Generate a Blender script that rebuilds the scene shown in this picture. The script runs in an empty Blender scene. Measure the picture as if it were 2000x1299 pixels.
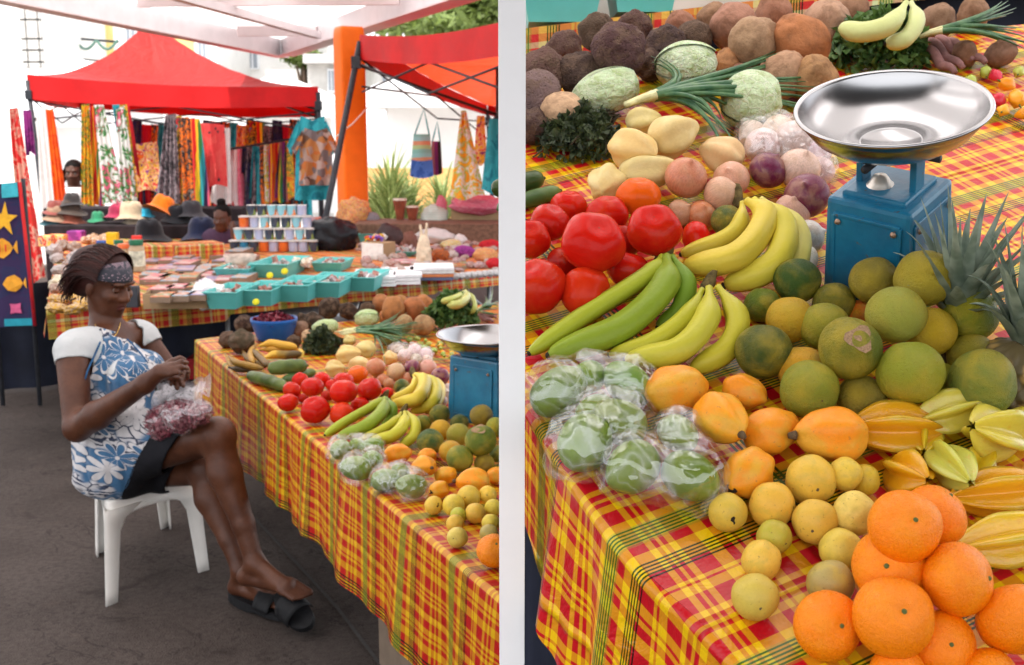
import bpy, bmesh, math, random
import numpy as np
from mathutils import Vector, Matrix, Euler, noise
random.seed(7)
rnd = random.Random(11)
R = math.radians
PI = math.pi
scene = bpy.context.scene
COL = scene.collection
# ------------------------------------------------------------------ camera model
FPX = 2200.0
PITCH = R(10.09)
CAMH = 1.65
CP, SP = math.cos(PITCH), math.sin(PITCH)
def cam2w(x, v, Z):
 return Vector((x, Z * CP - v * SP, CAMH - v * CP - Z * SP))
def at(px, py, Z):
 return cam2w((px - 1000) / FPX * Z, (py - 649.5) / FPX * Z, Z)
def dep(py, h):
 return (CAMH - h) / ((py - 649.5) / FPX * CP + SP)
def onz(px, py, h=0.0):
 return at(px, py, dep(py, h))
cam_data = bpy.data.cameras.new('camera')
cam = bpy.data.objects.new('camera', cam_data)
COL.objects.link(cam)
cam.location = (0, 0, CAMH)
cam.rotation_euler = (PI / 2 - PITCH, 0, 0)
cam_data.sensor_width = 36
cam_data.lens = 36 * FPX / 2000
cam_data.clip_start = 0.05
cam_data.clip_end = 2000
scene.camera = cam
# ------------------------------------------------------------------ objects
def meta(o, label=None, cat=None, group=None, kind=None):
 if label: o['label'] = label
 if cat: o['category'] = cat
 if group: o['group'] = group
 if kind: o['kind'] = kind
 return o
def thing(name, label, cat, loc=(0, 0, 0), rot=None, group=None):
 o = bpy.data.objects.new(name, None)
 o.empty_display_size = 0.05
 COL.objects.link(o)
 o.location = loc
 if rot is not None:
  o.rotation_mode = 'QUATERNION' if len(rot) == 4 else 'XYZ'
  if len(rot) == 4: o.rotation_quaternion = rot
  else: o.rotation_euler = rot
 return meta(o, label, cat, group)
def link(name, me, mat=None, parent=None, loc=None, rot=None, scale=None):
 o = bpy.data.objects.new(name, me)
 COL.objects.link(o)
 if mat is not None:
  if len(me.materials) == 0: me.materials.append(mat)
 if parent is not None: o.parent = parent
 if loc is not None: o.location = loc
 if rot is not None:
  if len(rot) == 4:
   o.rotation_mode = 'QUATERNION'; o.rotation_quaternion = rot
  else: o.rotation_euler = rot
 if scale is not None: o.scale = scale
 return o
def copy_tree(o, parent=None):
 c = o.copy(); COL.objects.link(c)
 if parent is not None: c.parent = parent
 for ch in list(o.children): copy_tree(ch, c)
 return c
class MB:
 """mesh builder"""
 def __init__(s):
  s.v = []; s.f = []; s.uv = []; s.mi = []; s.sm = []
 def add(s, vs, fs, uvs=None, mi=0, smooth=True):
  b = len(s.v)
  s.v.extend([tuple(v) for v in vs])
  for k, f in enumerate(fs):
   s.f.append(tuple(b + i for i in f))
   s.uv.append([uvs[i] for i in f] if uvs else [(0, 0)] * len(f))
   s.mi.append(mi); s.sm.append(smooth)
  return s
 def box(s, c, size, rot=None, mi=0, bev=0.0, taper=1.0):
  hx, hy, hz = size[0] / 2, size[1] / 2, size[2] / 2
  c = Vector(c)
  M = rot if isinstance(rot, Matrix) else (Euler(rot).to_matrix() if rot is not None else None)
  if bev <= 0:
   vs = [Vector((x * hx * (taper if z > 0 else 1), y * hy * (taper if z > 0 else 1), z * hz)) for x in (-1, 1) for y in (-1, 1) for z in (-1, 1)]
   if M: vs = [M @ v for v in vs]
   vs = [v + c for v in vs]
   fs = [(0, 1, 3, 2), (4, 6, 7, 5), (0, 4, 5, 1), (2, 3, 7, 6), (0, 2, 6, 4), (1, 5, 7, 3)]
   s.add(vs, fs, None, mi, False)
  else:
   bm = bmesh.new()
   bmesh.ops.create_cube(bm, size=1)
   for v in bm.verts:
    t = taper if v.co.z > 0 else 1
    v.co = Vector((v.co.x * size[0] * t, v.co.y * size[1] * t, v.co.z * size[2]))
   bmesh.ops.bevel(bm, geom=bm.edges[:], offset=bev, segments=2, profile=0.6, affect='EDGES')
   bm.verts.index_update()
   vs = [(M @ v.co if M else v.co.copy()) + c for v in bm.verts]
   fs = [[v.index for v in f.verts] for f in bm.faces]
   s.add(vs, fs, None, mi, False)
   bm.free()
  return s
 def tube(s, pts, rad, seg=8, cap=True, mi=0, flat=None, smooth=True):
  pts = [Vector(p) for p in pts]
  n = len(pts)
  rad = rad if hasattr(rad, '__len__') else [rad] * n
  t0 = (pts[1] - pts[0]).normalized()
  up = Vector((0, 0, 1)) if abs(t0.z) < 0.9 else Vector((1, 0, 0))
  nrm = (up - t0 * up.dot(t0)).normalized()
  vs = []; uvs = []
  L = 0
  for i in range(n):
   if i == 0: t = t0
   elif i == n - 1: t = (pts[i] - pts[i - 1]).normalized()
   else: t = ((pts[i + 1] - pts[i]).normalized() + (pts[i] - pts[i - 1]).normalized()).normalized()
   nrm = (nrm - t * nrm.dot(t)).normalized()
   b = t.cross(nrm)
   if i: L += (pts[i] - pts[i - 1]).length
   for k in range(seg):
    a = 2 * PI * k / seg
    kx = 1.0; kb = 1.0
    if flat: kb = flat
    vs.append(pts[i] + nrm * (math.cos(a) * rad[i] * kb) + b * (math.sin(a) * rad[i] * kx))
    uvs.append((k / seg, L))
  fs = []
  for i in range(n - 1):
   for k in range(seg):
    k2 = (k + 1) % seg
    fs.append((i * seg + k, i * seg + k2, (i + 1) * seg + k2, (i + 1) * seg + k))
  if cap:
   fs.append(tuple(reversed(range(seg))))
   fs.append(tuple((n - 1) * seg + k for k in range(seg)))
  s.add(vs, fs, uvs, mi, smooth)
  return s
 def lathe(s, prof, seg=24, c=(0, 0, 0), M=None, mi=0, fn=None, smooth=True, a0=0.0):
  """prof: list of (r, z); fn(r,z,a)->(r,z)"""
  c = Vector(c); vs = []; uvs = []
  n = len(prof)
  for i, (r, z) in enumerate(prof):
   for k in range(seg):
    a = a0 + 2 * PI * k / seg
    rr, zz = (r, z) if fn is None else fn(r, z, a)
    v = Vector((rr * math.cos(a), rr * math.sin(a), zz))
    if M: v = M @ v
    vs.append(v + c); uvs.append((k / seg, i / max(1, n - 1)))
  fs = []
  for i in range(n - 1):
   for k in range(seg):
    k2 = (k + 1) % seg
    fs.append((i * seg + k, i * seg + k2, (i + 1) * seg + k2, (i + 1) * seg + k))
  if prof[0][0] > 1e-6: pass
  s.add(vs, fs, uvs, mi, smooth)
  return s
 def disc(s, c, r, seg=20, M=None, mi=0, up=True):
  vs = []
  for k in range(seg):
   a = 2 * PI * k / seg
   v = Vector((r * math.cos(a), r * math.sin(a), 0))
   if M: v = M @ v
   vs.append(v + Vector(c))
  s.add(vs, [tuple(range(seg)) if up else tuple(reversed(range(seg)))], None, mi, False)
  return s
 def grid(s, fn, nu, nv, mi=0, smooth=True, closeu=False):
  """fn(i/nu, j/nv)->(pos, uv)"""
  vs = []; uvs = []
  for j in range(nv + 1):
   for i in range(nu + 1):
    p, uv = fn(i / nu, j / nv)
    vs.append(p); uvs.append(uv)
  w = nu + 1
  fs = [(j * w + i, j * w + i + 1, (j + 1) * w + i + 1, (j + 1) * w + i) for j in range(nv) for i in range(nu)]
  s.add(vs, fs, uvs, mi, smooth)
  return s
 def quad(s, a, b, c, d, mi=0, uv=None):
  s.add([a, b, c, d], [(0, 1, 2, 3)], uv or [(0, 0), (1, 0), (1, 1), (0, 1)], mi, False)
  return s
 def mesh(s, name, mats=None, weld=False, org=None):
  me = bpy.data.meshes.new(name)
  v = s.v
  if org is not None:
   o = Vector(org); v = [(x - o.x, y - o.y, z - o.z) for x, y, z in v]
  me.from_pydata(v, [], s.f)
  uvl = me.uv_layers.new(name='UVMap')
  flat = [c for f in s.uv for uv in f for c in uv]
  uvl.data.foreach_set('uv', flat)
  me.polygons.foreach_set('use_smooth', s.sm)
  me.polygons.foreach_set('material_index', s.mi)
  if mats:
   for m in (mats if isinstance(mats, (list, tuple)) else [mats]): me.materials.append(m)
  if weld:
   bm = bmesh.new(); bm.from_mesh(me)
   bmesh.ops.remove_doubles(bm, verts=bm.verts, dist=1e-5)
   bm.to_mesh(me); bm.free()
  me.update()
  return me
 def build(s, name, mats, parent=None, loc=None, rot=None, org=None, weld=False, scale=None):
  me = s.mesh(name, mats, weld, org)
  return link(name, me, None, parent, loc if loc is not None else (org if parent is None else None), rot, scale)
def frame(zaxis, xhint=(1, 0, 0)):
 z = Vector(zaxis).normalized()
 x = Vector(xhint); x = x - z * x.dot(z)
 if x.length < 1e-6:
  x = Vector((0, 1, 0)); x = x - z * x.dot(z)
 x.normalize()
 y = z.cross(x)
 return Matrix((x, y, z)).transposed()
def bez(p0, p1, p2, p3, n):
 out = []
 p0, p1, p2, p3 = map(Vector, (p0, p1, p2, p3))
 for i in range(n + 1):
  t = i / n; u = 1 - t
  out.append(p0 * u ** 3 + p1 * 3 * u * u * t + p2 * 3 * u * t * t + p3 * t ** 3)
 return out
# ------------------------------------------------------------------ SDF + surface nets
class SDF:
 def __init__(s, lo, hi, h):
  s.lo = np.array(lo, np.float32); s.h = h
  s.n = np.ceil((np.array(hi) - np.array(lo)) / h).astype(int) + 1
  s.d = np.full(tuple(s.n), 1e3, np.float32)
 def block(s, lo, hi):
  a = np.clip(np.floor((np.array(lo) - s.lo) / s.h).astype(int), 0, s.n)
  b = np.clip(np.ceil((np.array(hi) - s.lo) / s.h).astype(int) + 1, 0, s.n)
  if np.any(b <= a): return None
  ax = [s.lo[k] + s.h * np.arange(a[k], b[k], dtype=np.float32) for k in range(3)]
  X, Y, Z = np.meshgrid(*ax, indexing='ij', sparse=True)
  return (slice(a[0], b[0]), slice(a[1], b[1]), slice(a[2], b[2])), X, Y, Z
 def put(s, sl, d, k, op='u'):
  cur = s.d[sl]
  if op == 'u':
   if k > 0:
    hh = np.clip(0.5 + 0.5 * (cur - d) / k, 0, 1)
    s.d[sl] = np.where(cur > 900, d, cur * (1 - hh) + d * hh - k * hh * (1 - hh))
   else: s.d[sl] = np.minimum(cur, d)
  elif op == 's':
   d = -d
   if k > 0:
    hh = np.clip(0.5 - 0.5 * (cur - d) / k, 0, 1)
    s.d[sl] = cur * (1 - hh) + d * hh + k * hh * (1 - hh)
   else: s.d[sl] = np.maximum(cur, d)
 def cone(s, a, b, ra, rb, k=0.01, op='u', pad=None):
  a = np.array(a, np.float32); b = np.array(b, np.float32)
  r = max(ra, rb) + (pad or (k * 2 + s.h * 4 + 0.02))
  bl = s.block(np.minimum(a, b) - r, np.maximum(a, b) + r)
  if bl is None: return s
  sl, X, Y, Z = bl
  ab = b - a; L2 = float(ab @ ab) + 1e-9
  t = np.clip(((X - a[0]) * ab[0] + (Y - a[1]) * ab[1] + (Z - a[2]) * ab[2]) / L2, 0, 1)
  d = np.sqrt((X - a[0] - t * ab[0]) ** 2 + (Y - a[1] - t * ab[1]) ** 2 + (Z - a[2] - t * ab[2]) ** 2) - (ra + (rb - ra) * t)
  s.put(sl, d.astype(np.float32), k, op)
  return s
 def ell(s, c, r, M=None, k=0.01, op='u'):
  """ellipsoid; M: 3x3 columns axes"""
  c = np.array(c, np.float32); r = np.array(r, np.float32)
  rm = float(r.max()) + k * 2 + s.h * 4 + 0.02
  bl = s.block(c - rm, c + rm)
  if bl is None: return s
  sl, X, Y, Z = bl
  x, y, z = X - c[0], Y - c[1], Z - c[2]
  if M is not None:
   m = np.array([list(q) for q in M], np.float32)
   x, y, z = (m[0, 0] * x + m[1, 0] * y + m[2, 0] * z, m[0, 1] * x + m[1, 1] * y + m[2, 1] * z, m[0, 2] * x + m[1, 2] * y + m[2, 2] * z)
  k0 = np.sqrt((x / r[0]) ** 2 + (y / r[1]) ** 2 + (z / r[2]) ** 2)
  k1 = np.sqrt((x / r[0] ** 2) ** 2 + (y / r[1] ** 2) ** 2 + (z / r[2] ** 2) ** 2) + 1e-6
  d = k0 * (k0 - 1) / k1
  s.put(sl, d.astype(np.float32), k, op)
  return s
 def full(s):
  ax = [s.lo[k] + s.h * np.arange(0, s.n[k], dtype=np.float32) for k in range(3)]
  return np.meshgrid(*ax, indexing='ij', sparse=True)
 def nets(s, smooth=1):
  d = s.d; n = d.shape
  ins = d < 0
  c = np.zeros((n[0] - 1, n[1] - 1, n[2] - 1), np.int8)
  for i in (0, 1):
   for j in (0, 1):
    for k in (0, 1):
     c += ins[i:n[0] - 1 + i, j:n[1] - 1 + j, k:n[2] - 1 + k]
  act = (c > 0) & (c < 8)
  idx = np.argwhere(act)
  if len(idx) == 0: return np.zeros((0, 3)), []
  num = np.full(act.shape, -1, np.int32); num[act] = np.arange(len(idx))
  acc = np.zeros((len(idx), 3)); cnt = np.zeros(len(idx))
  corners = [(i, j, k) for i in (0, 1) for j in (0, 1) for k in (0, 1)]
  val = {q: d[idx[:, 0] + q[0], idx[:, 1] + q[1], idx[:, 2] + q[2]].astype(np.float64) for q in corners}
  for q in corners:
   for axx in range(3):
    if q[axx] == 0:
     q2 = list(q); q2[axx] = 1; q2 = tuple(q2)
     a, b = val[q], val[q2]
     m = (a < 0) != (b < 0)
     t = np.where(m, a / np.where(m, a - b, 1), 0)
     p = np.zeros((len(idx), 3)); p[:] = q; p[:, axx] = t
     acc[m] += p[m]; cnt[m] += 1
  v = (idx + acc / cnt[:, None]) * s.h + s.lo
  faces = []
  for axx in range(3):
   o = [0, 1, 2]; o.remove(axx); u, w = o
   sl0 = [slice(None)] * 3; sl1 = [slice(None)] * 3
   sl0[axx] = slice(0, n[axx] - 1); sl1[axx] = slice(1, n[axx])
   A, B = ins[tuple(sl0)], ins[tuple(sl1)]
   for flip in (0, 1):
    e = np.argwhere((A & ~B) if not flip else (~A & B))
    ok = (e[:, u] > 0) & (e[:, w] > 0) & (e[:, u] < n[u] - 1) & (e[:, w] < n[w] - 1)
    e = e[ok]
    qd = []
    for du, dw in ((0, 0), (-1, 0), (-1, -1), (0, -1)):
     g = e.copy(); g[:, u] += du; g[:, w] += dw
     qd.append(num[g[:, 0], g[:, 1], g[:, 2]])
    q = np.stack(qd, 1)
    if (axx == 1) ^ bool(flip): q = q[:, ::-1]
    faces.append(q[(q >= 0).all(1)])
  F = np.concatenate(faces)
  for _ in range(smooth):
   sm = np.zeros_like(v); ct = np.zeros(len(v))
   for a in range(4):
    b = (a + 1) % 4
    np.add.at(sm, F[:, a], v[F[:, b]]); np.add.at(ct, F[:, a], 1)
    np.add.at(sm, F[:, b], v[F[:, a]]); np.add.at(ct, F[:, b], 1)
   v = 0.5 * v + 0.5 * sm / np.maximum(ct, 1)[:, None]
  return v, F
def sdf_mesh(name, v, F, mats, org=(0, 0, 0), keep=None):
 """keep: bool per vertex -> faces whose verts are all kept"""
 v = np.asarray(v)
 if keep is not None:
  F = F[keep[F].all(1)]
  used = np.unique(F); mp = np.full(len(v), -1); mp[used] = np.arange(len(used))
  v = v[used].astype(float); F = mp[F]
  from collections import Counter
  ec = Counter(tuple(sorted((int(f[a]), int(f[(a + 1) % 4])))) for f in F for a in range(4))
  be = np.array([e for e, c_ in ec.items() if c_ == 1])
  if len(be):
   for _ in range(10):
    sm = np.zeros_like(v); ct = np.zeros(len(v))
    np.add.at(sm, be[:, 0], v[be[:, 1]]); np.add.at(sm, be[:, 1], v[be[:, 0]]); np.add.at(ct, be.ravel(), 1)
    q = ct == 2; v[q] = .5 * v[q] + .5 * sm[q] / 2
 me = bpy.data.meshes.new(name)
 me.from_pydata((v - np.array(org)).tolist(), [], F.tolist())
 me.polygons.foreach_set('use_smooth', [True] * len(me.polygons))
 for m in (mats if isinstance(mats, (list, tuple)) else [mats]): me.materials.append(m)
 me.update()
 return me
# ------------------------------------------------------------------ materials
def lin(c):
 if isinstance(c, str):
  c = c.lstrip('#'); c = [int(c[i:i + 2], 16) / 255 for i in (0, 2, 4)]
  c = [x / 12.92 if x <= 0.04045 else ((x + 0.055) / 1.055) ** 2.4 for x in c]
 return (c[0], c[1], c[2], 1)
class NT:
 def __init__(s, name):
  s.m = bpy.data.materials.new(name); s.m.use_nodes = True
  s.t = s.m.node_tree; s.n = s.t.nodes; s.l = s.t.links
  s.bsdf = s.n['Principled BSDF']; s.out = s.n['Material Output']
 def new(s, typ, **kw):
  nd = s.n.new(typ)
  for k, v in kw.items(): setattr(nd, k, v)
  return nd
 def set(s, sock, v):
  if hasattr(v, 'is_output') or isinstance(v, bpy.types.NodeSocket): s.l.new(v, sock)
  elif isinstance(v, (tuple, list)) and len(v) == 3 and sock.type == 'RGBA': sock.default_value = (*v, 1)
  else: sock.default_value = v
 def math(s, op, a, b=None, c=None, clamp=False):
  nd = s.new('ShaderNodeMath', operation=op, use_clamp=clamp)
  s.set(nd.inputs[0], a)
  if b is not None: s.set(nd.inputs[1], b)
  if c is not None: s.set(nd.inputs[2], c)
  return nd.outputs[0]
 def mix(s, f, a, b, blend='MIX'):
  nd = s.new('ShaderNodeMix', data_type='RGBA', blend_type=blend)
  nd.clamp_factor = True
  s.set(nd.inputs[0], f); s.set(nd.inputs[6], a); s.set(nd.inputs[7], b)
  return nd.outputs[2]
 def noise(s, scale, detail=3, rough=0.55, vec=None, dist=0.0, out='Fac'):
  nd = s.new('ShaderNodeTexNoise')
  nd.inputs['Scale'].default_value = scale; nd.inputs['Detail'].default_value = detail
  nd.inputs['Roughness'].default_value = rough; nd.inputs['Distortion'].default_value = dist
  if vec is not None: s.l.new(vec, nd.inputs['Vector'])
  return nd.outputs[out]
 def vor(s, scale, vec=None, feature='F1', out='Distance', rnd=1.0, dim='3D'):
  nd = s.new('ShaderNodeTexVoronoi', feature=feature, voronoi_dimensions=dim)
  nd.inputs['Scale'].default_value = scale; nd.inputs['Randomness'].default_value = rnd
  if vec is not None: s.l.new(vec, nd.inputs['Vector'])
  return nd.outputs[out]
 def coord(s, which='Object'):
  return s.new('ShaderNodeTexCoord').outputs[which]
 def ramp(s, f, stops, interp='LINEAR'):
  nd = s.new('ShaderNodeValToRGB'); cr = nd.color_ramp; cr.interpolation = interp
  while len(cr.elements) < len(stops): cr.elements.new(0.5)
  for e, (p, c) in zip(cr.elements, stops):
   e.position = p; e.color = lin(c) if isinstance(c, str) else ((c, c, c, 1) if not hasattr(c, '__len__') else (*c[:3], 1))
  s.set(nd.inputs[0], f)
  return nd.outputs[0]
 def ss(s, f, a, b):
  nd = s.new('ShaderNodeMapRange', interpolation_type='SMOOTHSTEP')
  s.set(nd.inputs[0], f); nd.inputs[1].default_value = a; nd.inputs[2].default_value = b
  return nd.outputs[0]
 def bump(s, h, strength=0.3, dist=0.01, nrm=None):
  nd = s.new('ShaderNodeBump'); nd.inputs['Strength'].default_value = strength; nd.inputs['Distance'].default_value = dist
  s.set(nd.inputs['Height'], h)
  if nrm is not None: s.l.new(nrm, nd.inputs['Normal'])
  return nd.outputs[0]
 def p(s, **kw):
  for k, v in kw.items():
   key = {'color': 'Base Color', 'rough': 'Roughness', 'metal': 'Metallic', 'spec': 'Specular IOR Level', 'normal': 'Normal', 'sss': 'Subsurface Weight', 'sssr': 'Subsurface Radius', 'ssss': 'Subsurface Scale', 'coat': 'Coat Weight', 'coatr': 'Coat Roughness', 'alpha': 'Alpha', 'sheen': 'Sheen Weight', 'trans': 'Transmission Weight', 'ior': 'IOR'}[k]
   s.set(s.bsdf.inputs[key], v)
  return s
 def objcolor(s):
  return s.new('ShaderNodeObjectInfo').outputs['Color']
 def objrand(s):
  return s.new('ShaderNodeObjectInfo').outputs['Random']
MATS = {}
def simple(name, color, rough=0.6, metal=0.0, var=0.12, scale=30, bump=0.0, bscale=80, spec=0.2, coat=0.0, sheen=0.0):
 if name in MATS: return MATS[name]
 t = NT(name); c = lin(color)[:3]
 co = t.coord()
 n = t.noise(scale, 4, 0.6, co)
 col = t.mix(t.ss(n, 0.3, 0.7), tuple(x * (1 - var) for x in c), tuple(min(1, x * (1 + var)) for x in c))
 t.p(color=col, rough=rough, metal=metal, spec=spec)
 t.set(t.bsdf.inputs['Roughness'], t.math('MULTIPLY_ADD', n, 0.15, rough - 0.07))
 if bump: t.p(normal=t.bump(t.noise(bscale, 4, 0.6, co), bump, 0.01))
 if coat: t.p(coat=coat)
 if sheen: t.p(sheen=sheen)
 MATS[name] = t.m
 return t.m
def tinted(name, rough=0.6, var=0.12, scale=30, bump=0.0, bscale=80, sss=0.0):
 """base colour from obj.color, mottled"""
 if name in MATS: return MATS[name]
 t = NT(name); co = t.coord(); oc = t.objcolor()
 n = t.noise(scale, 4, 0.6, co)
 k = t.math('MULTIPLY_ADD', n, 2 * var, 1 - var)
 col = t.mix(1.0, oc, t.new_gray(k) if hasattr(t, 'new_gray') else k, 'MULTIPLY')
 t.p(color=col, rough=rough)
 if bump: t.p(normal=t.bump(t.noise(bscale, 4, 0.6, co), bump, 0.01))
 if sss: t.p(sss=sss, ssss=0.01)
 MATS[name] = t.m
 return t.m
# ------------------------------------------------------------------ world and sun
SUN_EL, SUN_AZ = R(66), R(206)
w = bpy.data.worlds.new("World"); scene.world = w; w.use_nodes = True
wt = w.node_tree
sky = wt.nodes.new('ShaderNodeTexSky'); sky.sky_type = 'NISHITA'; sky.sun_disc = False
sky.sun_elevation = SUN_EL; sky.sun_rotation = SUN_AZ
sky.air_density = 1.0; sky.dust_density = 3.5; sky.ozone_density = 1.0
hs = wt.nodes.new('ShaderNodeHueSaturation'); hs.inputs['Saturation'].default_value = 0.35
wt.links.new(sky.outputs[0], hs.inputs['Color'])
tc = wt.nodes.new('ShaderNodeTexCoord'); sx = wt.nodes.new('ShaderNodeSeparateXYZ'); wt.links.new(tc.outputs['Generated'], sx.inputs[0])
mr = wt.nodes.new('ShaderNodeMapRange'); mr.interpolation_type = 'SMOOTHSTEP'; wt.links.new(sx.outputs[2], mr.inputs[0])
mr.inputs[1].default_value = -0.05; mr.inputs[2].default_value = 0.75; mr.inputs[3].default_value = 0.85; mr.inputs[4].default_value = 0.25
hz = wt.nodes.new('ShaderNodeMix'); hz.data_type = 'RGBA'; wt.links.new(mr.outputs[0], hz.inputs[0]); wt.links.new(hs.outputs[0], hz.inputs[6]); hz.inputs[7].default_value = (7.6, 7.7, 8.0, 1)
bg = wt.nodes['Background']; wt.links.new(hz.outputs[2], bg.inputs['Color']); bg.inputs['Strength'].default_value = 0.35
sl = bpy.data.lights.new('sun', 'SUN'); sl.energy = 5.0; sl.angle = R(0.5); sl.color = (1, 0.95, 0.87)
so = bpy.data.objects.new('sun', sl); COL.objects.link(so)
sd = Vector((math.sin(SUN_AZ) * math.cos(SUN_EL), math.cos(SUN_AZ) * math.cos(SUN_EL), math.sin(SUN_EL)))
so.rotation_euler = sd.to_track_quat('Z', 'Y').to_euler(); so.location = sd * 30
scene.view_settings.view_transform = 'Standard'; scene.view_settings.look = 'None'
scene.view_settings.exposure = 0; scene.view_settings.gamma = 1
scene.cycles.use_denoising = True
scene.cycles.max_bounces = 10; scene.cycles.transparent_max_bounces = 16
scene.cycles.sample_clamp_indirect = 6
scene.cycles.caustics_reflective = False; scene.cycles.caustics_refractive = False
# ------------------------------------------------------------------ ground
def ground_mat():
 t = NT('asphalt'); co = t.coord()
 n1 = t.noise(0.9, 5, 0.6, co); n2 = t.noise(45, 5, 0.7, co); n3 = t.noise(6, 4, 0.6, co); n4 = t.noise(1.7, 6, 0.7, co, 1.5)
 c = t.mix(t.ss(n1, 0.3, 0.7), (0.046, 0.036, 0.031), (0.086, 0.069, 0.061))
 c = t.mix(t.math('MULTIPLY', t.ss(n2, 0.35, 0.75), .6), c, (0.026, 0.017, 0.014))
 c = t.mix(t.math('MULTIPLY', t.ss(n3, 0.58, 0.72), 0.35), c, (0.10, 0.075, 0.062))
 v = t.vor(160, co)
 c = t.mix(t.math('MULTIPLY', t.ss(v, 0.25, 0.05), 0.35), c, (0.14, 0.12, 0.11))
 c = t.mix(t.math('MULTIPLY', t.ss(n4, 0.56, 0.66), 0.55), c, (0.020, 0.014, 0.012))
 ck = t.math('ABSOLUTE', t.math('SUBTRACT', t.noise(2.3, 5, 0.6, co, 0.8), 0.5))
 c = t.mix(t.math('MULTIPLY', t.ss(ck, 0.006, 0.002), 0.5), c, (0.012, 0.009, 0.008))
 sep = t.new('ShaderNodeSeparateXYZ'); t.l.new(co, sep.inputs[0])
 c = t.mix(t.ss(sep.outputs[1], 14.0, 14.4), c, (0.55, 0.53, 0.5))
 hh = t.math('ADD', t.math('MULTIPLY', n2, 0.6), t.math('MULTIPLY', v, 0.5))
 t.p(color=c, rough=0.85, spec=0.12, normal=t.bump(hh, 0.5, 0.010))
 return t.m
m = MB(); m.quad((-400, -200, 0), (400, -200, 0), (400, 600, 0), (-400, 600, 0))
meta(m.build('ground', ground_mat()), 'brown grey asphalt floor of the market', None, None, 'structure')
del_label = bpy.data.objects['ground']
jm = simple('joint', (0.05, 0.045, 0.042), 0.9)
m = MB()
pts = [onz(418, 905), onz(470, 985), onz(560, 1080), onz(660, 1190), onz(742, 1299), onz(760, 1330)]
for a, b in zip(pts[:-1], pts[1:]):
 d = (b - a).normalized(); s_ = Vector((-d.y, d.x, 0)) * 0.006
 m.quad(a - s_ + Vector((0, 0, .004)), b - s_ + Vector((0, 0, .004)), b + s_ + Vector((0, 0, .004)), a + s_ + Vector((0, 0, .004)))
meta(m.build('floor_joint', jm), kind='structure')
# ------------------------------------------------------------------ plaid oilcloth
def stripes(t, coord, period, segs, cols, off=0.0):
 f = t.math('FRACT', t.math('MULTIPLY_ADD', coord, 1.0 / period, off))
 tot = sum(a for a, _ in segs); x = 0; st = []
 for a, c in segs:
  st.append((x / tot, cols[c])); x += a
 return t.ramp(f, st, 'CONSTANT')
def plaid(name, Y, Rd, K, su=1.0, sv=1.0, rough=0.3, pale=None, coat=0.25, bump=0.55):
 t = NT(name)
 uvn = t.new('ShaderNodeUVMap'); sep = t.new('ShaderNodeSeparateXYZ'); t.l.new(uvn.outputs[0], sep.inputs[0])
 U, V = sep.outputs[0], sep.outputs[1]
 nz = t.noise(7, 2, 0.5, uvn.outputs[0])
 U = t.math('ADD', U, t.math('MULTIPLY', t.math('SUBTRACT', nz, 0.5), 0.003))
 cols = {'Y': Y, 'R': Rd, 'W': pale or Y}
 segU = [(30, 'Y'), (18, 'R'), (11, 'Y'), (26, 'Y'), (28, 'R'), (6, 'Y'), (4, 'R'), (14, 'Y'), (27, 'R'), (10, 'W'), (9, 'R'), (6, 'Y'), (8, 'R'), (12, 'Y'), (24, 'R'), (12, 'W')]
 segV = [(26, 'R'), (10, 'Y'), (8, 'R'), (5, 'Y'), (8, 'R'), (10, 'Y'), (32, 'R'), (22, 'Y'), (15, 'R'), (9, 'Y'), (6, 'R'), (16, 'W'), (22, 'R'), (20, 'Y')]
 A = stripes(t, U, 0.215 * su, segU, cols)
 B = stripes(t, V, 0.175 * sv, segV, cols)
 c = t.mix(0.5, A, B)
 def lines(coord, period, a, n, pitch, wd):
  f = t.math('FRACT', t.math('MULTIPLY', coord, 1.0 / period))
  st = [(0.0, 0.0)]
  for i in range(n):
   st.append((a + i * pitch, 1.0)); st.append((a + i * pitch + wd * 1.15, 0.0))
  return t.ramp(f, st, 'CONSTANT')
 k1 = lines(U, 0.215 * su, 0.012, 5, 0.024, 0.011)
 k2 = lines(U, 0.215 * su, 0.265, 5, 0.023, 0.010)
 k3 = lines(V, 0.175 * sv * 3, 0.40, 4, 0.016, 0.007)
 k = t.math('MAXIMUM', t.math('MAXIMUM', k1, k2), k3)
 c = t.mix(t.math('MULTIPLY', k, 0.97), c, t.mix(1.0, c, K, 'MULTIPLY'))
 g = lines(U, 0.215 * su, 0.0, 1, 1, 0.12)
 c = t.mix(t.math('MULTIPLY', g, 0.28), c, (0.12, 0.30, 0.03))
 n = t.noise(9, 4, 0.6, t.coord())
 c = t.mix(0.25, c, t.mix(t.ss(n, 0.3, 0.7), (0.7, 0.66, 0.6), (1, 1, 1)), 'MULTIPLY')
 th = t.noise(700, 2, 0.5, uvn.outputs[0])
 c = t.mix(0.16, c, t.mix(th, (0.4, 0.4, 0.4), (1.4, 1.4, 1.4)), 'MULTIPLY')
 wr = t.noise(11, 4, 0.55, t.coord(), 0.9)
 gx = t.math('ABSOLUTE', t.math('SUBTRACT', t.math('FRACT', t.math('MULTIPLY', sep.outputs[0], 3.1)), .5)); gy = t.math('ABSOLUTE', t.math('SUBTRACT', t.math('FRACT', t.math('MULTIPLY', sep.outputs[1], 2.7)), .5))
 wr = t.math('ADD', wr, t.math('MULTIPLY', t.math('MAXIMUM', t.ss(gx, .03, 0), t.ss(gy, .03, 0)), .35))
 t.p(color=c, rough=rough, normal=t.bump(wr, bump, 0.02), coat=coat, coatr=0.22, spec=0.25)
 return t.m
PLAID_A = plaid('plaid_oilcloth', (0.62, 0.36, 0.004), (0.40, 0.005, 0.004), (0.02, 0.10, 0.04), 1.35, 1.05, rough=0.45, coat=0.05, bump=0.2)
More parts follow.
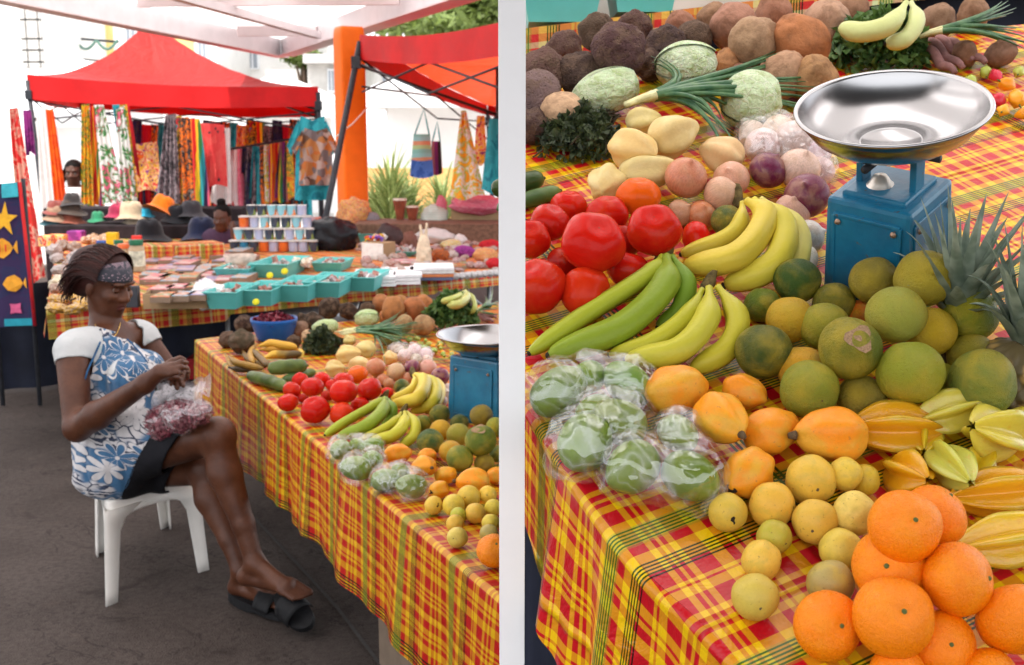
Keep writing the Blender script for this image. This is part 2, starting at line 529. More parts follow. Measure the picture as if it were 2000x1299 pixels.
PLAID_R = plaid('plaid_oilcloth_gloss', (0.80, 0.50, 0.004), (0.50, 0.005, 0.012), (0.015, 0.13, 0.05), 1.0, 1.0, rough=0.32, coat=0.15)
PLAID_B = plaid('plaid_cotton', (0.66, 0.38, 0.06), (0.52, 0.02, 0.018), (0.05, 0.2, 0.08), 1.5, 1.1, rough=0.7, pale=(0.55, 0.62, 0.33), coat=0.0)
WHITE_METAL = simple('white_painted_metal', (0.82, 0.80, 0.80), 0.45, var=0.04, scale=8, bump=0.03)
PINK_METAL = simple('pinkish_white_paint', (0.60, 0.55, 0.56), 0.5, var=0.05, scale=5)
PINK2 = simple('pink_flange_paint', (0.66, 0.55, 0.55), 0.5, var=0.05, scale=5)
DARK_METAL = simple('dark_tube', (0.035, 0.038, 0.045), 0.45, var=0.2, scale=20)
GREY_METAL = simple('grey_tube', (0.35, 0.36, 0.37), 0.4, 0.6, scale=20)
SHADE_NAVY = simple('navy_shade_fill', (0.012, 0.015, 0.028), 0.6, var=0.3, scale=5, bump=0.3, bscale=10)  # near-black navy standing in for shade under and behind the stalls
TA = 0.74
cam_data.dof.use_dof = True; cam_data.dof.focus_distance = 1.58; cam_data.dof.aperture_fstop = 11
# ------------------------------------------------------------------ fruit table beside the woman
def cloth_a():
 BL, FL = onz(380, 663, TA), onz(985, 1180, TA)
 FR, BR = onz(999, 1196, TA), onz(999, 588, TA)
 e = (FL - BL); L = e.length; e.normalize()
 inn = Vector((-e.y, e.x, 0))
 if inn.dot(BR - BL) < 0: inn = -inn
 out = -inn
 m = MB(); r = 0.014; drop = 0.315
 NU = 150
 cs = [('t', x) for x in (1.0, .8, .6, .4, .25, .12, .05, .02)] + [('r', a) for a in (0.15, .35, .6, .85, 1.0)] + [('d', x) for x in (.08, .18, .3, .42, .55, .68, .8, .9, 1.0)]
 def fn(i, j):
  q = BL.lerp(FL, i); far = BR.lerp(FR, i)
  kind, x = cs[int(round(j * (len(cs) - 1)))]
  u = i * L
  if kind == 't':
   p0 = q + inn * r; p = p0.lerp(far, x) if x > 0 else p0
   wv = 0.0015 * math.sin(u * 37 + x * 3) * (1 - x)
   p = p + Vector((0, 0, wv))
   return p, ((p - BL).dot(e), (p - BL).dot(inn) - r)
  if kind == 'r':
   a = x * PI / 2
   p = q + inn * (r - r * math.sin(a)) + Vector((0, 0, -r * (1 - math.cos(a))))
   return p, (u, -r * a)
  d = x * drop * (1 + 0.04 * math.sin(u * 2.1 + 1) + 0.012 * math.sin(u * 9))
  ph = u * 2 * PI / 0.42 + 0.6 * math.sin(u * 4)
  bul = 0.011 * x ** 0.8 * math.sin(ph) + 0.006 * x * math.sin(ph * 2.3 + 1) + 0.014 * x
  p = q + out * (bul + 0.001) + Vector((0, 0, -r - d)) + e * (0.008 * x * math.sin(ph * 1.3))
  return p, (u, -r * PI / 2 - d)
 m.grid(fn, NU, len(cs) - 1)
 e2 = (BR - BL).normalized(); o2 = Vector((-e2.y, e2.x, 0))
 if o2.dot(e) > 0: o2 = -o2
 W = (BR - BL).length
 def fb(i, j):
  q = BL.lerp(BR, i)
  d = j * drop
  bul = 0.014 * j * math.sin(i * W * 14) + 0.03 * j
  p = q + o2 * bul + Vector((0, 0, -d - 0.001))
  return p, (-d, i * W)
 m.grid(fb, 60, 8)
 o = m.build('tablecloth', PLAID_A, org=(BL.x, BL.y, TA))
 meta(o, 'yellow and red plaid oilcloth hanging over the table beside the seated woman', 'tablecloth')
 t = thing('trestle_table', 'long trestle table almost hidden under plaid cloth beside the seated woman', 'table', (0, 0, 0))
 mt = MB(); th = Vector((0, 0, -0.02))
 c0 = [BL + inn * .03 + e * .03, FL + inn * .03 - e * .03, FR + inn * .03 - e * .03, BR - inn * .0 + e * .05 - e2 * 0.02]
 top = [c + Vector((0, 0, -0.006)) for c in c0]; bot = [c + Vector((0, 0, -0.03)) for c in c0]
 mt.add(top + bot, [(0, 1, 2, 3), (7, 6, 5, 4), (0, 4, 5, 1), (1, 5, 6, 2), (2, 6, 7, 3), (3, 7, 4, 0)], None, 0, False)
 mt.build('table_top', simple('rough_wood', (0.25, 0.17, 0.10), 0.7), t)
 for c in (BL + inn * .12 + e * .15, FL + inn * .05 - e * .15, BR + e * .2 - e2 * .1, BL.lerp(FL, .45) + inn * .35):
  ml = MB(); ml.tube([Vector((c.x, c.y, 0)), Vector((c.x, c.y, TA - 0.03))], 0.016, 10)
  ml.build('leg', GREY_METAL, t)
 return BL, FL, e, inn
A_BL, A_FL, A_E, A_IN = cloth_a()
# ------------------------------------------------------------------ craft stall table behind
B_L, B_R = onz(91, 611, TA), onz(1000, 529, TA)
def cloth_b():
 e = (B_R - B_L); L = e.length; e.normalize()
 inn = Vector((-e.y, e.x, 0))
 if inn.y < 0: inn = -inn
 far_l, far_r = at(112, 440, 9.9), at(1000, 430, 9.9)
 far_l.z = far_r.z = TA
 r = 0.012
 cs = [('t', x) for x in (1.0, .5, .2, .05, 0)] + [('r', a) for a in (0.3, .65, 1.0)] + [('d', x) for x in (.15, .35, .55, .8, 1.0)]
 m = MB()
 def fn(i, j):
  q = B_L.lerp(B_R, i); far = far_l.lerp(far_r, i); u = i * L
  kind, x = cs[int(round(j * (len(cs) - 1)))]
  if kind == 't':
   p = (q + inn * r).lerp(far, x); return p, ((p - B_L).dot(e), (p - B_L).dot(inn))
  if kind == 'r':
   a = x * PI / 2; return q + inn * (r - r * math.sin(a)) + Vector((0, 0, -r * (1 - math.cos(a)))), (u, -r * a)
  drop = 0.125 if i < 0.33 else (0.09 if i < .8 else 0.075)
  d = drop * x
  return q - inn * (0.008 * x * math.sin(u * 17) + 0.012 * x) + Vector((0, 0, -r - d)), (u, -r - d)
 m.grid(fn, 90, len(cs) - 1)
 def fl(i, j):
  q = B_L.lerp(far_l, i); d = j * 0.13
  return q + Vector((-0.02 * j - 0.01 * j * math.sin(i * 30), 0, -d)), (d, i * 4)
 m.grid(fl, 30, 5)
 o = m.build('tablecloth', PLAID_B, org=(B_L.x, B_L.y, TA))
 meta(o, 'orange and green plaid cotton cloth covering the long craft stall table', 'tablecloth')
 t = thing('stall_table', 'long folding craft stall table with thin grey legs in the middle of the market', 'table')
 mt = MB(); z1 = Vector((0, 0, -0.006)); z2 = Vector((0, 0, -0.03))
 c0 = [B_L + inn * .03 + e * .03, B_R + inn * .03, far_r, far_l + e * .03]
 mt.add([c + z1 for c in c0] + [c + z2 for c in c0], [(0, 1, 2, 3), (7, 6, 5, 4), (0, 4, 5, 1), (1, 5, 6, 2), (2, 6, 7, 3), (3, 7, 4, 0)], None, 0, False)
 mt.build('table_top', simple('rough_wood', (0.25, 0.17, 0.10), 0.7), t)
 for f_ in (0.05, 0.2, 0.34, 0.52, 0.72, 0.9, 0.96):
  c = B_L.lerp(B_R, f_) + inn * .10
  ml = MB(); ml.tube([Vector((c.x, c.y, 0)), Vector((c.x, c.y, TA - 0.03))], 0.014, 8)
  ml.build('leg', GREY_METAL, t)
 ml = MB(); ml.tube([B_L.lerp(B_R, .86) + inn * .1 + Vector((0, 0, -.04)), B_L.lerp(B_R, .99) + inn * .1 + Vector((0, 0, -.35))], 0.010, 8)
 ml.build('brace', GREY_METAL, t)
 return e, inn
B_E, B_IN = cloth_b()
def onB(f, inset=0.0, h=0.0):
 p = B_L.lerp(B_R, f) + B_IN * inset
 return Vector((p.x, p.y, TA + h))
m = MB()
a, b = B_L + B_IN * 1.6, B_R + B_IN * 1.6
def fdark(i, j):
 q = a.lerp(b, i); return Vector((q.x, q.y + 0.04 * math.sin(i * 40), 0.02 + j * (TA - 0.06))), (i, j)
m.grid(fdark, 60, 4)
meta(m.build('backdrop', SHADE_NAVY, org=(a.x, a.y, 0)), 'dark navy tarpaulin standing in for shade under the craft stall table', 'backdrop')  # dark sheet put in for the shade below the table
# ------------------------------------------------------------------ white post standing in for the gap between the two views
m = MB(); m.box((0, 1.44, 1.29), (52 / FPX * 1.43, 0.03, 2.58), bev=0.0006)
t = thing('post', 'slim white square post standing in for the gap between the two views', 'post', (0, 1.44, 0))
m.build('shaft', simple('post_white', (0.93, 0.93, 0.93), 0.5, var=0.01), t, loc=(0, -1.44, 0))
m = MB(); m.box((0, 1.44, 0.004), (0.09, 0.09, 0.008)); m.build('base_plate', simple('post_white', (0.93,) * 3, 0.5), t, loc=(0, -1.44, 0))
# ------------------------------------------------------------------ sloping display: plane helpers
RT = math.tan(R(36)); RV0, RZ0 = 0.327, 1.2
RN = cam2w(0, -math.cos(R(36)), -math.sin(R(36))) - cam2w(0, 0, 0)
RN.normalize()
RUP = (cam2w(0, -math.sin(R(36)), math.cos(R(36))) - cam2w(0, 0, 0)).normalized()
def rz(py, off=0.0):
 """camera depth where the ray through row py meets the board raised by off"""
 k = (RV0 + RT * RZ0) - off / math.cos(R(36))
 return k / ((py - 649.5) / FPX + RT)
def onr(px, py, off=0.0):
 return at(px, py, rz(py, off))
R_O = onr(1200, 1040)
edge_px = [(1004, -60), (1004, 300), (1004, 600), (1005, 742), (1034, 785), (1130, 937), (1206, 1047), (1277, 1133), (1349, 1197), (1420, 1265), (1520, 1360)]
def edge_x(py):
 for (x0, y0), (x1, y1) in zip(edge_px[:-1], edge_px[1:]):
  if y0 <= py <= y1: return x0 + (x1 - x0) * (py - y0) / (y1 - y0)
 return edge_px[-1][0]
R_A = (onr(1420, 1265) - onr(1034, 785)).normalized()
R_B = RN.cross(R_A)
if R_B.x < 0: R_B = -R_B
def ruv(p): d = p - R_O; return (d.dot(R_A), d.dot(R_B))
BACK0, BACK1 = 128, 40
def cloth_r():
 m = MB()
 def top_row(f): return BACK0 + (BACK1 - BACK0) * f
 def fn(i, j):
  py0 = 1355
  x0 = edge_x(py0 + (top_row(0) - py0) * j)
  f = i ** 1.3
  px = x0 + (2090 - x0) * f
  py = py0 + (top_row(f) - py0) * j
  p = onr(px, py)
  p = p + RN * 0.0015 * noise.noise(p * 9)
  return p, ruv(p)
 m.grid(fn, 60, 90)
 def fs(i, j):
  py = 1355 + (650 - 1355) * i
  q = onr(edge_x(py), py)
  g = Vector((0, 0, -1)); o = -R_B if py > 770 else Vector((-.05, -.1, -.1))
  s_ = (q - R_O).dot(R_A)
  r = 0.012
  if j <= 0.25:
   a = (j / 0.25) * R(105)
   p = q + o * (r * math.sin(a)) - RN * (r * (1 - math.cos(a)))
   dd = r * a
  else:
   x = (j - 0.25) / 0.75
   a = R(105); q2 = q + o * (r * math.sin(a)) - RN * (r * (1 - math.cos(a)))
   drop = (0.17 + 0.10 * min(1, max(0, (1000 - py) / -250 + 1)) if py < 1250 else 0.29)
   drop = 0.165 + 0.15 * max(0, min(1, (py - 760) / 420))
   ph = s_ * 2 * PI / 0.17
   bul = 0.014 * x * math.sin(ph) + 0.006 * x * math.sin(2.3 * ph + 1)
   kk = max(0, min(1, (py - 770) / 150)); bul = bul * kk - .012 * (1 - kk)
   dirv = (g * 0.93 + o * 0.10 * kk - RN * 0.25 * kk).normalized()
   p = q2 + dirv * (drop * x) + o * bul
   dd = r * a + drop * x
  u, v = ruv(q)
  return p, (u, v - dd)
 m.grid(fs, 90, 20)
 def fk(i, j):
  px = 1004 + (2090 - 1004) * i; q = onr(px, BACK0 + (BACK1 - BACK0) * i)
  return q + Vector((0, 0.01 + 0.01 * j, -0.25 * j)), ruv(q)
 m.grid(fk, 30, 3)
 def side_hang(ps, outv, drop):
  def fh(i, j):
   x = i * (len(ps) - 1); k = min(int(x), len(ps) - 2); q = ps[k].lerp(ps[k + 1], x - k); u, v = ruv(q); w_ = outv * (.004 + j * (.012 + .010 * math.sin(i * 37)))
   return q + w_ + Vector((0, 0, -drop * j - .001)), (u, v + drop * j)
  m.grid(fh, 60, 8)
 side_hang([onr(2090, y) for y in (1355, 1100, 850, 600, 400, 200, 41)], Vector((1, 0, 0)), .30)
 side_hang([onr(x, 1355) for x in (1520, 1700, 1900, 2090)], Vector((0, -1, 0)), .34)
 o = m.build('tablecloth', PLAID_R, org=tuple(R_O))
 meta(o, 'glossy yellow and red plaid oilcloth with green lines under the fruit on the sloping display', 'tablecloth')
 t = thing('display_stand', 'sloping wooden display stand with added dark lining under the glossy plaid oilcloth', 'stand')
 mt = MB()
 cs = [onr(edge_x(1340) + 18, 1340), onr(2085, 1340), onr(2085, 60), onr(1010, 140), onr(1010, 745), onr(1060, 800)]
 n = len(cs)
 mt.add([c - RN * 0.006 for c in cs] + [c - RN * 0.03 for c in cs], [tuple(range(n)), tuple(range(2 * n - 1, n - 1, -1))] + [(k, k + n, (k + 1) % n + n, (k + 1) % n) for k in range(n)], None, 0, False)
 mt.build('board', simple('rough_wood', (0.25, 0.17, 0.10), 0.7), t)
 for px, py in ((1500, 1330), (2060, 1330), (2060, 130), (1040, 200), (1080, 700)):
  c = onr(px, py, -0.035); ml = MB(); ml.box((c.x, c.y, c.z / 2), (0.04, 0.04, c.z)); ml.build('leg', simple('rough_wood', (0.25, 0.17, 0.10), 0.7), t)
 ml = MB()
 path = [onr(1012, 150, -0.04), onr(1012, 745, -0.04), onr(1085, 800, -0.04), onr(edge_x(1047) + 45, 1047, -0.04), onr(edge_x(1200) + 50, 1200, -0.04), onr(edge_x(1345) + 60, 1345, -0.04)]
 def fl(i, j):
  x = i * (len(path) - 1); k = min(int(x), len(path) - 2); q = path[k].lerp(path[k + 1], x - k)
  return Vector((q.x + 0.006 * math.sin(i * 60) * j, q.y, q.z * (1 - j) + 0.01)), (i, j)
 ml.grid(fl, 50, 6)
 ml.build('shadefill', SHADE_NAVY, t)  # added dark sheet imitates the shade below the hem
cloth_r()
def tier():
 Zt = 2.92
 t = thing('shelf_tier', 'upper shelf tier draped with pale plaid cloth behind the large root vegetables', 'shelf', tuple(at(1500, 40, Zt)))
 o = t.location.copy()
 l, r = at(1004, 62, Zt), at(2090, -70, Zt + 0.1)
 m = MB()
 cs = [l, r, r + Vector((0, .45, 0)), l + Vector((0, .45, 0))]
 m.add([c - o for c in cs] + [c - o + Vector((0, 0, -.025)) for c in cs], [(0, 1, 2, 3), (7, 6, 5, 4), (0, 4, 5, 1), (1, 5, 6, 2), (2, 6, 7, 3), (3, 7, 4, 0)], None, 0, False)
 m.build('shelf_board', simple('rough_wood', (0.25, 0.17, 0.10), 0.7), t)
 m = MB()
 def fn(i, j):
  q = l.lerp(r, i) - o
  drop = 0.085 if i < 0.22 else 0.05
  return q + Vector((0, -0.012 - 0.006 * j * math.sin(i * 50), 0.004 - drop * j)), (i * 1.5, -j * drop)
 m.grid(fn, 60, 5)
 def fn2(i, j):
  q = l.lerp(r, i) - o
  return q + Vector((0, -0.012 + .46 * j, 0.004)), (i * 1.5, j * .46)
 m.grid(fn2, 20, 2)
 m.build('shelf_cloth', PLAID_B, t)
 m = MB()
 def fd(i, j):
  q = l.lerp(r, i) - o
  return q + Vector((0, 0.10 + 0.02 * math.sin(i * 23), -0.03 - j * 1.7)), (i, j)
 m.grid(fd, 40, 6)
 m.build('shade_panel', SHADE_NAVY, t)  # dark panel added as the shaded gap behind the board
 m = MB()
 def fp(i, j):
  q = l.lerp(r, i) - o
  return q + Vector((0, .44, j * .5)), (i, j)
 m.grid(fp, 4, 2)
 m.build('back_panel', simple('pale_board', (.5, .5, .46), .8, var=.15, scale=5), t)
 for f_ in (0.03, 0.97):
  q = l.lerp(r, f_); ml = MB(); ml.box((q.x - o.x, q.y - o.y + .3, -o.z + (q.z - .03) / 2), (0.04, 0.04, q.z - .03)); ml.build('leg', simple('rough_wood', (0.25, 0.17, 0.10), 0.7), t)
 return l, r
T_L, T_R = tier()
# ------------------------------------------------------------------ market hall roof
RH = 2.55
def roof():
 tr = NT('translucent_roof'); co = tr.coord()
 sep = tr.new('ShaderNodeSeparateXYZ'); tr.l.new(co, sep.inputs[0])
 cor = tr.math('SINE', tr.math('MULTIPLY', sep.outputs[0], 2 * PI / 0.09))
 df = tr.new('ShaderNodeBsdfDiffuse'); df.inputs[0].default_value = (0.86, 0.83, 0.86, 1)
 tl = tr.new('ShaderNodeBsdfTranslucent'); tl.inputs[0].default_value = (0.95, 0.91, 0.90, 1)
 mx = tr.new('ShaderNodeMixShader'); strip = tr.ss(tr.math('ABSOLUTE', tr.math('SUBTRACT', tr.math('FRACT', tr.math('MULTIPLY', tr.math('ADD', sep.outputs[0], 20.1), 1 / 1.25)), 0.5)), 0.20, 0.17)  # brighter strips shaped into the sheeting for highlights on the goods below
 tr.l.new(tr.math('MULTIPLY_ADD', strip, 0.52, 0.48), mx.inputs[0])
 tr.l.new(df.outputs[0], mx.inputs[1]); tr.l.new(tl.outputs[0], mx.inputs[2]); tr.l.new(mx.outputs[0], tr.out.inputs[0])
 bmp = tr.bump(cor, 0.5, 0.02); tr.l.new(bmp, df.inputs['Normal'])
 t = thing('market_roof', 'pinkish white steel market roof with pale sheeting at the top of the picture', 'roof', (0, 4, RH))
 o = Vector((0, 4, RH))
 C = onz(551, 113, RH); a1 = onz(96, 0, RH); b1 = onz(909, 0, RH)
 dA = (a1 - C).normalized(); dB = (b1 - C).normalized()
 A2 = C + dA * 13.1; A2 = A2 + Vector((-0.9, 0, 0)); B2 = C + dB * 17.0
 m = MB(); zz = Vector((0, 0, 0.215))
 cs = [C, A2, Vector((B2.x, A2.y, RH)), B2]
 m.quad(*[c + zz - o for c in cs]); m.build('roof_sheet', tr.m, t)
 def beam(p, q, name, w_, z0, h_, mat, side=Vector((0, 0, 0))):
  d = (q - p).normalized(); n = Vector((-d.y, d.x, 0))
  mm = MB(); M = Matrix((d, n, Vector((0, 0, 1)))).transposed()
  mm.box((p + q) / 2 - o + Vector((0, 0, z0 + h_ / 2)) + side, ((q - p).length, w_, h_), M)
  mm.build(name, mat, t)
 beam(C - dA * 0.05, A2, 'beam', 0.06, 0.012, 0.20, PINK_METAL)
 beam(C - dA * 0.02, A2, 'flange', 0.16, 0.0, 0.012, PINK2)
 beam(C + dB * 0.12, B2, 'beam', 0.06, 0.014, 0.196, PINK_METAL)
 beam(C + dB * 0.22, B2, 'flange', 0.20, 0.002, 0.010, PINK2)
 for k in range(2, 12, 3):
  p = C + dA * (0.95 * k) + dB * 0.02; q = C + dB * (0.95 * k * 1.12) + dA * 0.02
  beam(p.lerp(q, 0.03), p.lerp(q, 0.97), 'purlin', 0.05, 0.10, 0.105, PINK2)
 p = C + dB * 4.2 + dA * 0.2; q = C + dB * 1.0 + dA * 7
 beam(C.lerp(A2, .02) + dB * 2.4, C.lerp(A2, .75) + dB * 2.4, 'rafter', 0.07, 0.03, 0.065, PINK_METAL)
 return C, dA, dB
ROOF_C, ROOF_DA, ROOF_DB = roof()
def pillar():
 c = onz(690, 62, RH); Z = 10.0
 base = at(687, 300, 10.0)
 t = thing('column', 'bright orange rounded concrete column holding up the market roof', 'column', (base.x, base.y, 0))
 wd = 50 / FPX * 10.0
 m = MB()
 def prof(z):
  return wd / 2 * (1.04 if z > 2.3 else 1.0)
 pts = []
 n = 20
 for z in (0, 1.0, 2.0, 2.46, 2.53, 2.55):
  k = 1.0 if z < 2.5 else (0.95 if z < 2.54 else 0.86)
  ring = []
  for i in range(n):
   a = 2 * PI * i / n
   ca, sa = math.cos(a), math.sin(a)
   e_ = 0.22
   ring.append(Vector((wd / 2 * k * math.copysign(abs(ca) ** e_, ca), wd / 2 * k * math.copysign(abs(sa) ** e_, sa), z)))
  pts.append(ring)
 vs = [v for r_ in pts for v in r_]
 fs = [(j * n + i, j * n + (i + 1) % n, (j + 1) * n + (i + 1) % n, (j + 1) * n + i) for j in range(len(pts) - 1) for i in range(n)]
 fs.append(tuple((len(pts) - 1) * n + i for i in range(n)))
 R4 = Matrix.Rotation(R(28), 3, 'Z')
 m.add([R4 @ v for v in vs], fs)
 m.build('shaft', simple('orange_paint', (0.85, 0.16, 0.008), 0.55, var=0.08, scale=4, bump=0.1, bscale=20), t)
 m = MB(); m.box((0, 0, 0.06), (wd * 1.3, wd * 1.3, 0.12), bev=0.01); m.build('plinth', simple('plinth', (0.3, 0.28, 0.26), 0.8), t)
pillar()
# ------------------------------------------------------------------ fruit materials (unit-radius objects, tint from the object colour)
def fruit_mat(name, second=None, ns=1.2, amt=0.6, spots=0.0, spotc=(0.06, 0.03, 0.01), rough=0.35, pores=0.0, pscale=26, sss=0.03, lo=0.42, hi=0.66, coat=0.0, streak=False, fine=0.12, spec=0.24):
 t = NT(name); co = t.coord(); oc = t.objcolor(); rd = t.objrand()
 off = t.new('ShaderNodeVectorMath', operation='ADD')
 cb = t.new('ShaderNodeCombineXYZ'); t.set(cb.inputs[0], t.math('MULTIPLY', rd, 37.0)); t.set(cb.inputs[1], t.math('MULTIPLY', rd, 91.0))
 t.l.new(co, off.inputs[0]); t.l.new(cb.outputs[0], off.inputs[1]); v = off.outputs[0]
 c = oc
 if streak:
  mpg = t.new('ShaderNodeMapping'); t.l.new(v, mpg.inputs[0]); mpg.inputs['Scale'].default_value = (7, 7, 0.5)
  c = t.mix(0.8, c, t.mix(t.noise(2.2, 4, .65, mpg.outputs[0]), (0.35, 0.28, 0.25), (1.5, 1.45, 1.4)), 'MULTIPLY')
 if second is not None:
  n = t.noise(ns, 3, 0.55, v, 0.4)
  c = t.mix(t.math('MULTIPLY', t.ss(n, lo, hi), amt), c, second)
 f = t.noise(9, 5, 0.65, v)
 c = t.mix(fine * 2, c, t.mix(f, (0.45, 0.42, 0.4), (1.35, 1.35, 1.35)), 'MULTIPLY')
 if spots:
  sp = t.noise(5.5, 4, 0.6, v)
  c = t.mix(t.math('MULTIPLY', t.ss(sp, 0.62, 0.72), spots), c, spotc)
  s2 = t.vor(13, v)
  c = t.mix(t.math('MULTIPLY', t.ss(s2, 0.16, 0.06), spots * 0.8), c, spotc)
 t.p(color=c, rough=t.math('MULTIPLY_ADD', f, 0.2, rough - 0.1), sss=sss, ssss=0.05, spec=spec)
 t.bsdf.inputs['Subsurface Radius'].default_value = (1.0, 0.5, 0.2)
 h = f
 st = 0.10
 if pores:
  pv = t.vor(pscale, v); h = t.math('ADD', t.math('MULTIPLY', t.ss(pv, 0.0, 0.45), 0.5), t.math('MULTIPLY', f, 0.4)); st = pores
 t.p(normal=t.bump(h, st, 0.06))
 if coat: t.p(coat=coat, coatr=0.12)
 MATS[name] = t.m
 return t.m
FM = {
 'tomato': fruit_mat('tomato_skin', (0.62, 0.12, 0.015), 0.9, 0.15, rough=0.12, coat=0.14, fine=0.07, spec=0.05),
 'citrus': fruit_mat('green_orange_peel', (0.50, 0.36, 0.03), 0.8, 0.75, spots=0.22, spotc=(0.16, 0.11, 0.03), rough=0.33, pores=0.5, pscale=24, lo=0.34, hi=0.76),
 'mandarin': fruit_mat('mandarin_peel', (0.95, 0.29, 0.006), 1.0, 0.6, rough=0.28, pores=0.38, pscale=24, coat=0.1, fine=0.09),
 'guava': fruit_mat('yellow_skin', (0.52, 0.38, 0.06), 1.6, 0.55, spots=0.55, spotc=(0.16, 0.08, 0.02), rough=0.40),
 'papaya': fruit_mat('papaya_skin', (0.66, 0.38, 0.04), 0.9, 0.75, spots=0.6, spotc=(0.34, 0.16, 0.05), rough=0.36),
 'onion': fruit_mat('onion_skin', (0.50, 0.30, 0.17), 1.4, 0.4, rough=0.30, coat=0.12, streak=True),
 'chayote': fruit_mat('chayote_skin', (0.72, 0.60, 0.30), 1.3, 0.5, spots=0.15, spotc=(0.35, 0.22, 0.08), rough=0.42),
 'root': fruit_mat('root_skin', (0.13, 0.06, 0.028), 1.8, 0.45, spots=0.3, spotc=(0.05, 0.03, 0.02), rough=0.75, pores=0.18, pscale=9, fine=0.3, sss=0.0),
 'dark_root': fruit_mat('rough_bark', (0.19, 0.12, 0.08), 2.2, 0.7, spots=0.4, spotc=(0.02, 0.013, 0.01), rough=0.9, pores=0.6, pscale=8, fine=0.35, sss=0.0),
 'banana': fruit_mat('banana_peel', (0.30, 0.38, 0.03), 6.0, 0.25, spots=0.0, rough=0.42, fine=0.14),
 'lime': fruit_mat('lime_skin', (0.24, 0.30, 0.03), 1.0, 0.4, rough=0.3, pores=0.06, pscale=30),
 'cucumber': fruit_mat('cucumber_skin', (0.20, 0.26, 0.07), 5.0, 0.6, rough=0.35, pores=0.2, pscale=14),
}
STEM = simple('dry_stem', (0.13, 0.085, 0.045), 0.85, var=0.4, scale=40, bump=0.4)
CALYX = simple('green_calyx', (0.10, 0.13, 0.04), 0.8, var=0.3, scale=30)
SCAR = simple('dark_scar', (0.025, 0.018, 0.014), 0.9, var=0.4, scale=60)
def sph(fn, nu=32, nv=22):
 """unit sphere pushed through fn(direction)->point"""
 m = MB(); vs = []; fs = []
 vs.append(fn(Vector((0, 0, 1))))
 for j in range(1, nv):
  th = PI * j / nv
  for i in range(nu):
   ph = 2 * PI * i / nu
   vs.append(fn(Vector((math.sin(th) * math.cos(ph), math.sin(th) * math.sin(ph), math.cos(th)))))
 vs.append(fn(Vector((0, 0, -1))))
 last = len(vs) - 1
 for i in range(nu): fs.append((0, 1 + i, 1 + (i + 1) % nu))
 for j in range(nv - 2):
  for i in range(nu):
   a = 1 + j * nu + i; b = 1 + j * nu + (i + 1) % nu
   fs.append((a, a + nu, b + nu, b))
 for i in range(nu): fs.append((last, last - nu + (i + 1) % nu, last - nu + i))
 m.add(vs, fs)
 return m
def lump(amp, sc, seed):
 o = Vector((seed * 3.17, seed * 1.31, seed * 7.7))
 return lambda d: 1 + amp * noise.noise(d * sc + o)
def tomato_mesh(k):
 L = lump(0.03, 1.2, k); n = 5 + k % 2
 def fn(d):
  ph = math.atan2(d.y, d.x); rho = math.hypot(d.x, d.y)
  r = L(d) * (1 + 0.035 * math.cos(n * ph + k) * rho ** 2)
  z = d.z * 0.86
  if d.z > 0: z -= 0.15 * math.exp(-(rho / 0.30) ** 2)
  return Vector((d.x * r, d.y * r, z * r))
 return sph(fn).mesh('tomato', FM['tomato'])
def ball_mesh(nm, mat, k, amp=0.03, sc=1.2, flat=0.96, dimple=0.05, hi=True):
 L = lump(amp, sc, k)
 def fn(d):
  rho = math.hypot(d.x, d.y); r = L(d); z = d.z * flat
  if d.z > 0: z -= dimple * math.exp(-(rho / 0.22) ** 2)
  return Vector((d.x * r, d.y * r, z * r))
 return sph(fn, 40 if hi else 24, 28 if hi else 16).mesh(nm, FM[mat])
def pear_mesh(nm, mat, k, neck=0.3, rib=0.0, amp=0.04):
 """long axis z from -1 (butt) to 1 (neck)"""
 L = lump(amp, 1.5, k)
 def fn(d):
  ph = math.atan2(d.y, d.x); t = d.z
  w_ = 1 - neck * (0.5 + 0.5 * t) ** 1.4
  r = L(d) * w_ * (1 + rib * math.cos(5 * ph + k))
  return Vector((d.x * r, d.y * r, d.z * L(d) * (1.0)))
 return sph(fn, 36, 26).mesh(nm, FM[mat])
def onion_mesh(k):
 L = lump(0.03, 1.2, k)
 def fn(d):
  r = L(d); rho = math.hypot(d.x, d.y)
  z = d.z * 0.90 + (0.20 * math.exp(-(rho / 0.13) ** 2) if d.z > 0 else -0.08 * math.exp(-(rho / 0.12) ** 2))
  return Vector((d.x * r, d.y * r, z * r))
 return sph(fn, 32, 26).mesh('onion', FM['onion'])
def rough_mesh(nm, mat, k, amp=0.22, sc=2.0):
 L = lump(amp, sc, k); L2 = lump(amp * 0.4, sc * 4, k + 9)
 return sph(lambda d: d * L(d) * L2(d), 40, 28).mesh(nm, FM[mat])
ME = {
 'tomato': [tomato_mesh(k) for k in range(4)],
 'citrus': [ball_mesh('green_orange', 'citrus', k, 0.05) for k in range(4)],
 'mandarin': [ball_mesh('mandarin', 'mandarin', k + 5, 0.05, 1.4, 0.88, 0.09) for k in range(3)],
 'guava': [ball_mesh('yellow_fruit', 'guava', k + 9, 0.06, 1.5, 0.95, 0.03, True) for k in range(3)],
 'papaya': [pear_mesh('papaya', 'papaya', k, 0.26 + .1 * (k % 2), 0.05, 0.11) for k in range(3)],
 'chayote': [pear_mesh('chayote', 'chayote', k, 0.42, 0.10, 0.09) for k in range(3)],
 'onion': [onion_mesh(k) for k in range(3)],
 'root': [rough_mesh('root_vegetable', 'root', k, 0.12, 1.4) for k in range(3)],
 'dark_root': [rough_mesh('dark_yam', 'dark_root', k + 4, 0.17, 1.7) for k in range(4)],
}
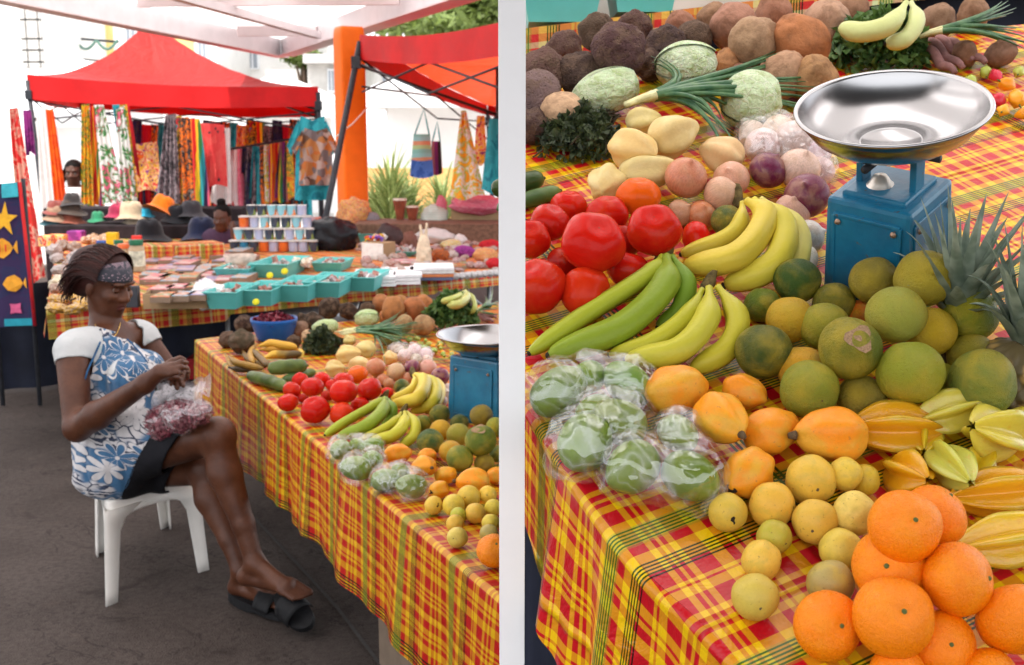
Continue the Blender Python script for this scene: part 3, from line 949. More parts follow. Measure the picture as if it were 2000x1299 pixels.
def stem_mesh(nm, mat, r, h, pts=5):
 m = MB(); n = 10
 m.tube([(0, 0, -0.02), (0, 0, h * 0.4), (0, 0.01, h)], [r, r * 0.8, r * 0.6], 8)
 for k in range(pts):
  a = 2 * PI * k / pts
  c, s_ = math.cos(a), math.sin(a)
  m.add([(-s_ * r * .8, c * r * .8, 0.0), (s_ * r * .8, -c * r * .8, 0.0), (c * r * 2.4, s_ * r * 2.4, -0.01)], [(0, 1, 2), (2, 1, 0)], None, 0, False)
 return m.mesh(nm, mat)
def scar_mesh(r, bumpy=0.2, mat=None):
 vs = [(0, 0, 0.012)]
 for k in range(14):
  a = 2 * PI * k / 14; q = r * (1 + bumpy * math.sin(3 * a + 1) + bumpy * 0.8 * math.sin(7 * a))
  vs.append((q * math.cos(a), q * math.sin(a), -0.004))
 m = MB(); m.add(vs, [(0, 1 + k, 1 + (k + 1) % 14) for k in range(14)])
 return m.mesh('stem_scar', mat or SCAR)
ME['lime'] = [pear_mesh('lime', 'lime', k + 20, 0.16, 0.0, 0.05) for k in range(3)]
SM = {'calyx': stem_mesh('calyx', CALYX, 0.085, 0.05), 'stub': stem_mesh('stem', STEM, 0.16, 0.22, 0), 'scar': scar_mesh(0.13), 'bigscar': scar_mesh(0.20, 0.35), 'tscar': scar_mesh(0.07, 0.3, simple('tomato_scar', (0.10, 0.06, 0.02), 0.8)), 'eye': scar_mesh(0.10, 0.15, STEM), 'palescar': scar_mesh(0.42, 0.22, simple('pale_scar', (0.32, 0.20, 0.11), 0.8, var=0.3, scale=12))}
def c4(x, y): return 400 + x * 580 / 1884, 560 + y * 400 / 1299
K4 = 580 / 1884
def c5(x, y): return 560 + x * 0.4, 780 + y * 0.4
K5 = 0.4
def centre(px, py, rpx, plane, lift=0.0, vr=1.0):
 """point and world radius of a round thing resting on a plane; lift in radii; vr: vertical radius over horizontal"""
 Z = 2.0
 rad = 0.03
 for _ in range(12):
  rad = rpx / FPX * Z
  o = rad * (vr + lift)
  Z = dep(py, TA + o) if plane == 'A' else rz(py, o)
 return at(px, py, Z), rad, Z
def look_quat(tilt_deg, az_deg, spin=0.0, plane='A'):
 """turn the fruit's own z axis: tilt from the plane's normal towards azimuth (0 = away from viewer, 90 = picture right, 180 = viewer)"""
 n = Vector((0, 0, 1)) if plane == 'A' else RN
 fwd = Vector((0, 1, 0)) - n * n.y; fwd.normalize(); rt = fwd.cross(n)
 a = R(az_deg); dirn = fwd * math.cos(a) + rt * math.sin(a)
 z = (n * math.cos(R(tilt_deg)) + dirn * math.sin(R(tilt_deg))).normalized()
 M = frame(z, rt) @ Matrix.Rotation(spin, 3, 'Z')
 return M.to_quaternion()
def fruit(kind, name, cat, px, py, rpx, plane, lift, color, label, group, tilt=None, az=None, sc=(1, 1, 1), part=None, var=None, jit=0.10):
 me = ME[kind][(var if var is not None else rnd.randrange(99)) % len(ME[kind])]
 p, rad, Z = centre(px, py, rpx, plane, lift, min(1, sc[2] if sc[2] < 1 else 1))
 o = bpy.data.objects.new(name, me); COL.objects.link(o)
 o.location = p
 o.rotation_mode = 'QUATERNION'
 tilt = rnd.uniform(5, 60) if tilt is None else tilt
 az = rnd.uniform(90, 270) if az is None else az
 o.rotation_quaternion = look_quat(tilt, az, rnd.uniform(0, 6.28), plane)
 o.scale = (rad * sc[0], rad * sc[1], rad * sc[2])
 k = [1 + rnd.uniform(-jit, jit) for _ in range(3)]
 o.color = (min(1, color[0] * k[0]), min(1, color[1] * k[1]), min(1, color[2] * k[2]), 1)
 meta(o, label, cat, group)
 if part:
  me_v = max(v.co.z for v in me.vertices if math.hypot(v.co.x, v.co.y) < 0.08)
  ch = bpy.data.objects.new(SM[part].name.split('.')[0], SM[part]); COL.objects.link(ch); ch.parent = o
  ch.location = (0, 0, me_v - 0.004)
 return o
RED = (0.50, 0.010, 0.005); ORG = (0.66, 0.10, 0.006)
GREEN = (0.11, 0.16, 0.014); DGREEN = (0.045, 0.085, 0.012); YGREEN = (0.26, 0.27, 0.02); OLIVE = (0.22, 0.16, 0.02); YEL = (0.62, 0.34, 0.02)
GUA = (0.68, 0.46, 0.055); PAP = (0.82, 0.29, 0.012); MAN = (0.93, 0.235, 0.002)
# ---- tomatoes, table beside the woman
for i, (x, y, r, l, c, s_) in enumerate([
 (528, 735, 65, 0, RED, 'tomato at the outer end of the low pile, nearest the cucumbers\' tips'),
 (700, 780, 95, 0, RED, 'big flat red tomato in the front row of the low pile, showing its dark scar'),
 (868, 803, 78, 0, (0.55, 0.03, 0.006), 'orange red tomato in the front row touching the green bananas'),
 (553, 655, 60, .3, RED, 'tomato resting on the edge of the low pile above its outermost one'),
 (683, 637, 73, 1.1, RED, 'bright round tomato stacked high next to the crowning one'),
 (880, 665, 90, 1.1, RED, 'largest glossy tomato crowning the low pile'),
 (1045, 650, 80, .9, RED, 'smooth tomato on the low pile closest to the brown onions'),
 (985, 752, 62, .1, RED, 'tomato tucked behind the stalk of the green bananas on the low table'),
 (605, 592, 52, .3, RED, 'tomato at the rear of the low pile by the green cucumber'),
 (745, 590, 54, .5, RED, 'paired small tomato at the back of the low pile'),
 (880, 600, 66, .6, RED, 'tomato peeking out behind the crowning one'),
 (968, 558, 66, .6, ORG, 'unripe orange tomato at the back beside the brown onion'),
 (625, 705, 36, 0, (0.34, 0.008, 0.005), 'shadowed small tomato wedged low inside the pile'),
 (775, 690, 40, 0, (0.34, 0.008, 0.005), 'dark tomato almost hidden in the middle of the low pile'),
 (808, 628, 44, .4, RED, 'small tomato between the two tallest ones of the low pile'),
 (1160, 672, 40, 0, RED, 'lone small tomato beside the dark lime on the low table')]):
 X, Y = c4(x, y)
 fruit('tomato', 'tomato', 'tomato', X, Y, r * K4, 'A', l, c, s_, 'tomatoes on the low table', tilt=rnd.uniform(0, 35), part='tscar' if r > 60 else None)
# ---- tomatoes, sloping display
for x, y, r, l, c, s_, tl, az in [
 (1159, 474, 64, .9, RED, 'largest glossy tomato with a dimpled top on the sloping display', 22, 150),
 (1278, 449, 54, .8, RED, 'square shouldered tomato beside the biggest one on the slope', 20, 200),
 (1247, 384, 44, .5, ORG, 'orange tomato with pale shoulders behind the others on the slope', 10, 0),
 (1186, 418, 42, .5, RED, 'tomato half hidden behind the biggest one on the slope', 10, 0),
 (1111, 403, 36, .2, RED, 'small tomato at the far rear of the big pile on the slope', 10, 0),
 (1074, 434, 40, .6, RED, 'tomato stacked above the cut off ones at the white post', 15, 90),
 (1036, 467, 40, .7, RED, 'tomato with window glints cut off by the white post', 20, 180),
 (1047, 560, 60, .1, RED, 'large low tomato by the white post with its stem scar showing', 15, 270),
 (1145, 572, 54, 0, (0.55, 0.028, 0.006), 'orange red tomato lying in front, above the long green banana', 70, 120),
 (1227, 527, 42, 0, RED, 'tomato behind the banana stalk on the slope', 30, 30),
 (1362, 466, 34, 0, RED, 'tomato lying alone between the lime and the banana stalk on the slope', 60, 90),
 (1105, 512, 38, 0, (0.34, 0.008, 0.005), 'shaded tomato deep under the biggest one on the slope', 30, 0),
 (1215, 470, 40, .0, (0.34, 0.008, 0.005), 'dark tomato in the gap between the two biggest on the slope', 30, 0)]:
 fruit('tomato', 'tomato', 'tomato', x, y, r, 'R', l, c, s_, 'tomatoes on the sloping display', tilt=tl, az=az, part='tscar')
# ---- green oranges
for x, y, r, l, c, s_ in [
 (1490, 812, 68, .2, DGREEN, 'dark green orange right beside the yellow banana hand on the low table'),
 (1380, 868, 58, 0, GREEN, 'green orange tucked behind the ripening bananas on the low table'),
 (1495, 912, 70, .2, YEL, 'yellow orange lying between green ones on the low table'),
 (1430, 985, 86, .1, DGREEN, 'darkest green orange at the outer side of the low pile'),
 (1605, 940, 76, .4, YGREEN, 'yellow green orange in the middle of the low pile'),
 (1755, 818, 75, .8, OLIVE, 'brownish olive orange leaning on the blue scale'),
 (1848, 892, 66, 1.0, YGREEN, 'pale yellow orange high on the low pile'),
 (1748, 975, 102, 1.0, GREEN, 'big green orange with a pale brown scar on the low table'),
 (1615, 866, 60, 0, DGREEN, 'shaded green orange in front of the blue scale foot'),
 (1560, 1045, 74, .1, YEL, 'yellow orange behind the speckled green one on the low table'),
 (1617, 1092, 88, .2, GREEN, 'green orange with a yellow cheek and a dark navel, above the papayas'),
 (1772, 1122, 66, 0, OLIVE, 'dark olive orange low behind the two papayas'),
 (1858, 1060, 56, .3, GREEN, 'green orange at the pile edge by the white post'),
 (1862, 800, 46, .9, YGREEN, 'small yellow orange against the scale by the white post')]:
 X, Y = c4(x, y)
 fruit('citrus', 'green_orange', 'orange', X, Y, r * K4, 'A', l, c, s_, 'green oranges on the low table', part='palescar' if r > 100 else ('eye' if r > 70 else None), tilt=25 if r > 100 else None, az=190 if r > 100 else None)
for x, y, r, l, c, s_, pt, tl, az in [
 (1660, 680, 62, 1.1, GREEN, 'green orange with a pale brown scar on top of the big heap', 'palescar', 34, 175),
 (1778, 728, 65, .8, YGREEN, 'yellow green orange at the front of the big heap', None, 40, 0),
 (1750, 615, 58, 1.5, (0.36, 0.33, 0.045), 'pale yellow orange with a healed scratch, high on the big heap', None, 40, 0),
 (1805, 543, 58, 1.6, (0.42, 0.33, 0.03), 'yellow orange at the very top of the big heap', None, 40, 0),
 (1707, 548, 48, 1.1, OLIVE, 'brown cheeked orange leaning on the blue scale on the slope', None, 40, 0),
 (1896, 614, 54, .9, (0.17, 0.20, 0.015), 'smooth green orange below the pineapple crown', 'eye', 75, 100),
 (1817, 648, 50, .8, YEL, 'ripe yellow orange squeezed behind the pale scratched one', None, 40, 0),
 (1919, 747, 67, .5, (0.15, 0.20, 0.03), 'broad green orange above the star fruit', 'eye', 72, 110),
 (1897, 695, 46, .2, (0.24, 0.24, 0.02), 'green orange hidden behind the broad one above the star fruit', None, 40, 0),
 (1609, 637, 49, .5, YGREEN, 'yellow green orange behind the scarred one', None, 40, 0),
 (1543, 624, 47, .4, YEL, 'golden orange between two dark green ones on the slope', None, 40, 0),
 (1491, 686, 56, .2, DGREEN, 'dark green orange touching the ripening bananas on the slope', None, 40, 0),
 (1557, 548, 46, .3, DGREEN, 'glossy dark green orange beside the yellow banana hand', None, 40, 0),
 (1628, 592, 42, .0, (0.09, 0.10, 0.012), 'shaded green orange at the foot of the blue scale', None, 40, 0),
 (1489, 596, 36, 0, GREEN, 'small green orange under the tips of the yellow bananas', None, 40, 0),
 (1566, 722, 48, .0, YEL, 'yellow orange half covered by the one with the dark navel', None, 40, 0),
 (1580, 760, 58, .4, (0.22, 0.25, 0.02), 'green orange with a yellow cheek and dark navel near the papayas', 'eye', 78, 165),
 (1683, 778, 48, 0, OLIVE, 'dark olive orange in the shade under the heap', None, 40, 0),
 (1838, 742, 36, .1, YGREEN, 'yellowish orange peeping between two large green ones', None, 40, 0),
 (1676, 610, 26, .2, ORG, 'small bright orange fruit deep inside the big heap', None, 40, 0),
 (1993, 742, 40, .1, (0.5, 0.34, 0.04), 'pale yellow orange at the outer end of the heap by the pineapple', None, 40, 0)]:
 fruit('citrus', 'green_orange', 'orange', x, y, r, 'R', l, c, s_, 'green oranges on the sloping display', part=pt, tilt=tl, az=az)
# ---- limes loose
X, Y = c4(1250, 635)
fruit('citrus', 'lime', 'lime', X, Y, 52 * K4, 'A', .1, DGREEN, 'dark green lime under the yellow banana hand on the low table', 'loose limes')
X, Y = c4(1270, 675)
fruit('citrus', 'lime', 'lime', X, Y, 40 * K4, 'A', 0, (0.09, 0.14, 0.05), 'greyish lime half covered by the yellow banana on the low table', 'loose limes')
fruit('citrus', 'lime', 'lime', 1420, 432, 32, 'R', .4, DGREEN, 'dark lime beside the brown stalk of the yellow bananas on the slope', 'loose limes')
fruit('citrus', 'lime', 'lime', 1440, 466, 26, 'R', .2, (0.11, 0.17, 0.06), 'pale lime peeking from behind the yellow banana on the slope', 'loose limes')
# ---- yellow guavas
for x, y, r, l, c, s_, pt in [
 (718, 518, 46, 0, GUA, 'yellow fruit with a ragged black scar, first in the row by the lime bags', 'bigscar'),
 (815, 517, 54, 0, GUA, 'plain yellow fruit next to the black scarred one on the low table', None),
 (890, 477, 58, .1, GUA, 'yellow fruit with a small navel under the papaya on the low table', 'eye'),
 (982, 465, 44, .6, (0.74, 0.5, 0.06), 'spotted yellow fruit resting on top of others on the low table', 'eye'),
 (922, 556, 50, 0, GUA, 'yellow fruit in the second row behind the small green one', None),
 (1008, 532, 44, .2, GUA, 'yellow fruit by the white post in the second row', None),
 (837, 568, 41, 0, (0.45, 0.42, 0.04), 'small greenish yellow fruit on the low table', 'eye'),
 (823, 607, 45, 0, GUA, 'yellow fruit touching the foremost speckled one', None),
 (833, 675, 51, 0, (0.62, 0.45, 0.09), 'foremost speckled yellow fruit on the low table edge', 'eye'),
 (997, 606, 46, 0, GUA, 'yellow fruit behind the mandarin on the low table', None),
 (988, 655, 46, 0, (0.45, 0.32, 0.10), 'brownish russet fruit against the mandarin on the low table', None)]:
 X, Y = c5(x, y)
 fruit('guava', 'yellow_guava', 'guava', X, Y, r * K5, 'A', l, c, s_, 'yellow guavas on the low table', part=pt, tilt=75, az=180 + rnd.uniform(-40, 40))
for x, y, r, l, c, s_, pt, az in [
 (1422, 1001, 38, 0, GUA, 'yellow guava with a ragged black scar below the bagged limes', 'bigscar', 178),
 (1508, 986, 46, 0, GUA, 'plain round yellow guava below the orange papaya', 'eye', 120),
 (1584, 938, 49, .2, GUA, 'large yellow guava with a small navel under the papaya stem', 'eye', 180),
 (1651, 926, 33, 1.0, (0.78, 0.52, 0.06), 'small ripe guava with brown speckles sitting on top', 'eye', 250),
 (1688, 937, 31, .2, (0.66, 0.42, 0.03), 'golden guava with a black end behind the speckled one', 'bigscar', 90),
 (1592, 1019, 45, .1, GUA, 'yellow guava in the middle row with a low navel', 'eye', 200),
 (1669, 1003, 44, .5, (0.74, 0.55, 0.12), 'pale cream guava with faint scratches beside the mandarins', None, 180),
 (1512, 1049, 35, 0, (0.45, 0.42, 0.04), 'small lime yellow guava in the slope\'s middle row', 'eye', 150),
 (1643, 1074, 42, .1, (0.72, 0.46, 0.07), 'yellow guava tucked against the dimpled mandarin', None, 180),
 (1622, 1140, 46, 0, (0.40, 0.28, 0.09), 'russet brown guava below the mandarin pile', None, 180),
 (1487, 1094, 40, 0, (0.76, 0.50, 0.07), 'pale yellow guava above the foremost speckled one', 'eye', 110),
 (1475, 1166, 46, 0, (0.60, 0.43, 0.08), 'foremost speckled guava standing alone on the plaid', 'eye', 180),
 (1700, 1062, 20, .2, GUA, 'tiny glimpse of a guava behind the mandarins', None, 180)]:
 fruit('guava', 'yellow_guava', 'guava', x, y, r, 'R', l, c, s_, 'yellow guavas on the sloping display', part=pt, tilt=72, az=az)
# ---- mandarins
X, Y = c5(1010, 740)
fruit('mandarin', 'mandarin', 'mandarin', X, Y, 84 * K5, 'A', 0, MAN, 'single orange mandarin at the corner of the low table by the white post', None, tilt=40, az=160, part='calyx')
for x, y, r, l, s_, tl, az in [
 (1767, 1028, 71, 2.1, 'topmost mandarin of the bright pile', 32, 175),
 (1826, 1006, 62, 1.5, 'mandarin leaning behind the topmost one', 40, 60),
 (1871, 1132, 73, 1.2, 'mandarin on the outer side of the pile with its calyx turned outward', 62, 115),
 (1738, 1108, 74, .7, 'mandarin with a wide puckered dimple behind the pile front', 45, 215),
 (1617, 1222, 68, 0, 'mandarin at the near end of the pile touching the plaid cloth', 42, 160),
 (1745, 1206, 79, .8, 'largest mandarin in the front of the pile', 30, 178),
 (1838, 1258, 66, 0, 'shaded mandarin low between two big ones', 40, 178),
 (1982, 1210, 74, .5, 'mandarin at the far outer end of the pile below the star fruit', 100, 170),
 (1755, 1318, 56, 0, 'mandarin cut off by the bottom of the picture', 20, 170),
 (1935, 1318, 52, 0, 'dark mandarin in the bottom corner under its neighbours', 20, 170)]:
 fruit('mandarin', 'mandarin', 'mandarin', x, y, r, 'R', l, MAN, s_, 'mandarins heaped on the sloping display', tilt=tl, az=az, part='calyx', jit=0.06)
# ---- papayas
def papaya(px, py, r, plane, lift, asp, tilt, az, label, group, part='stub', col=PAP):
 o = fruit('papaya', 'papaya', 'papaya', px, py, r, plane, lift, col, label, group, tilt=tilt, az=az, sc=(1, 1, asp), part=part)
 for c_ in o.children: c_.scale = (1, 1, 1 / asp)
 return o
for x, y, r, l, a, tl, az, s_, pt in [
 (1228, 1060, 72, .0, 1.22, 88, 75, 'plain orange papaya next to the bagged limes on the low table', None),
 (1395, 1140, 76, .6, 1.35, 80, 150, 'ridged papaya with its brown stem end turned to the viewer on the low table', 'stub'),
 (1412, 1075, 58, .0, 1.1, 85, 60, 'papaya mostly hidden behind the ridged one on the low table', None),
 (1532, 1195, 64, .0, 1.15, 85, 60, 'smooth papaya behind the ridged one near the green oranges', None),
 (1700, 1237, 92, .1, 1.2, 86, 265, 'biggest papaya on the low table with its stem to one side', 'stub'),
 (1482, 1290, 66, .0, 1.15, 86, 215, 'papaya with a round dark end above the yellow fruit on the low table', 'bigscar'),
 (1850, 1200, 60, .0, 1.1, 85, 90, 'orange papaya by the white post behind the biggest one', None)]:
 X, Y = c4(x, y); papaya(X, Y, r * K4, 'A', l, a, tl, az, s_, 'papayas on the low table', pt)
for x, y, r, l, a, tl, az, s_, pt in [
 (1322, 762, 53, .0, 1.22, 88, 75, 'smooth bright papaya beside the bagged limes on the slope', None),
 (1410, 818, 53, .5, 1.32, 78, 158, 'ridged pale papaya with a brown stem pointing at the viewer on the slope', 'stub'),
 (1455, 766, 40, .0, 1.15, 85, 120, 'papaya mostly hidden behind the ridged pale one', 'eye'),
 (1508, 842, 52, .0, 1.2, 86, 60, 'smooth papaya lying between two others on the slope', None),
 (1460, 926, 52, .0, 1.18, 88, 220, 'papaya with a round dark end above the scarred guava', 'bigscar'),
 (1622, 850, 62, .2, 1.15, 86, 265, 'biggest papaya on the slope with its stem to one side', 'stub')]:
 papaya(x, y, r, 'R', l, a, tl, az, s_, 'papayas on the sloping display', pt)
# ---- onions
BRN = (0.50, 0.20, 0.085); PNK = (0.62, 0.36, 0.28); PUR = (0.16, 0.018, 0.06); GAR = (0.74, 0.66, 0.62)
for x, y, r, l, c, s_, nm in [
 (1085, 510, 62, .6, BRN, 'shiny brown onion next to the orange tomato', 'onion'),
 (1212, 542, 62, .3, (0.58, 0.33, 0.19), 'pale brown onion in the middle of the low table', 'onion'),
 (1132, 592, 42, 0, BRN, 'brown onion low behind the tomatoes', 'onion'),
 (1100, 560, 36, 0, BRN, 'small brown onion in the gap under the shiny one', 'onion'),
 (1315, 515, 54, .7, PUR, 'purple onion lying high beside the garlic bags on the low table', 'onion'),
 (1490, 572, 62, .4, PUR, 'larger purple onion near the blue scale on the low table', 'onion'),
 (1415, 515, 58, .5, PNK, 'pinkish onion between the two purple ones on the low table', 'onion'),
 (1285, 582, 42, 0, BRN, 'brown onion behind the stalk of the yellow bananas on the low table', 'onion'),
 (1165, 612, 36, 0, BRN, 'small onion tucked behind the smooth tomato', 'onion'),
 (1455, 622, 44, .1, PNK, 'pale pink onion against the yellow bananas on the low table', 'onion'),
 (1523, 682, 42, 0, GAR, 'white garlic bulb at the foot of the blue scale on the low table', 'garlic'),
 (1505, 728, 38, 0, GAR, 'white garlic bulb close to the dark green orange on the low table', 'garlic'),
 (1545, 640, 30, 0, GAR, 'small garlic bulb behind the other two at the blue scale', 'garlic')]:
 X, Y = c4(x, y); fruit('onion', nm, nm, X, Y, r * K4, 'A', l, c, s_, 'onions on the low table' if nm == 'onion' else 'garlic bulbs')
for x, y, r, l, c, s_, nm in [
 (1340, 347, 42, .6, (0.52, 0.22, 0.12), 'shiny copper onion behind the orange tomato on the slope', 'onion'),
 (1409, 381, 37, .3, PNK, 'pale onion above the lime on the slope', 'onion'),
 (1328, 416, 27, 0, (0.5, 0.25, 0.15), 'small brown onion behind the square tomato', 'onion'),
 (1370, 419, 28, 0, BRN, 'dark copper onion in the shade beside the lime', 'onion'),
 (1428, 350, 36, .5, (0.62, 0.36, 0.22), 'beige onion above the stalk of the yellow bananas', 'onion'),
 (1500, 333, 37, .6, PUR, 'magenta onion beside the netted garlic on the slope', 'onion'),
 (1576, 382, 44, .5, PUR, 'deep purple onion next to the blue scale on the slope', 'onion'),
 (1548, 412, 36, .2, PNK, 'pink onion behind the yellow banana hand on the slope', 'onion'),
 (1580, 462, 33, 0, GAR, 'pale garlic bulb between the yellow bananas and the scale', 'garlic'),
 (1568, 506, 30, 0, GAR, 'white garlic bulb low beside the scale', 'garlic'),
 (1560, 330, 42, .4, (0.70, 0.52, 0.46), 'big blush onion behind the deep purple one', 'onion')]:
 fruit('onion', nm, nm, x, y, r, 'R', l, c, s_, 'onions on the sloping display' if nm == 'onion' else 'garlic bulbs')
# ---- chayotes
CHA = (0.62, 0.43, 0.15)
for x, y, r, l, a, s_ in [
 (915, 428, 66, .4, 1.25, 'smooth chayote in front of the herb bunch on the low table'),
 (1020, 395, 62, .5, 1.1, 'round pale chayote under the spring onions on the low table'),
 (922, 342, 44, .8, 1.15, 'small chayote at the tied end of the spring onions'),
 (830, 517, 60, .1, 1.1, 'ribbed chayote nearest the tomatoes on the low table'),
 (985, 497, 62, .1, 1.35, 'long chayote beside the shiny brown onion'),
 (1180, 452, 52, .4, 1.1, 'yellowish chayote next to the garlic bags on the low table')]:
 X, Y = c4(x, y); fruit('chayote', 'chayote', 'chayote', X, Y, r * K4, 'A', l, CHA, s_, 'chayotes on the low table', tilt=80, az=rnd.uniform(60, 300), sc=(1, 1, a))
for x, y, r, l, a, az, s_ in [
 (1240, 292, 46, .6, 1.2, 140, 'smooth chayote at the side of the dark herbs on the slope'),
 (1317, 264, 47, .8, 1.15, 60, 'pale ribbed chayote under the green stalks on the slope'),
 (1258, 236, 32, .8, 1.1, 90, 'small chayote tucked under the tied spring onions on the slope'),
 (1183, 360, 42, .1, 1.1, 200, 'knobbly chayote behind the small rear tomato on the slope'),
 (1270, 335, 40, .3, 1.6, 95, 'long pale chayote behind the orange tomato on the slope'),
 (1408, 303, 42, .3, 1.1, 300, 'golden chayote between onions and netted garlic on the slope')]:
 fruit('chayote', 'chayote', 'chayote', x, y, r, 'R', l, (0.68, 0.47, 0.20), s_, 'chayotes on the sloping display', tilt=80, az=az, sc=(1, 1, a))
# ---- roots
RT_ = (0.40, 0.15, 0.05); DK = (0.055, 0.032, 0.02)
for x, y, r, l, c, k, s_ in [
 (1195, 142, 72, .8, RT_, 'root', 'round sweet potato standing tallest in the brown heap on the low table'),
 (1325, 140, 74, .6, RT_, 'root', 'big sweet potato next to the parsley at the back of the low table'),
 (1120, 105, 56, .3, RT_, 'root', 'long sweet potato at the back rim of the low table'),
 (1245, 100, 46, .2, RT_, 'root', 'sweet potato squeezed behind the two big ones'),
 (1390, 112, 58, .1, RT_, 'root', 'sweet potato partly covered by the parsley'),
 (1268, 236, 56, .1, (0.42, 0.24, 0.12), 'root', 'pale sweet potato behind the wrapped cabbage'),
 (1388, 246, 66, .1, (0.42, 0.22, 0.10), 'root', 'sweet potato lying in front of the parsley'),
 (1140, 196, 42, .0, RT_, 'root', 'small sweet potato behind the pale cabbage'),
 (660, 318, 46, .2, (0.52, 0.34, 0.17), 'root', 'light tan tuber beside the blue bowl'),
 (600, 272, 50, .0, (0.22, 0.12, 0.08), 'root', 'brown tuber close behind the blue bowl'),
 (790, 135, 66, .9, DK, 'dark_root', 'tall hairy yam sticking up behind the cabbages'),
 (690, 218, 56, .2, DK, 'dark_root', 'dark yam between the blue bowl and the cabbage'),
 (615, 210, 42, .0, DK, 'dark_root', 'dark yam behind the rim of the blue bowl'),
 (910, 155, 54, .2, DK, 'dark_root', 'black rooted yam beside the pale cabbage'),
 (1030, 145, 46, .1, (0.10, 0.05, 0.03), 'dark_root', 'dark tuber beside the tallest sweet potato'),
 (250, 240, 60, .0, DK, 'dark_root', 'dark yam at the far corner behind the blue bowl'),
 (232, 350, 74, .1, (0.10, 0.065, 0.04), 'dark_root', 'broad hairy yam on the corner of the low table'),
 (142, 335, 52, .0, (0.14, 0.085, 0.055), 'dark_root', 'yam at the outermost corner of the low table'),
 (565, 348, 42, .0, (0.09, 0.055, 0.035), 'dark_root', 'small dark yam in front of the blue bowl')]:
 X, Y = c4(x, y); nm = 'sweet_potato' if k == 'root' else 'dark_yam'
 fruit(k, nm, 'sweet potato' if k == 'root' else 'yam', X, Y, r * K4, 'A', l, c, s_, 'root vegetables on the low table', tilt=rnd.uniform(20, 80), sc=(1, 1, rnd.uniform(1.05, 1.25)))
for k_, (x, y, r) in enumerate([(1100, 95, 32), (1165, 62, 34), (1240, 55, 32), (1395, 40, 34), (1510, 30, 36), (1660, 28, 34), (1330, 52, 30), (1450, 155, 28), (1830, 45, 34), (1900, 30, 30), (1955, 105, 26), (1885, 105, 24)]):
 fruit('root' if k_ > 2 else 'dark_root', 'root_vegetable', 'root vegetable', x, y, r, 'R', 0, (0.30, 0.15, 0.09) if k_ > 2 else (0.13, 0.075, 0.06), 'brown root in the crowded back row of the slope', 'assorted roots in the back row of the slope', sc=(1, 1, 1.2))
for x, y, r, l, c, k, s_ in [
 (1472, 82, 50, .6, (0.42, 0.22, 0.14), 'root', 'pale brown sweet potato with a dark eye at the back of the slope'),
 (1562, 84, 55, .5, (0.40, 0.16, 0.07), 'root', 'reddish brown sweet potato beside the parsley on the slope'),
 (1525, 148, 44, .2, (0.45, 0.27, 0.16), 'root', 'sweet potato low in front of the reddish one'),
 (1590, 155, 46, .1, (0.38, 0.20, 0.10), 'root', 'sweet potato just above the rim of the steel pan'),
 (1435, 55, 46, .2, (0.36, 0.19, 0.12), 'root', 'sweet potato at the very back in the shade'),
 (1612, 46, 44, .2, (0.45, 0.28, 0.18), 'root', 'sweet potato behind the reddish one, cut by the parsley'),
 (1425, 128, 34, .0, (0.48, 0.20, 0.09), 'root', 'orange skinned sweet potato behind the pale cabbage'),
 (1208, 100, 54, .8, (0.10, 0.06, 0.05), 'dark_root', 'tall dark yam with a pale broken end on the slope'),
 (1300, 92, 40, .2, (0.10, 0.06, 0.05), 'dark_root', 'dark yam below the teal trays'),
 (1355, 78, 36, .1, (0.13, 0.07, 0.05), 'dark_root', 'brown yam piece beside the cabbage at the back'),
 (1137, 148, 44, .2, (0.08, 0.045, 0.035), 'dark_root', 'dark yam behind the leaning cabbage'),
 (1062, 140, 44, .3, (0.16, 0.09, 0.075), 'dark_root', 'mauve brown yam at the rear by the white post'),
 (1048, 188, 50, .2, (0.24, 0.15, 0.13), 'dark_root', 'large mauve yam beside the white post'),
 (1095, 220, 40, .3, (0.56, 0.38, 0.24), 'root', 'pale tan tuber in front of the mauve yam'),
 (1040, 248, 34, .0, (0.12, 0.07, 0.06), 'dark_root', 'small dark yam by the white post under the tan tuber'),
 (1270, 128, 30, .0, (0.09, 0.05, 0.04), 'dark_root', 'black yam in the gap between the two cabbages')]:
 nm = 'sweet_potato' if k == 'root' else 'dark_yam'
 fruit(k, nm, 'sweet potato' if k == 'root' else 'yam', x, y, r, 'R', l, c, s_, 'root vegetables on the sloping display', tilt=rnd.uniform(20, 80), sc=(1, 1, rnd.uniform(1.0, 1.2)))
# ------------------------------------------------------------------ placing helpers on the two tables
def pt(plane, px, py, h):
 """world point whose height over the table is h (metres) at a pixel"""
 return at(px, py, dep(py, TA + h)) if plane == 'A' else onr(px, py, h)
def ptc(plane, px, py, h): return pt(plane, px, py, h)
NRM = {'A': Vector((0, 0, 1)), 'R': RN}
def mpp(plane, py, h=0.03):
 """metres per source pixel there"""
 return (dep(py, TA + h) if plane == 'A' else rz(py, h)) / FPX
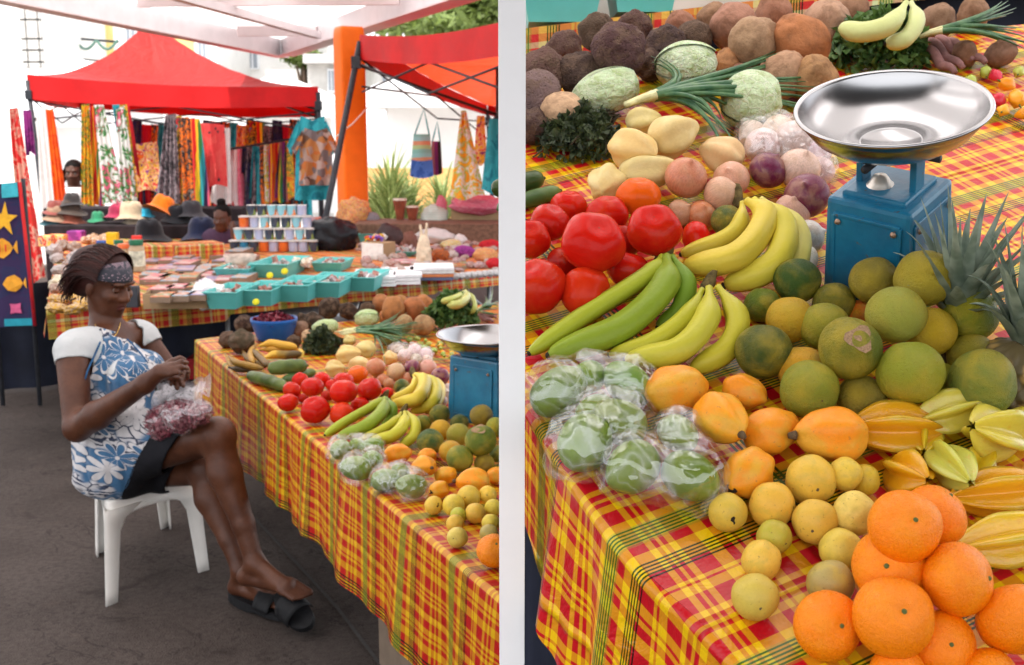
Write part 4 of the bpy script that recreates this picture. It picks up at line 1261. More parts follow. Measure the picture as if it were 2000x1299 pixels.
# ------------------------------------------------------------------ bananas
def smooth_path(pts, n):
 out = []
 P = [pts[0]] + list(pts) + [pts[-1]]
 segs = len(pts) - 1
 for i in range(n + 1):
  x = i / n * segs; k = min(int(x), segs - 1); t = x - k
  p0, p1, p2, p3 = P[k], P[k + 1], P[k + 2], P[k + 3]
  out.append(0.5 * ((2 * p1) + (p2 - p0) * t + (2 * p0 - 5 * p1 + 4 * p2 - p3) * t * t + (3 * p1 - p0 - 3 * p2 + p3) * t ** 3))
 return out
def banana_mesh(path, r, mat, seg=12, neck=0.32, tip=0.28):
 n = len(path)
 m = MB()
 rad = []
 for i in range(n):
  t = i / (n - 1)
  k = 1.0
  if t < 0.30: k = neck + (1 - neck) * (0.5 - 0.5 * math.cos(PI * max(0, (t - 0.06)) / 0.24))
  if t > 0.78: k = tip + (1 - tip) * math.cos((t - 0.78) / 0.22 * PI / 2) ** 0.8
  rad.append(max(0.02, k) * r)
 b = len(m.v)
 m.tube(path, rad, seg)
 vs = m.v
 for i in range(n):
  c = path[i]
  for k in range(seg):
   v = Vector(vs[i * seg + k]); d = v - c
   a = 2 * PI * k / seg
   vs[i * seg + k] = tuple(c + d * (1 + 0.085 * math.cos(5 * a + 0.5)))
 return m
TIPM = simple('banana_tip', (0.03, 0.022, 0.014), 0.8, var=0.3)
CROWNM = simple('banana_crown', (0.12, 0.085, 0.03), 0.85, var=0.6, scale=60, bump=0.5)
def banana_hand(plane, stem, fingers, label, group=None, name='banana_hand', lift_stem=0.05):
 s0 = pt(plane, stem[0], stem[1], lift_stem)
 t = thing(name, label, 'bananas', s0, group=group)
 for pts, w_, col, hs in fingers:
  mp = mpp(plane, pts[len(pts) // 2][1]); r = w_ / 2 * mp
  path = [pt(plane, x, y, r * 0.9 + h) for (x, y), h in zip(pts, hs)]
  path = smooth_path(path, 26)
  m = banana_mesh(path, r, None)
  o = m.build('banana', FM['banana'], t, org=s0)
  o.color = (*col, 1)
  e = path[-1]; d = (path[-1] - path[-3]).normalized()
  mm = MB(); mm.tube([e - d * r * 0.12, e + d * r * 0.12, e + d * r * 0.22], [r * 0.30, r * 0.26, r * 0.14], 8)
  mm.build('tip', TIPM, o, org=s0)
 m = MB(); nz = NRM[plane]; mp = mpp(plane, stem[1]); q = stem[2] * mp
 a = Vector((0, 0, 0)); dn = (pt(plane, fingers[0][0][1][0], fingers[0][0][1][1], 0.02) - s0).normalized()
 m.tube([a - dn * q * 0.9 + nz * q * .5, a - dn * q * .5 + nz * q * .2, a, a + dn * q * .9, a + dn * q * 1.7], [q * .28, q * 0.55, q * .66, q * .62, q * .45], 12)
 for i, v in enumerate(m.v):
  v = Vector(v); m.v[i] = tuple(v + v.normalized() * 0.18 * q * noise.noise(v / q * 1.7))
 m.build('stalk', CROWNM, t)
 return t
BG_ = (0.22, 0.30, 0.02); BY_ = (0.46, 0.42, 0.025); BYY = (0.66, 0.50, 0.05); BGG = (0.15, 0.25, 0.015)
def C4(*p): return [c4(x, y) for x, y in p]
h4 = (0.05, 0.04, 0.025, 0.005)
banana_hand('A', (*c4(1143, 692), 10), [
 (C4((1135, 705), (1085, 745), (900, 850), (762, 942)), 19, (0.34, 0.38, 0.025), (0.06, .055, .03, .004)),
 (C4((1140, 705), (1128, 790), (1010, 890), (845, 952)), 26, BG_, (0.06, .05, .03, .003)),
 (C4((1152, 705), (1190, 770), (1180, 830), (1130, 880)), 20, BGG, (0.06, .045, .02, .0))],
 'green banana hand with its dark stalk up beside the tomatoes on the low table')
banana_hand('A', (*c4(1268, 775), 9), [
 (C4((1245, 800), (1200, 860), (1090, 925), (985, 968)), 19, BY_, (0.05, .04, .02, .002)),
 (C4((1268, 795), (1265, 870), (1190, 945), (1060, 972)), 24, (0.52, 0.47, 0.03), (0.05, .045, .03, .006)),
 (C4((1285, 795), (1335, 865), (1320, 950), (1240, 1010)), 21, BY_, (0.05, .045, .02, .0))],
 'yellow green banana hand lying in front of the green one on the low table')
banana_hand('A', (*c4(1318, 542), 10), [
 (C4((1325, 560), (1335, 625), (1270, 680), (1185, 712)), 18, BYY, (0.07, .05, .03, .01)),
 (C4((1335, 555), (1395, 600), (1350, 705), (1185, 745)), 26, BYY, (0.08, .075, .06, .02)),
 (C4((1345, 552), (1455, 615), (1445, 730), (1310, 790)), 24, (0.62, 0.52, 0.04), (0.08, .06, .04, .005)),
 (C4((1355, 552), (1490, 620), (1485, 720), (1405, 800)), 18, (0.70, 0.54, 0.12), (0.07, .04, .02, .0))],
 'ripe yellow banana hand arching beside the blue scale on the low table')
banana_hand('R', (1303, 487, 20), [
 ([(1293, 500), (1268, 535), (1150, 610), (1034, 690)], 38, (0.36, 0.40, 0.025), (0.05, .045, .025, .004)),
 ([(1302, 500), (1298, 560), (1215, 640), (1072, 695)], 56, BG_, (0.05, .04, .02, .002)),
 ([(1312, 500), (1340, 555), (1325, 610), (1285, 640)], 42, BGG, (0.05, .035, .012, .0))],
 'large green banana hand with a dark cut stalk on the slope')
banana_hand('R', (1387, 548, 18), [
 ([(1372, 565), (1340, 620), (1270, 670), (1190, 693)], 38, BY_, (0.05, .04, .02, .002)),
 ([(1385, 562), (1380, 625), (1325, 685), (1222, 703)], 50, (0.50, 0.46, 0.04), (0.05, .045, .03, .006)),
 ([(1402, 560), (1440, 620), (1420, 680), (1350, 722)], 48, (0.50, 0.44, 0.03), (0.05, .04, .02, .0))],
 'yellow green banana hand with three fruit in the middle of the slope')
banana_hand('R', (1440, 380, 17), [
 ([(1450, 395), (1445, 440), (1410, 470), (1330, 497)], 34, BYY, (0.06, .045, .03, .012)),
 ([(1458, 392), (1495, 425), (1440, 500), (1335, 522)], 52, BYY, (0.07, .065, .05, .02)),
 ([(1470, 390), (1530, 440), (1510, 515), (1415, 558)], 54, (0.64, 0.53, 0.05), (0.07, .055, .035, .004)),
 ([(1485, 388), (1558, 445), (1560, 510), (1515, 552)], 40, (0.74, 0.60, 0.16), (0.06, .04, .02, .0))],
 'ripe yellow banana hand curving round in front of the blue scale on the slope')
PLN = fruit_mat('plantain_peel', (0.03, 0.02, 0.012), 3.0, 0.9, spots=0.9, spotc=(0.02, 0.014, 0.01), rough=0.5, lo=0.5, hi=0.6)
def plantain(pts, w_, h, label):
 px, py = c4(*pts[0]); s0 = pt('A', px, py, 0.03)
 t = thing('plantain_hand', label, 'plantains', s0, group='overripe plantains on the low table')
 return t, s0
t, s0 = plantain([(560, 420)], 20, 0, 'overripe plantains with black streaked yellow skin in front of the blue bowl')
for pts, w_, col, hs in [
 (C4((345, 375), (420, 360), (500, 372), (585, 385)), 15, (0.62, 0.34, 0.04), (.05, .055, .05, .04)),
 (C4((350, 400), (430, 395), (520, 400), (590, 398)), 14, (0.58, 0.30, 0.04), (.03, .035, .03, .03)),
 (C4((370, 455), (440, 432), (530, 435), (615, 425)), 16, (0.60, 0.36, 0.04), (.02, .02, .02, .03)),
 (C4((600, 395), (612, 420), (600, 450), (580, 470)), 12, (0.62, 0.40, 0.05), (.03, .02, .01, .0))]:
 r = w_ / 2 * mpp('A', pts[1][1])
 path = smooth_path([pt('A', x, y, r + h) for (x, y), h in zip(pts, hs)], 18)
 o = banana_mesh(path, r, None, 10).build('plantain', PLN, t, org=s0); o.color = (*col, 1)
px, py = c4(300, 470); s0 = pt('A', px, py, 0.03)
t = thing('plantain_hand', 'blackened shrivelled plantains drying near the cucumbers', 'plantains', s0, group='overripe plantains on the low table')
for k, (pts, w_) in enumerate([(((240, 405), (270, 450), (330, 490), (395, 505)), 13), (((150, 440), (200, 480), (280, 500), (370, 520)), 13), (((130, 425), (170, 500), (240, 520), (310, 510)), 12), (((290, 390), (330, 430), (370, 470), (400, 500)), 13), (((150, 510), (220, 525), (280, 525), (330, 520)), 12), (((330, 360), (300, 400), (290, 440), (310, 480)), 11)]):
 pts = C4(*pts); r = w_ / 2 * mpp('A', pts[1][1])
 path = smooth_path([pt('A', x, y, r + 0.02 * (k % 2) + 0.01) for x, y in pts], 18)
 o = banana_mesh(path, r, None, 10).build('plantain', PLN, t, org=s0); o.color = (0.16 + .12 * (k % 3), 0.09 + .06 * (k % 3), 0.02, 1)
# ------------------------------------------------------------------ cucumbers
def cucumber(plane, p, q, w_, h, col, label, group):
 a, b = pt(plane, *p, h + w_ / 2 * mpp(plane, p[1])), pt(plane, *q, h + w_ / 2 * mpp(plane, q[1]))
 r = w_ / 2 * mpp(plane, (p[1] + q[1]) / 2)
 n = 22; path = [a.lerp(b, i / n) + NRM[plane] * (0.08 * r * math.sin(PI * i / n)) for i in range(n + 1)]
 rad = [max(0.05, (1 - abs(2 * i / n - 1) ** 5) ** 0.5) * r * (1 + 0.03 * math.sin(i * 1.1)) for i in range(n + 1)]
 m = MB(); m.tube(path, rad, 18)
 o = m.build('cucumber', FM['cucumber'], org=(a + b) / 2); o.color = (*col, 1)
 meta(o, label, 'cucumber', group)
 mm = MB(); d = (b - a).normalized(); mm.tube([b - d * r * .05, b + d * r * .16], [r * .22, r * .14], 8); mm.build('stem', STEM, o, org=(a + b) / 2)
CU = (0.035, 0.062, 0.012)
cucumber('A', c4(275, 560), c4(525, 640), 26, 0, (0.05, 0.075, 0.012), 'long cucumber with a yellowish end pointing at the tomatoes', 'cucumbers')
cucumber('A', c4(398, 522), c4(652, 500), 28, .03, CU, 'thick dark cucumber lying on top by the plantains', 'cucumbers')
cucumber('A', c4(490, 598), c4(700, 540), 20, 0, (0.04, 0.085, 0.02), 'thin dark cucumber underneath the thick one', 'cucumbers')
cucumber('R', (960, 372), (1062, 348), 40, .01, CU, 'cucumber end showing beside the white post on the slope', 'cucumbers')
cucumber('R', (970, 410), (1095, 372), 34, 0, (0.05, 0.10, 0.025), 'light green cucumber lower by the white post on the slope', 'cucumbers')
# ------------------------------------------------------------------ star fruit
def star_mesh(k, nl=26, seg=40):
 m = MB()
 prof = []
 for i in range(nl + 1):
  t = i / nl
  prof.append((max(0.02, (math.sin(PI * (0.02 + 0.96 * t)) ** 0.62)), 2 * t - 1))
 def fn(r, z, a):
  s_ = abs(math.cos(2.5 * a))
  ridge = 0.40 + 0.60 * s_ ** 3.0
  wob = 1 + 0.015 * math.sin(z * 9 + k * 2 + 3 * math.cos(a)) * s_
  return r * ridge * wob, z + 0.10 * (1 - r) * s_ * math.copysign(1, z)
 m.lathe(prof, seg, fn=fn)
 return m
def star_mat():
 t = NT('star_fruit_skin'); co = t.coord(); oc = t.objcolor()
 sep = t.new('ShaderNodeSeparateXYZ'); t.l.new(co, sep.inputs[0])
 rr = t.math('SQRT', t.math('ADD', t.math('POWER', sep.outputs[0], 2.0), t.math('POWER', sep.outputs[1], 2.0)))
 c = t.mix(t.math('MULTIPLY', t.ss(rr, 0.8, 1.0), .45), oc, (0.42, 0.42, 0.06))
 n = t.noise(3.2, 4, 0.6, co)
 c = t.mix(t.math('MULTIPLY', t.ss(n, 0.55, 0.75), 0.4), c, (0.62, 0.24, 0.01))
 wv = t.noise(6, 3, 0.5, co, 1.0)
 t.p(color=c, rough=0.24, sss=0.25, ssss=0.12, normal=t.bump(wv, 0.10, 0.1), coat=0.2, coatr=0.15)
 t.bsdf.inputs['Subsurface Radius'].default_value = (1.0, 0.7, 0.15)
 return t.m
FM['star'] = star_mat()
STARS = []
for k in range(3):
 STARS.append(star_mesh(k).mesh('star_fruit', FM['star']))
SY = (0.68, 0.46, 0.015); SO = (0.72, 0.32, 0.008)
def star(plane, px, py, ln, wd, tilt, az, col, label, group, lift=0.0, spin=0.0):
 mp = mpp(plane, py); hl, hr = ln / 2 * mp, wd / 2 * mp
 o = bpy.data.objects.new('star_fruit', STARS[rnd.randrange(3)]); COL.objects.link(o)
 p = pt(plane, px, py, hr * 0.8 * (1 + lift))
 o.location = p; o.rotation_mode = 'QUATERNION'; o.rotation_quaternion = look_quat(tilt, az, spin, plane)
 o.scale = (hr, hr, hl); o.color = (*col, 1)
 meta(o, label, 'star fruit', group)
GS = 'star fruit on the sloping display'
star('R', 1748, 838, 165, 118, 86, 95, SO, 'amber star fruit lying lengthwise beside the biggest papaya', GS, 0, 0.2)
star('R', 1857, 805, 140, 92, 80, 78, (0.62, 0.50, 0.06), 'pale yellow star fruit perched under the broad green orange', GS, .9, 0.9)
star('R', 1948, 845, 150, 125, 62, 250, (0.66, 0.52, 0.06), 'upright star fruit showing its pointed ribs at the outer end', GS, .6, 0.5)
star('R', 1858, 908, 150, 92, 72, 175, (0.52, 0.50, 0.07), 'greenish star fruit standing up against the orange ones', GS, .8, 0.63)
star('R', 1772, 925, 120, 100, 60, 160, SO, 'short orange star fruit half hidden behind the mandarins', GS, 0, 0.1)
star('R', 1905, 915, 120, 90, 80, 40, SY, 'yellow star fruit lying under the greenish upright one', GS, 0, 0.3)
star('R', 1958, 962, 190, 110, 88, 85, SO, 'long orange star fruit above the outermost mandarin', GS, .1, 0.75)
star('R', 1965, 1055, 200, 115, 88, 80, (0.72, 0.42, 0.02), 'golden star fruit nearest the mandarins at the outer end', GS, .3, 0.2)
star('R', 1805, 860, 100, 80, 75, 200, SY, 'small star fruit wedged behind the perched yellow one', GS, 0, 0.4)
star('R', 1990, 830, 110, 80, 75, 90, SY, 'star fruit cut off at the outer end below the green orange', GS, 0, 0.4)
X, Y = c4(1850, 1180); star('A', X, Y, 40, 26, 80, 90, SO, 'star fruit at the white post behind the papayas on the low table', None)
# ------------------------------------------------------------------ cabbages
def cabbage_mat():
 t = NT('cabbage_leaf'); co = t.coord(); oc = t.objcolor()
 v = t.new('ShaderNodeTexWave'); v.inputs['Scale'].default_value = 1.6; v.inputs['Distortion'].default_value = 7; v.inputs['Detail'].default_value = 4; t.l.new(co, v.inputs[0])
 n = t.noise(2.0, 4, 0.6, co)
 c = t.mix(t.ss(n, 0.4, 0.7), oc, (0.34, 0.44, 0.16))
 vn = t.new('ShaderNodeTexVoronoi', feature='DISTANCE_TO_EDGE'); vn.inputs['Scale'].default_value = 2.6; vd = t.new('ShaderNodeVectorMath', operation='MULTIPLY_ADD'); t.l.new(t.noise(3, 3, .6, co, 0, 'Color'), vd.inputs[0]); vd.inputs[1].default_value = (.5, .5, .5); t.l.new(co, vd.inputs[2]); t.l.new(vd.outputs[0], vn.inputs['Vector']); ve = t.ss(vn.outputs[0], 0.07, 0.0)
 c = t.mix(t.math('MULTIPLY', ve, 0.55), c, (0.84, 0.86, 0.70))
 t.p(color=c, rough=0.35, normal=t.bump(t.math('ADD', n, ve), 0.5, 0.06), sss=0.1, ssss=0.05)
 return t.m
FM['cabbage'] = cabbage_mat()
def cabbage(plane, px, py, rx, asp, az, lift, col, label, group):
 p, rad, Z = centre(px, py, rx * asp, plane, lift)
 rad *= 1.0
 t = thing('cabbage', label, 'cabbage', p, look_quat(82, az, rnd.uniform(0, 6), plane), group)
 base = rough_mesh('heart', 'cabbage', 31 + int(px), 0.08, 1.6)
 o = link('heart', base, None, t, scale=(rad * .93, rad * .93, rad / asp * .95)); o.color = (*col, 1)
 for k in range(5):
  m = MB(); a0 = k * 2.4; sp = 1.15
  def fn(i, j):
   a = a0 + (i - .5) * 2 * sp; ph = (j - .55) * 2.3
   rr = 1.0 + 0.03 * k + 0.10 * max(0, abs(i - .5) * 2 - .7) + 0.04 * noise.noise(Vector((i * 5, j * 5, k)))
   return Vector((math.cos(a) * math.cos(ph) * rr, math.sin(a) * math.cos(ph) * rr, math.sin(ph) * rr)), (i, j)
  m.grid(fn, 12, 12)
  o = m.build('leaf', FM['cabbage'], t, scale=(rad * .95, rad * .95, rad / asp * .97)); o.color = (col[0] * (1 - .05 * k), col[1], col[2] * (1 - .06 * k), 1)
CB = (0.50, 0.55, 0.28)
for x, y, r, a, az, l, s_ in [(765, 258, 84, .6, 70, .1, 'leaning pale green cabbage beside the dark yams on the low table'), (1030, 200, 80, .68, 100, .5, 'white green cabbage raised at the back of the low table'), (1175, 305, 78, .8, 90, 0, 'cabbage half covered by spring onion leaves on the low table')]:
 X, Y = c4(x, y); cabbage('A', X, Y, r * K4, a, az, l, CB, s_, 'cabbages on the low table')
for x, y, r, a, az, l, s_ in [(1182, 178, 70, .62, 65, .2, 'leaning cabbage at the far side of the herbs on the slope'), (1342, 128, 60, .75, 95, .5, 'whitest cabbage standing behind the spring onions on the slope'), (1468, 195, 58, .95, 90, .1, 'cabbage crossed by spring onion leaves on the slope')]:
 cabbage('R', x, y, r, a, az, l, (0.66, 0.68, 0.50), s_, 'cabbages on the sloping display')
# ------------------------------------------------------------------ leafy bunches
def leafmat(name, c1, c2, rough=0.5):
 t = NT(name); co = t.coord()
 n = t.noise(38, 2, 0.5, co)
 c = t.mix(t.ss(n, 0.3, 0.7), c1, c2)
 t.p(color=c, rough=rough, sss=0.0)
 tl = t.new('ShaderNodeBsdfTranslucent'); t.set(tl.inputs[0], c)
 mx = t.new('ShaderNodeMixShader'); mx.inputs[0].default_value = 0.25
 t.l.new(t.bsdf.outputs[0], mx.inputs[1]); t.l.new(tl.outputs[0], mx.inputs[2]); t.l.new(mx.outputs[0], t.out.inputs[0])
 return t.m
THY = leafmat('thyme_leaf', (0.025, 0.04, 0.018), (0.075, 0.10, 0.035))
PAR = leafmat('parsley_leaf', (0.03, 0.085, 0.015), (0.12, 0.22, 0.05))
SCL = leafmat('spring_onion_leaf', (0.035, 0.13, 0.05), (0.13, 0.26, 0.10), 0.35)
SCW = simple('spring_onion_base', (0.62, 0.58, 0.30), 0.4, var=0.25)
WOODY = simple('herb_twig', (0.06, 0.045, 0.025), 0.9, var=0.4)
def bunch(plane, c, rx, ry, hgt, n, lw, mat, label, name, cat, group, stems=30, stemdir=(0, 0), droop=0.4, seed=1):
 r_ = random.Random(seed)
 p0 = pt(plane, c[0], c[1], 0.0); n_ = NRM[plane]
 fwd = Vector((0, 1, 0)) - n_ * n_.y; fwd.normalize(); rt = fwd.cross(n_)
 mp = mpp(plane, c[1])
 t = thing(name, label, cat, p0, group=group)
 m = MB()
 for k in range(n):
  u = r_.gauss(0, .42); v = r_.gauss(0, .42); d = math.hypot(u, v)
  if d > 1.05: continue
  top = hgt * math.sqrt(max(0.05, 1 - min(1, d) ** 2)) * (0.8 + .4 * noise.noise(Vector((u * 3, v * 3, seed))))
  h = top * (1 - 0.6 * r_.random() ** 2)
  q = rt * (u * rx * mp) + fwd * (v * ry * mp * 1.4) + n_ * h
  ax = Vector((r_.gauss(0, 1), r_.gauss(0, 1), r_.gauss(0, 1) - droop)).normalized()
  sd_ = ax.cross(Vector((r_.gauss(0, 1), r_.gauss(0, 1), r_.gauss(0, 1)))).normalized()
  L_ = lw * r_.uniform(.7, 1.4); W_ = L_ * 0.36
  bend = ax.cross(sd_) * L_ * 0.18
  m.add([q, q + ax * L_ * .5 + sd_ * W_ + bend, q + ax * L_, q + ax * L_ * .5 - sd_ * W_ + bend], [(0, 1, 2), (0, 2, 3)], None, 0, False)
 m.build('foliage', mat, t)
 m = MB()
 sdv = rt * (stemdir[0] * mp) + fwd * (stemdir[1] * mp * 1.5)
 for k in range(stems):
  u = r_.gauss(0, .4); v = r_.gauss(0, .4)
  e = rt * (u * rx * mp) + fwd * (v * ry * mp * 1.4) + n_ * hgt * .6 * r_.random()
  s_ = sdv * r_.uniform(.9, 1.1) + n_ * (hgt * .35 * r_.uniform(.6, 1.2)) + rt * r_.gauss(0, .006)
  m.tube(bez(s_, s_.lerp(e, .3) + n_ * .01, s_.lerp(e, .7) + n_ * .012, e, 6), [0.0016] * 7, 5, True)
 m.build('stems', WOODY if mat is THY else CALYX, t)
X, Y = c4(742, 400)
bunch('A', (X, Y + 6), 34, 22, 0.11, 2600, 0.022, THY, 'bunch of dark green thyme lying between plantains and chayotes on the low table', 'herb_bunch', 'herbs', 'dark herb bunches', 90, (38, 26), 0.2, 3)
bunch('R', (1128, 285), 85, 55, 0.075, 3400, 0.015, THY, 'bunch of dark thyme with woody stems at the back of the slope', 'herb_bunch', 'herbs', 'dark herb bunches', 120, (75, 60), 0.2, 4)
X, Y = c4(1565, 225)
bunch('A', (X, Y + 14), 52, 20, 0.19, 2600, 0.030, PAR, 'leafy green parsley bunch at the back of the low table behind the steel pan', 'parsley_bunch', 'parsley', 'parsley bunches', 40, (20, 30), 0.6, 5)
bunch('R', (1712, 125), 98, 40, 0.13, 2600, 0.024, PAR, 'leafy green parsley bunch behind the steel pan on the slope', 'parsley_bunch', 'parsley', 'parsley bunches', 50, (40, 60), 0.6, 6)
def scallions(plane, root, mid, ends, label, name='spring_onions', w_=5, group='spring onion bunches', lift=0.09, seed=2):
 r_ = random.Random(seed)
 s0 = pt(plane, *root, lift * .6); mp = mpp(plane, root[1])
 t = thing(name, label, 'spring onions', s0, group=group)
 m = MB(); mw = MB()
 for k, (ex, ey, eh) in enumerate(ends):
  for q in range(3):
   jx, jy = r_.gauss(0, 10 * mp * 300), r_.gauss(0, 6 * mp * 300)
   a = pt(plane, root[0] + r_.gauss(0, 8 * mp * 250), root[1] + r_.gauss(0, 5 * mp * 250), lift * .7 + r_.uniform(-.01, .015))
   b = pt(plane, mid[0] + r_.gauss(0, 10 * mp * 250), mid[1] + r_.gauss(0, 7 * mp * 250), lift + r_.uniform(-.01, .02))
   e = pt(plane, ex + jx * 3, ey + jy * 3, eh + r_.uniform(0, .02))
   pth = bez(a, a.lerp(b, .5) + NRM[plane] * .01, b + (b - a) * .35, e, 14)
   r0 = w_ / 2 * mp * r_.uniform(.75, 1.2)
   rad = [r0 * (0.7 + 0.5 * math.sin(PI * min(1, i / 14 * 1.1)) ) * (1 - (i / 14) ** 4 * .85) for i in range(15)]
   m.tube(pth[3:], rad[3:], 6, True)
   mw.tube(pth[:5], [x * 1.05 for x in rad[:5]], 6, True)
 m.build('leaves', SCL, t, org=s0); mw.build('white_ends', SCW, t, org=s0)
scallions('A', c4(880, 290), c4(1050, 275), [(*c4(1270, 215), .06), (*c4(1300, 245), .05), (*c4(1330, 270), .06), (*c4(1390, 340), .03), (*c4(1410, 365), .02), (*c4(1230, 190), .10), (*c4(1330, 300), .04), (*c4(1280, 260), .07), (*c4(1170, 330), .06), (*c4(1150, 470), .02), (*c4(1200, 345), .04)],
 'long green spring onions spread over chayotes and cabbages on the low table', w_=4.5, seed=3)
scallions('R', (1222, 205), (1340, 172), [(1560, 118, .05), (1600, 150, .04), (1610, 205, .03), (1600, 220, .03), (1530, 95, .07), (1590, 170, .05), (1600, 185, .04), (1450, 225, .03), (1430, 320, .02), (1560, 210, .03), (1410, 240, .05), (1285, 120, .08)],
 'long green spring onions fanned across the cabbages on the slope', w_=11, seed=5)
scallions('R', (1800, 70), (1880, 52), [(1960, 40, .06), (1990, 60, .04), (2010, 75, .03), (1985, 20, .06), (2000, 95, .02), (1960, 5, .08)],
 'spring onions at the outer end of the slope behind the peppers', w_=9, seed=6)
X, Y = c4(1880, 110)
scallions('A', c4(1720, 150), c4(1790, 120), [(*c4(1860, 60), .05), (*c4(1880, 90), .04), (*c4(1900, 120), .03), (*c4(1860, 130), .03)], 'spring onions at the rear by the white post on the low table', w_=4, seed=8)
banana_hand('A', (*c4(1655, 15), 6), [
 (C4((1650, 25), (1620, 55), (1560, 80), (1500, 95)), 11, (0.45, 0.46, 0.13), (.14, .15, .15, .14)),
 (C4((1656, 25), (1660, 70), (1610, 110), (1540, 115)), 14, (0.48, 0.48, 0.16), (.14, .14, .13, .12)),
 (C4((1662, 28), (1700, 70), (1712, 130), (1690, 170)), 9, (0.36, 0.40, 0.10), (.13, .12, .10, .07))],
 'pale green plantain hand lying on the parsley at the back of the low table')
banana_hand('R', (1775, -5, 12), [
 ([(1770, 5), (1740, 45), (1690, 62), (1640, 55)], 34, (0.56, 0.60, 0.24), (.13, .13, .12, .11)),
 ([(1780, 5), (1790, 40), (1770, 75), (1730, 85)], 30, (0.58, 0.62, 0.28), (.12, .12, .10, .09))],
 'pale green plantain hand resting on the parsley at the back of the slope')
for plane, pts, label in (('R', [((1815, 80), (1880, 135)), ((1830, 75), (1900, 120)), ((1850, 80), (1925, 125)), ((1810, 95), (1865, 145))], 'bundle of thin mauve roots beside the parsley on the slope'), ('A', [(c4(1720, 170), c4(1800, 215)), (c4(1740, 165), c4(1850, 200)), (c4(1735, 180), c4(1830, 225))], 'bundle of thin mauve roots beside the parsley on the low table')):
 s0 = pt(plane, *pts[0][0], .02); t = thing('root_bundle', label, 'roots', s0)
 for p, q in pts:
  a, b = pt(plane, *p, .035), pt(plane, *q, .02); r = (9 if plane == 'R' else 4.5) * mpp(plane, p[1])
  m = MB(); n = 10; m.tube([a.lerp(b, i / n) + NRM[plane] * (.006 * math.sin(i * .9)) for i in range(n + 1)], [r * (0.5 + 0.6 * math.sin(PI * (0.15 + .8 * i / n))) for i in range(n + 1)], 10)
  m.build('root', simple('mauve_root', (0.30, 0.15, 0.14), 0.7, var=0.3, scale=25, bump=0.3), t, org=s0)
# ------------------------------------------------------------------ small hot peppers
PEPM = fruit_mat('pepper_skin', None, rough=0.22, fine=0.05, coat=0.3)
def pepper_mesh(k):
 L = lump(0.12, 1.8, k + 60)
 def fn(d):
  ph = math.atan2(d.y, d.x); r = L(d) * (1 + 0.12 * math.cos(4 * ph + k)) * (1 - 0.35 * max(0, -d.z))
  return Vector((d.x * r * .8, d.y * r * .8, d.z * L(d) * 1.1))
 return sph(fn, 14, 10).mesh('hot_pepper', PEPM)
PEPS = [pepper_mesh(k) for k in range(3)]
PST = stem_mesh('stem', CALYX, 0.12, 0.5, 0)
def pepper(plane, px, py, r, col, label, group, lift=0):
 p, rad, Z = centre(px, py, r, plane, lift)
 o = bpy.data.objects.new('hot_pepper', PEPS[rnd.randrange(3)]); COL.objects.link(o)
 o.location = p; o.rotation_mode = 'QUATERNION'; o.rotation_quaternion = look_quat(rnd.uniform(60, 110), rnd.uniform(0, 360), 0, plane)
 o.scale = (rad,) * 3; o.color = (*col, 1); meta(o, label, 'pepper', group)
 c = bpy.data.objects.new('stem', PST); COL.objects.link(c); c.parent = o; c.location = (0, 0, 1.02)
for k in range(46):
 u, v = rnd.random(), rnd.random()
 x = 1290 + 320 * u; y = 335 + (40 + 100 * u) * v - 20 + 55 * u * .6
 col = (0.36, 0.42, 0.06) if rnd.random() < .8 else (0.80, 0.36, 0.01)
 X, Y = c4(x, y)
 pepper('A', X, Y, rnd.uniform(4.5, 6.5), (col[0] * rnd.uniform(.8, 1.2), col[1] * rnd.uniform(.85, 1.1), col[2]), 'small orange hot pepper scattered among the green ones beside the steel pan' if col[0] > .6 else 'small yellow green hot pepper in the heap beside the steel pan', 'orange hot peppers' if col[0] > .6 else 'green hot peppers', rnd.choice((0, 0, .8, 1.4)))
for x, y, r, c, s_ in [(1895, 160, 17, (0.40, 0.46, 0.06), 'yellow green pepper nearest the rim of the steel pan'), (1915, 185, 16, (0.38, 0.42, 0.05), 'green pepper touching the red one by the steel pan'), (1945, 148, 15, (0.62, 0.02, 0.05), 'small red pepper at the back of the pepper pile'), (1968, 165, 17, (0.85, 0.30, 0.01), 'orange pepper in the middle of the pepper pile'), (1950, 195, 18, (0.60, 0.015, 0.04), 'crimson pepper at the front of the pepper pile'), (1985, 192, 20, (0.86, 0.34, 0.01), 'big orange pepper at the outer end of the pile'), (1990, 140, 14, (0.45, 0.48, 0.08), 'green pepper behind the orange ones'), (1925, 140, 14, (0.36, 0.42, 0.06), 'green pepper behind the red one'), (1960, 215, 15, (0.85, 0.42, 0.02), 'yellow orange pepper on the plaid cloth below the crimson one'), (2000, 222, 16, (0.84, 0.32, 0.01), 'orange pepper cut off at the picture edge')]:
 pepper('R', x, y, r, c, s_, 'coloured peppers on the slope', .2)
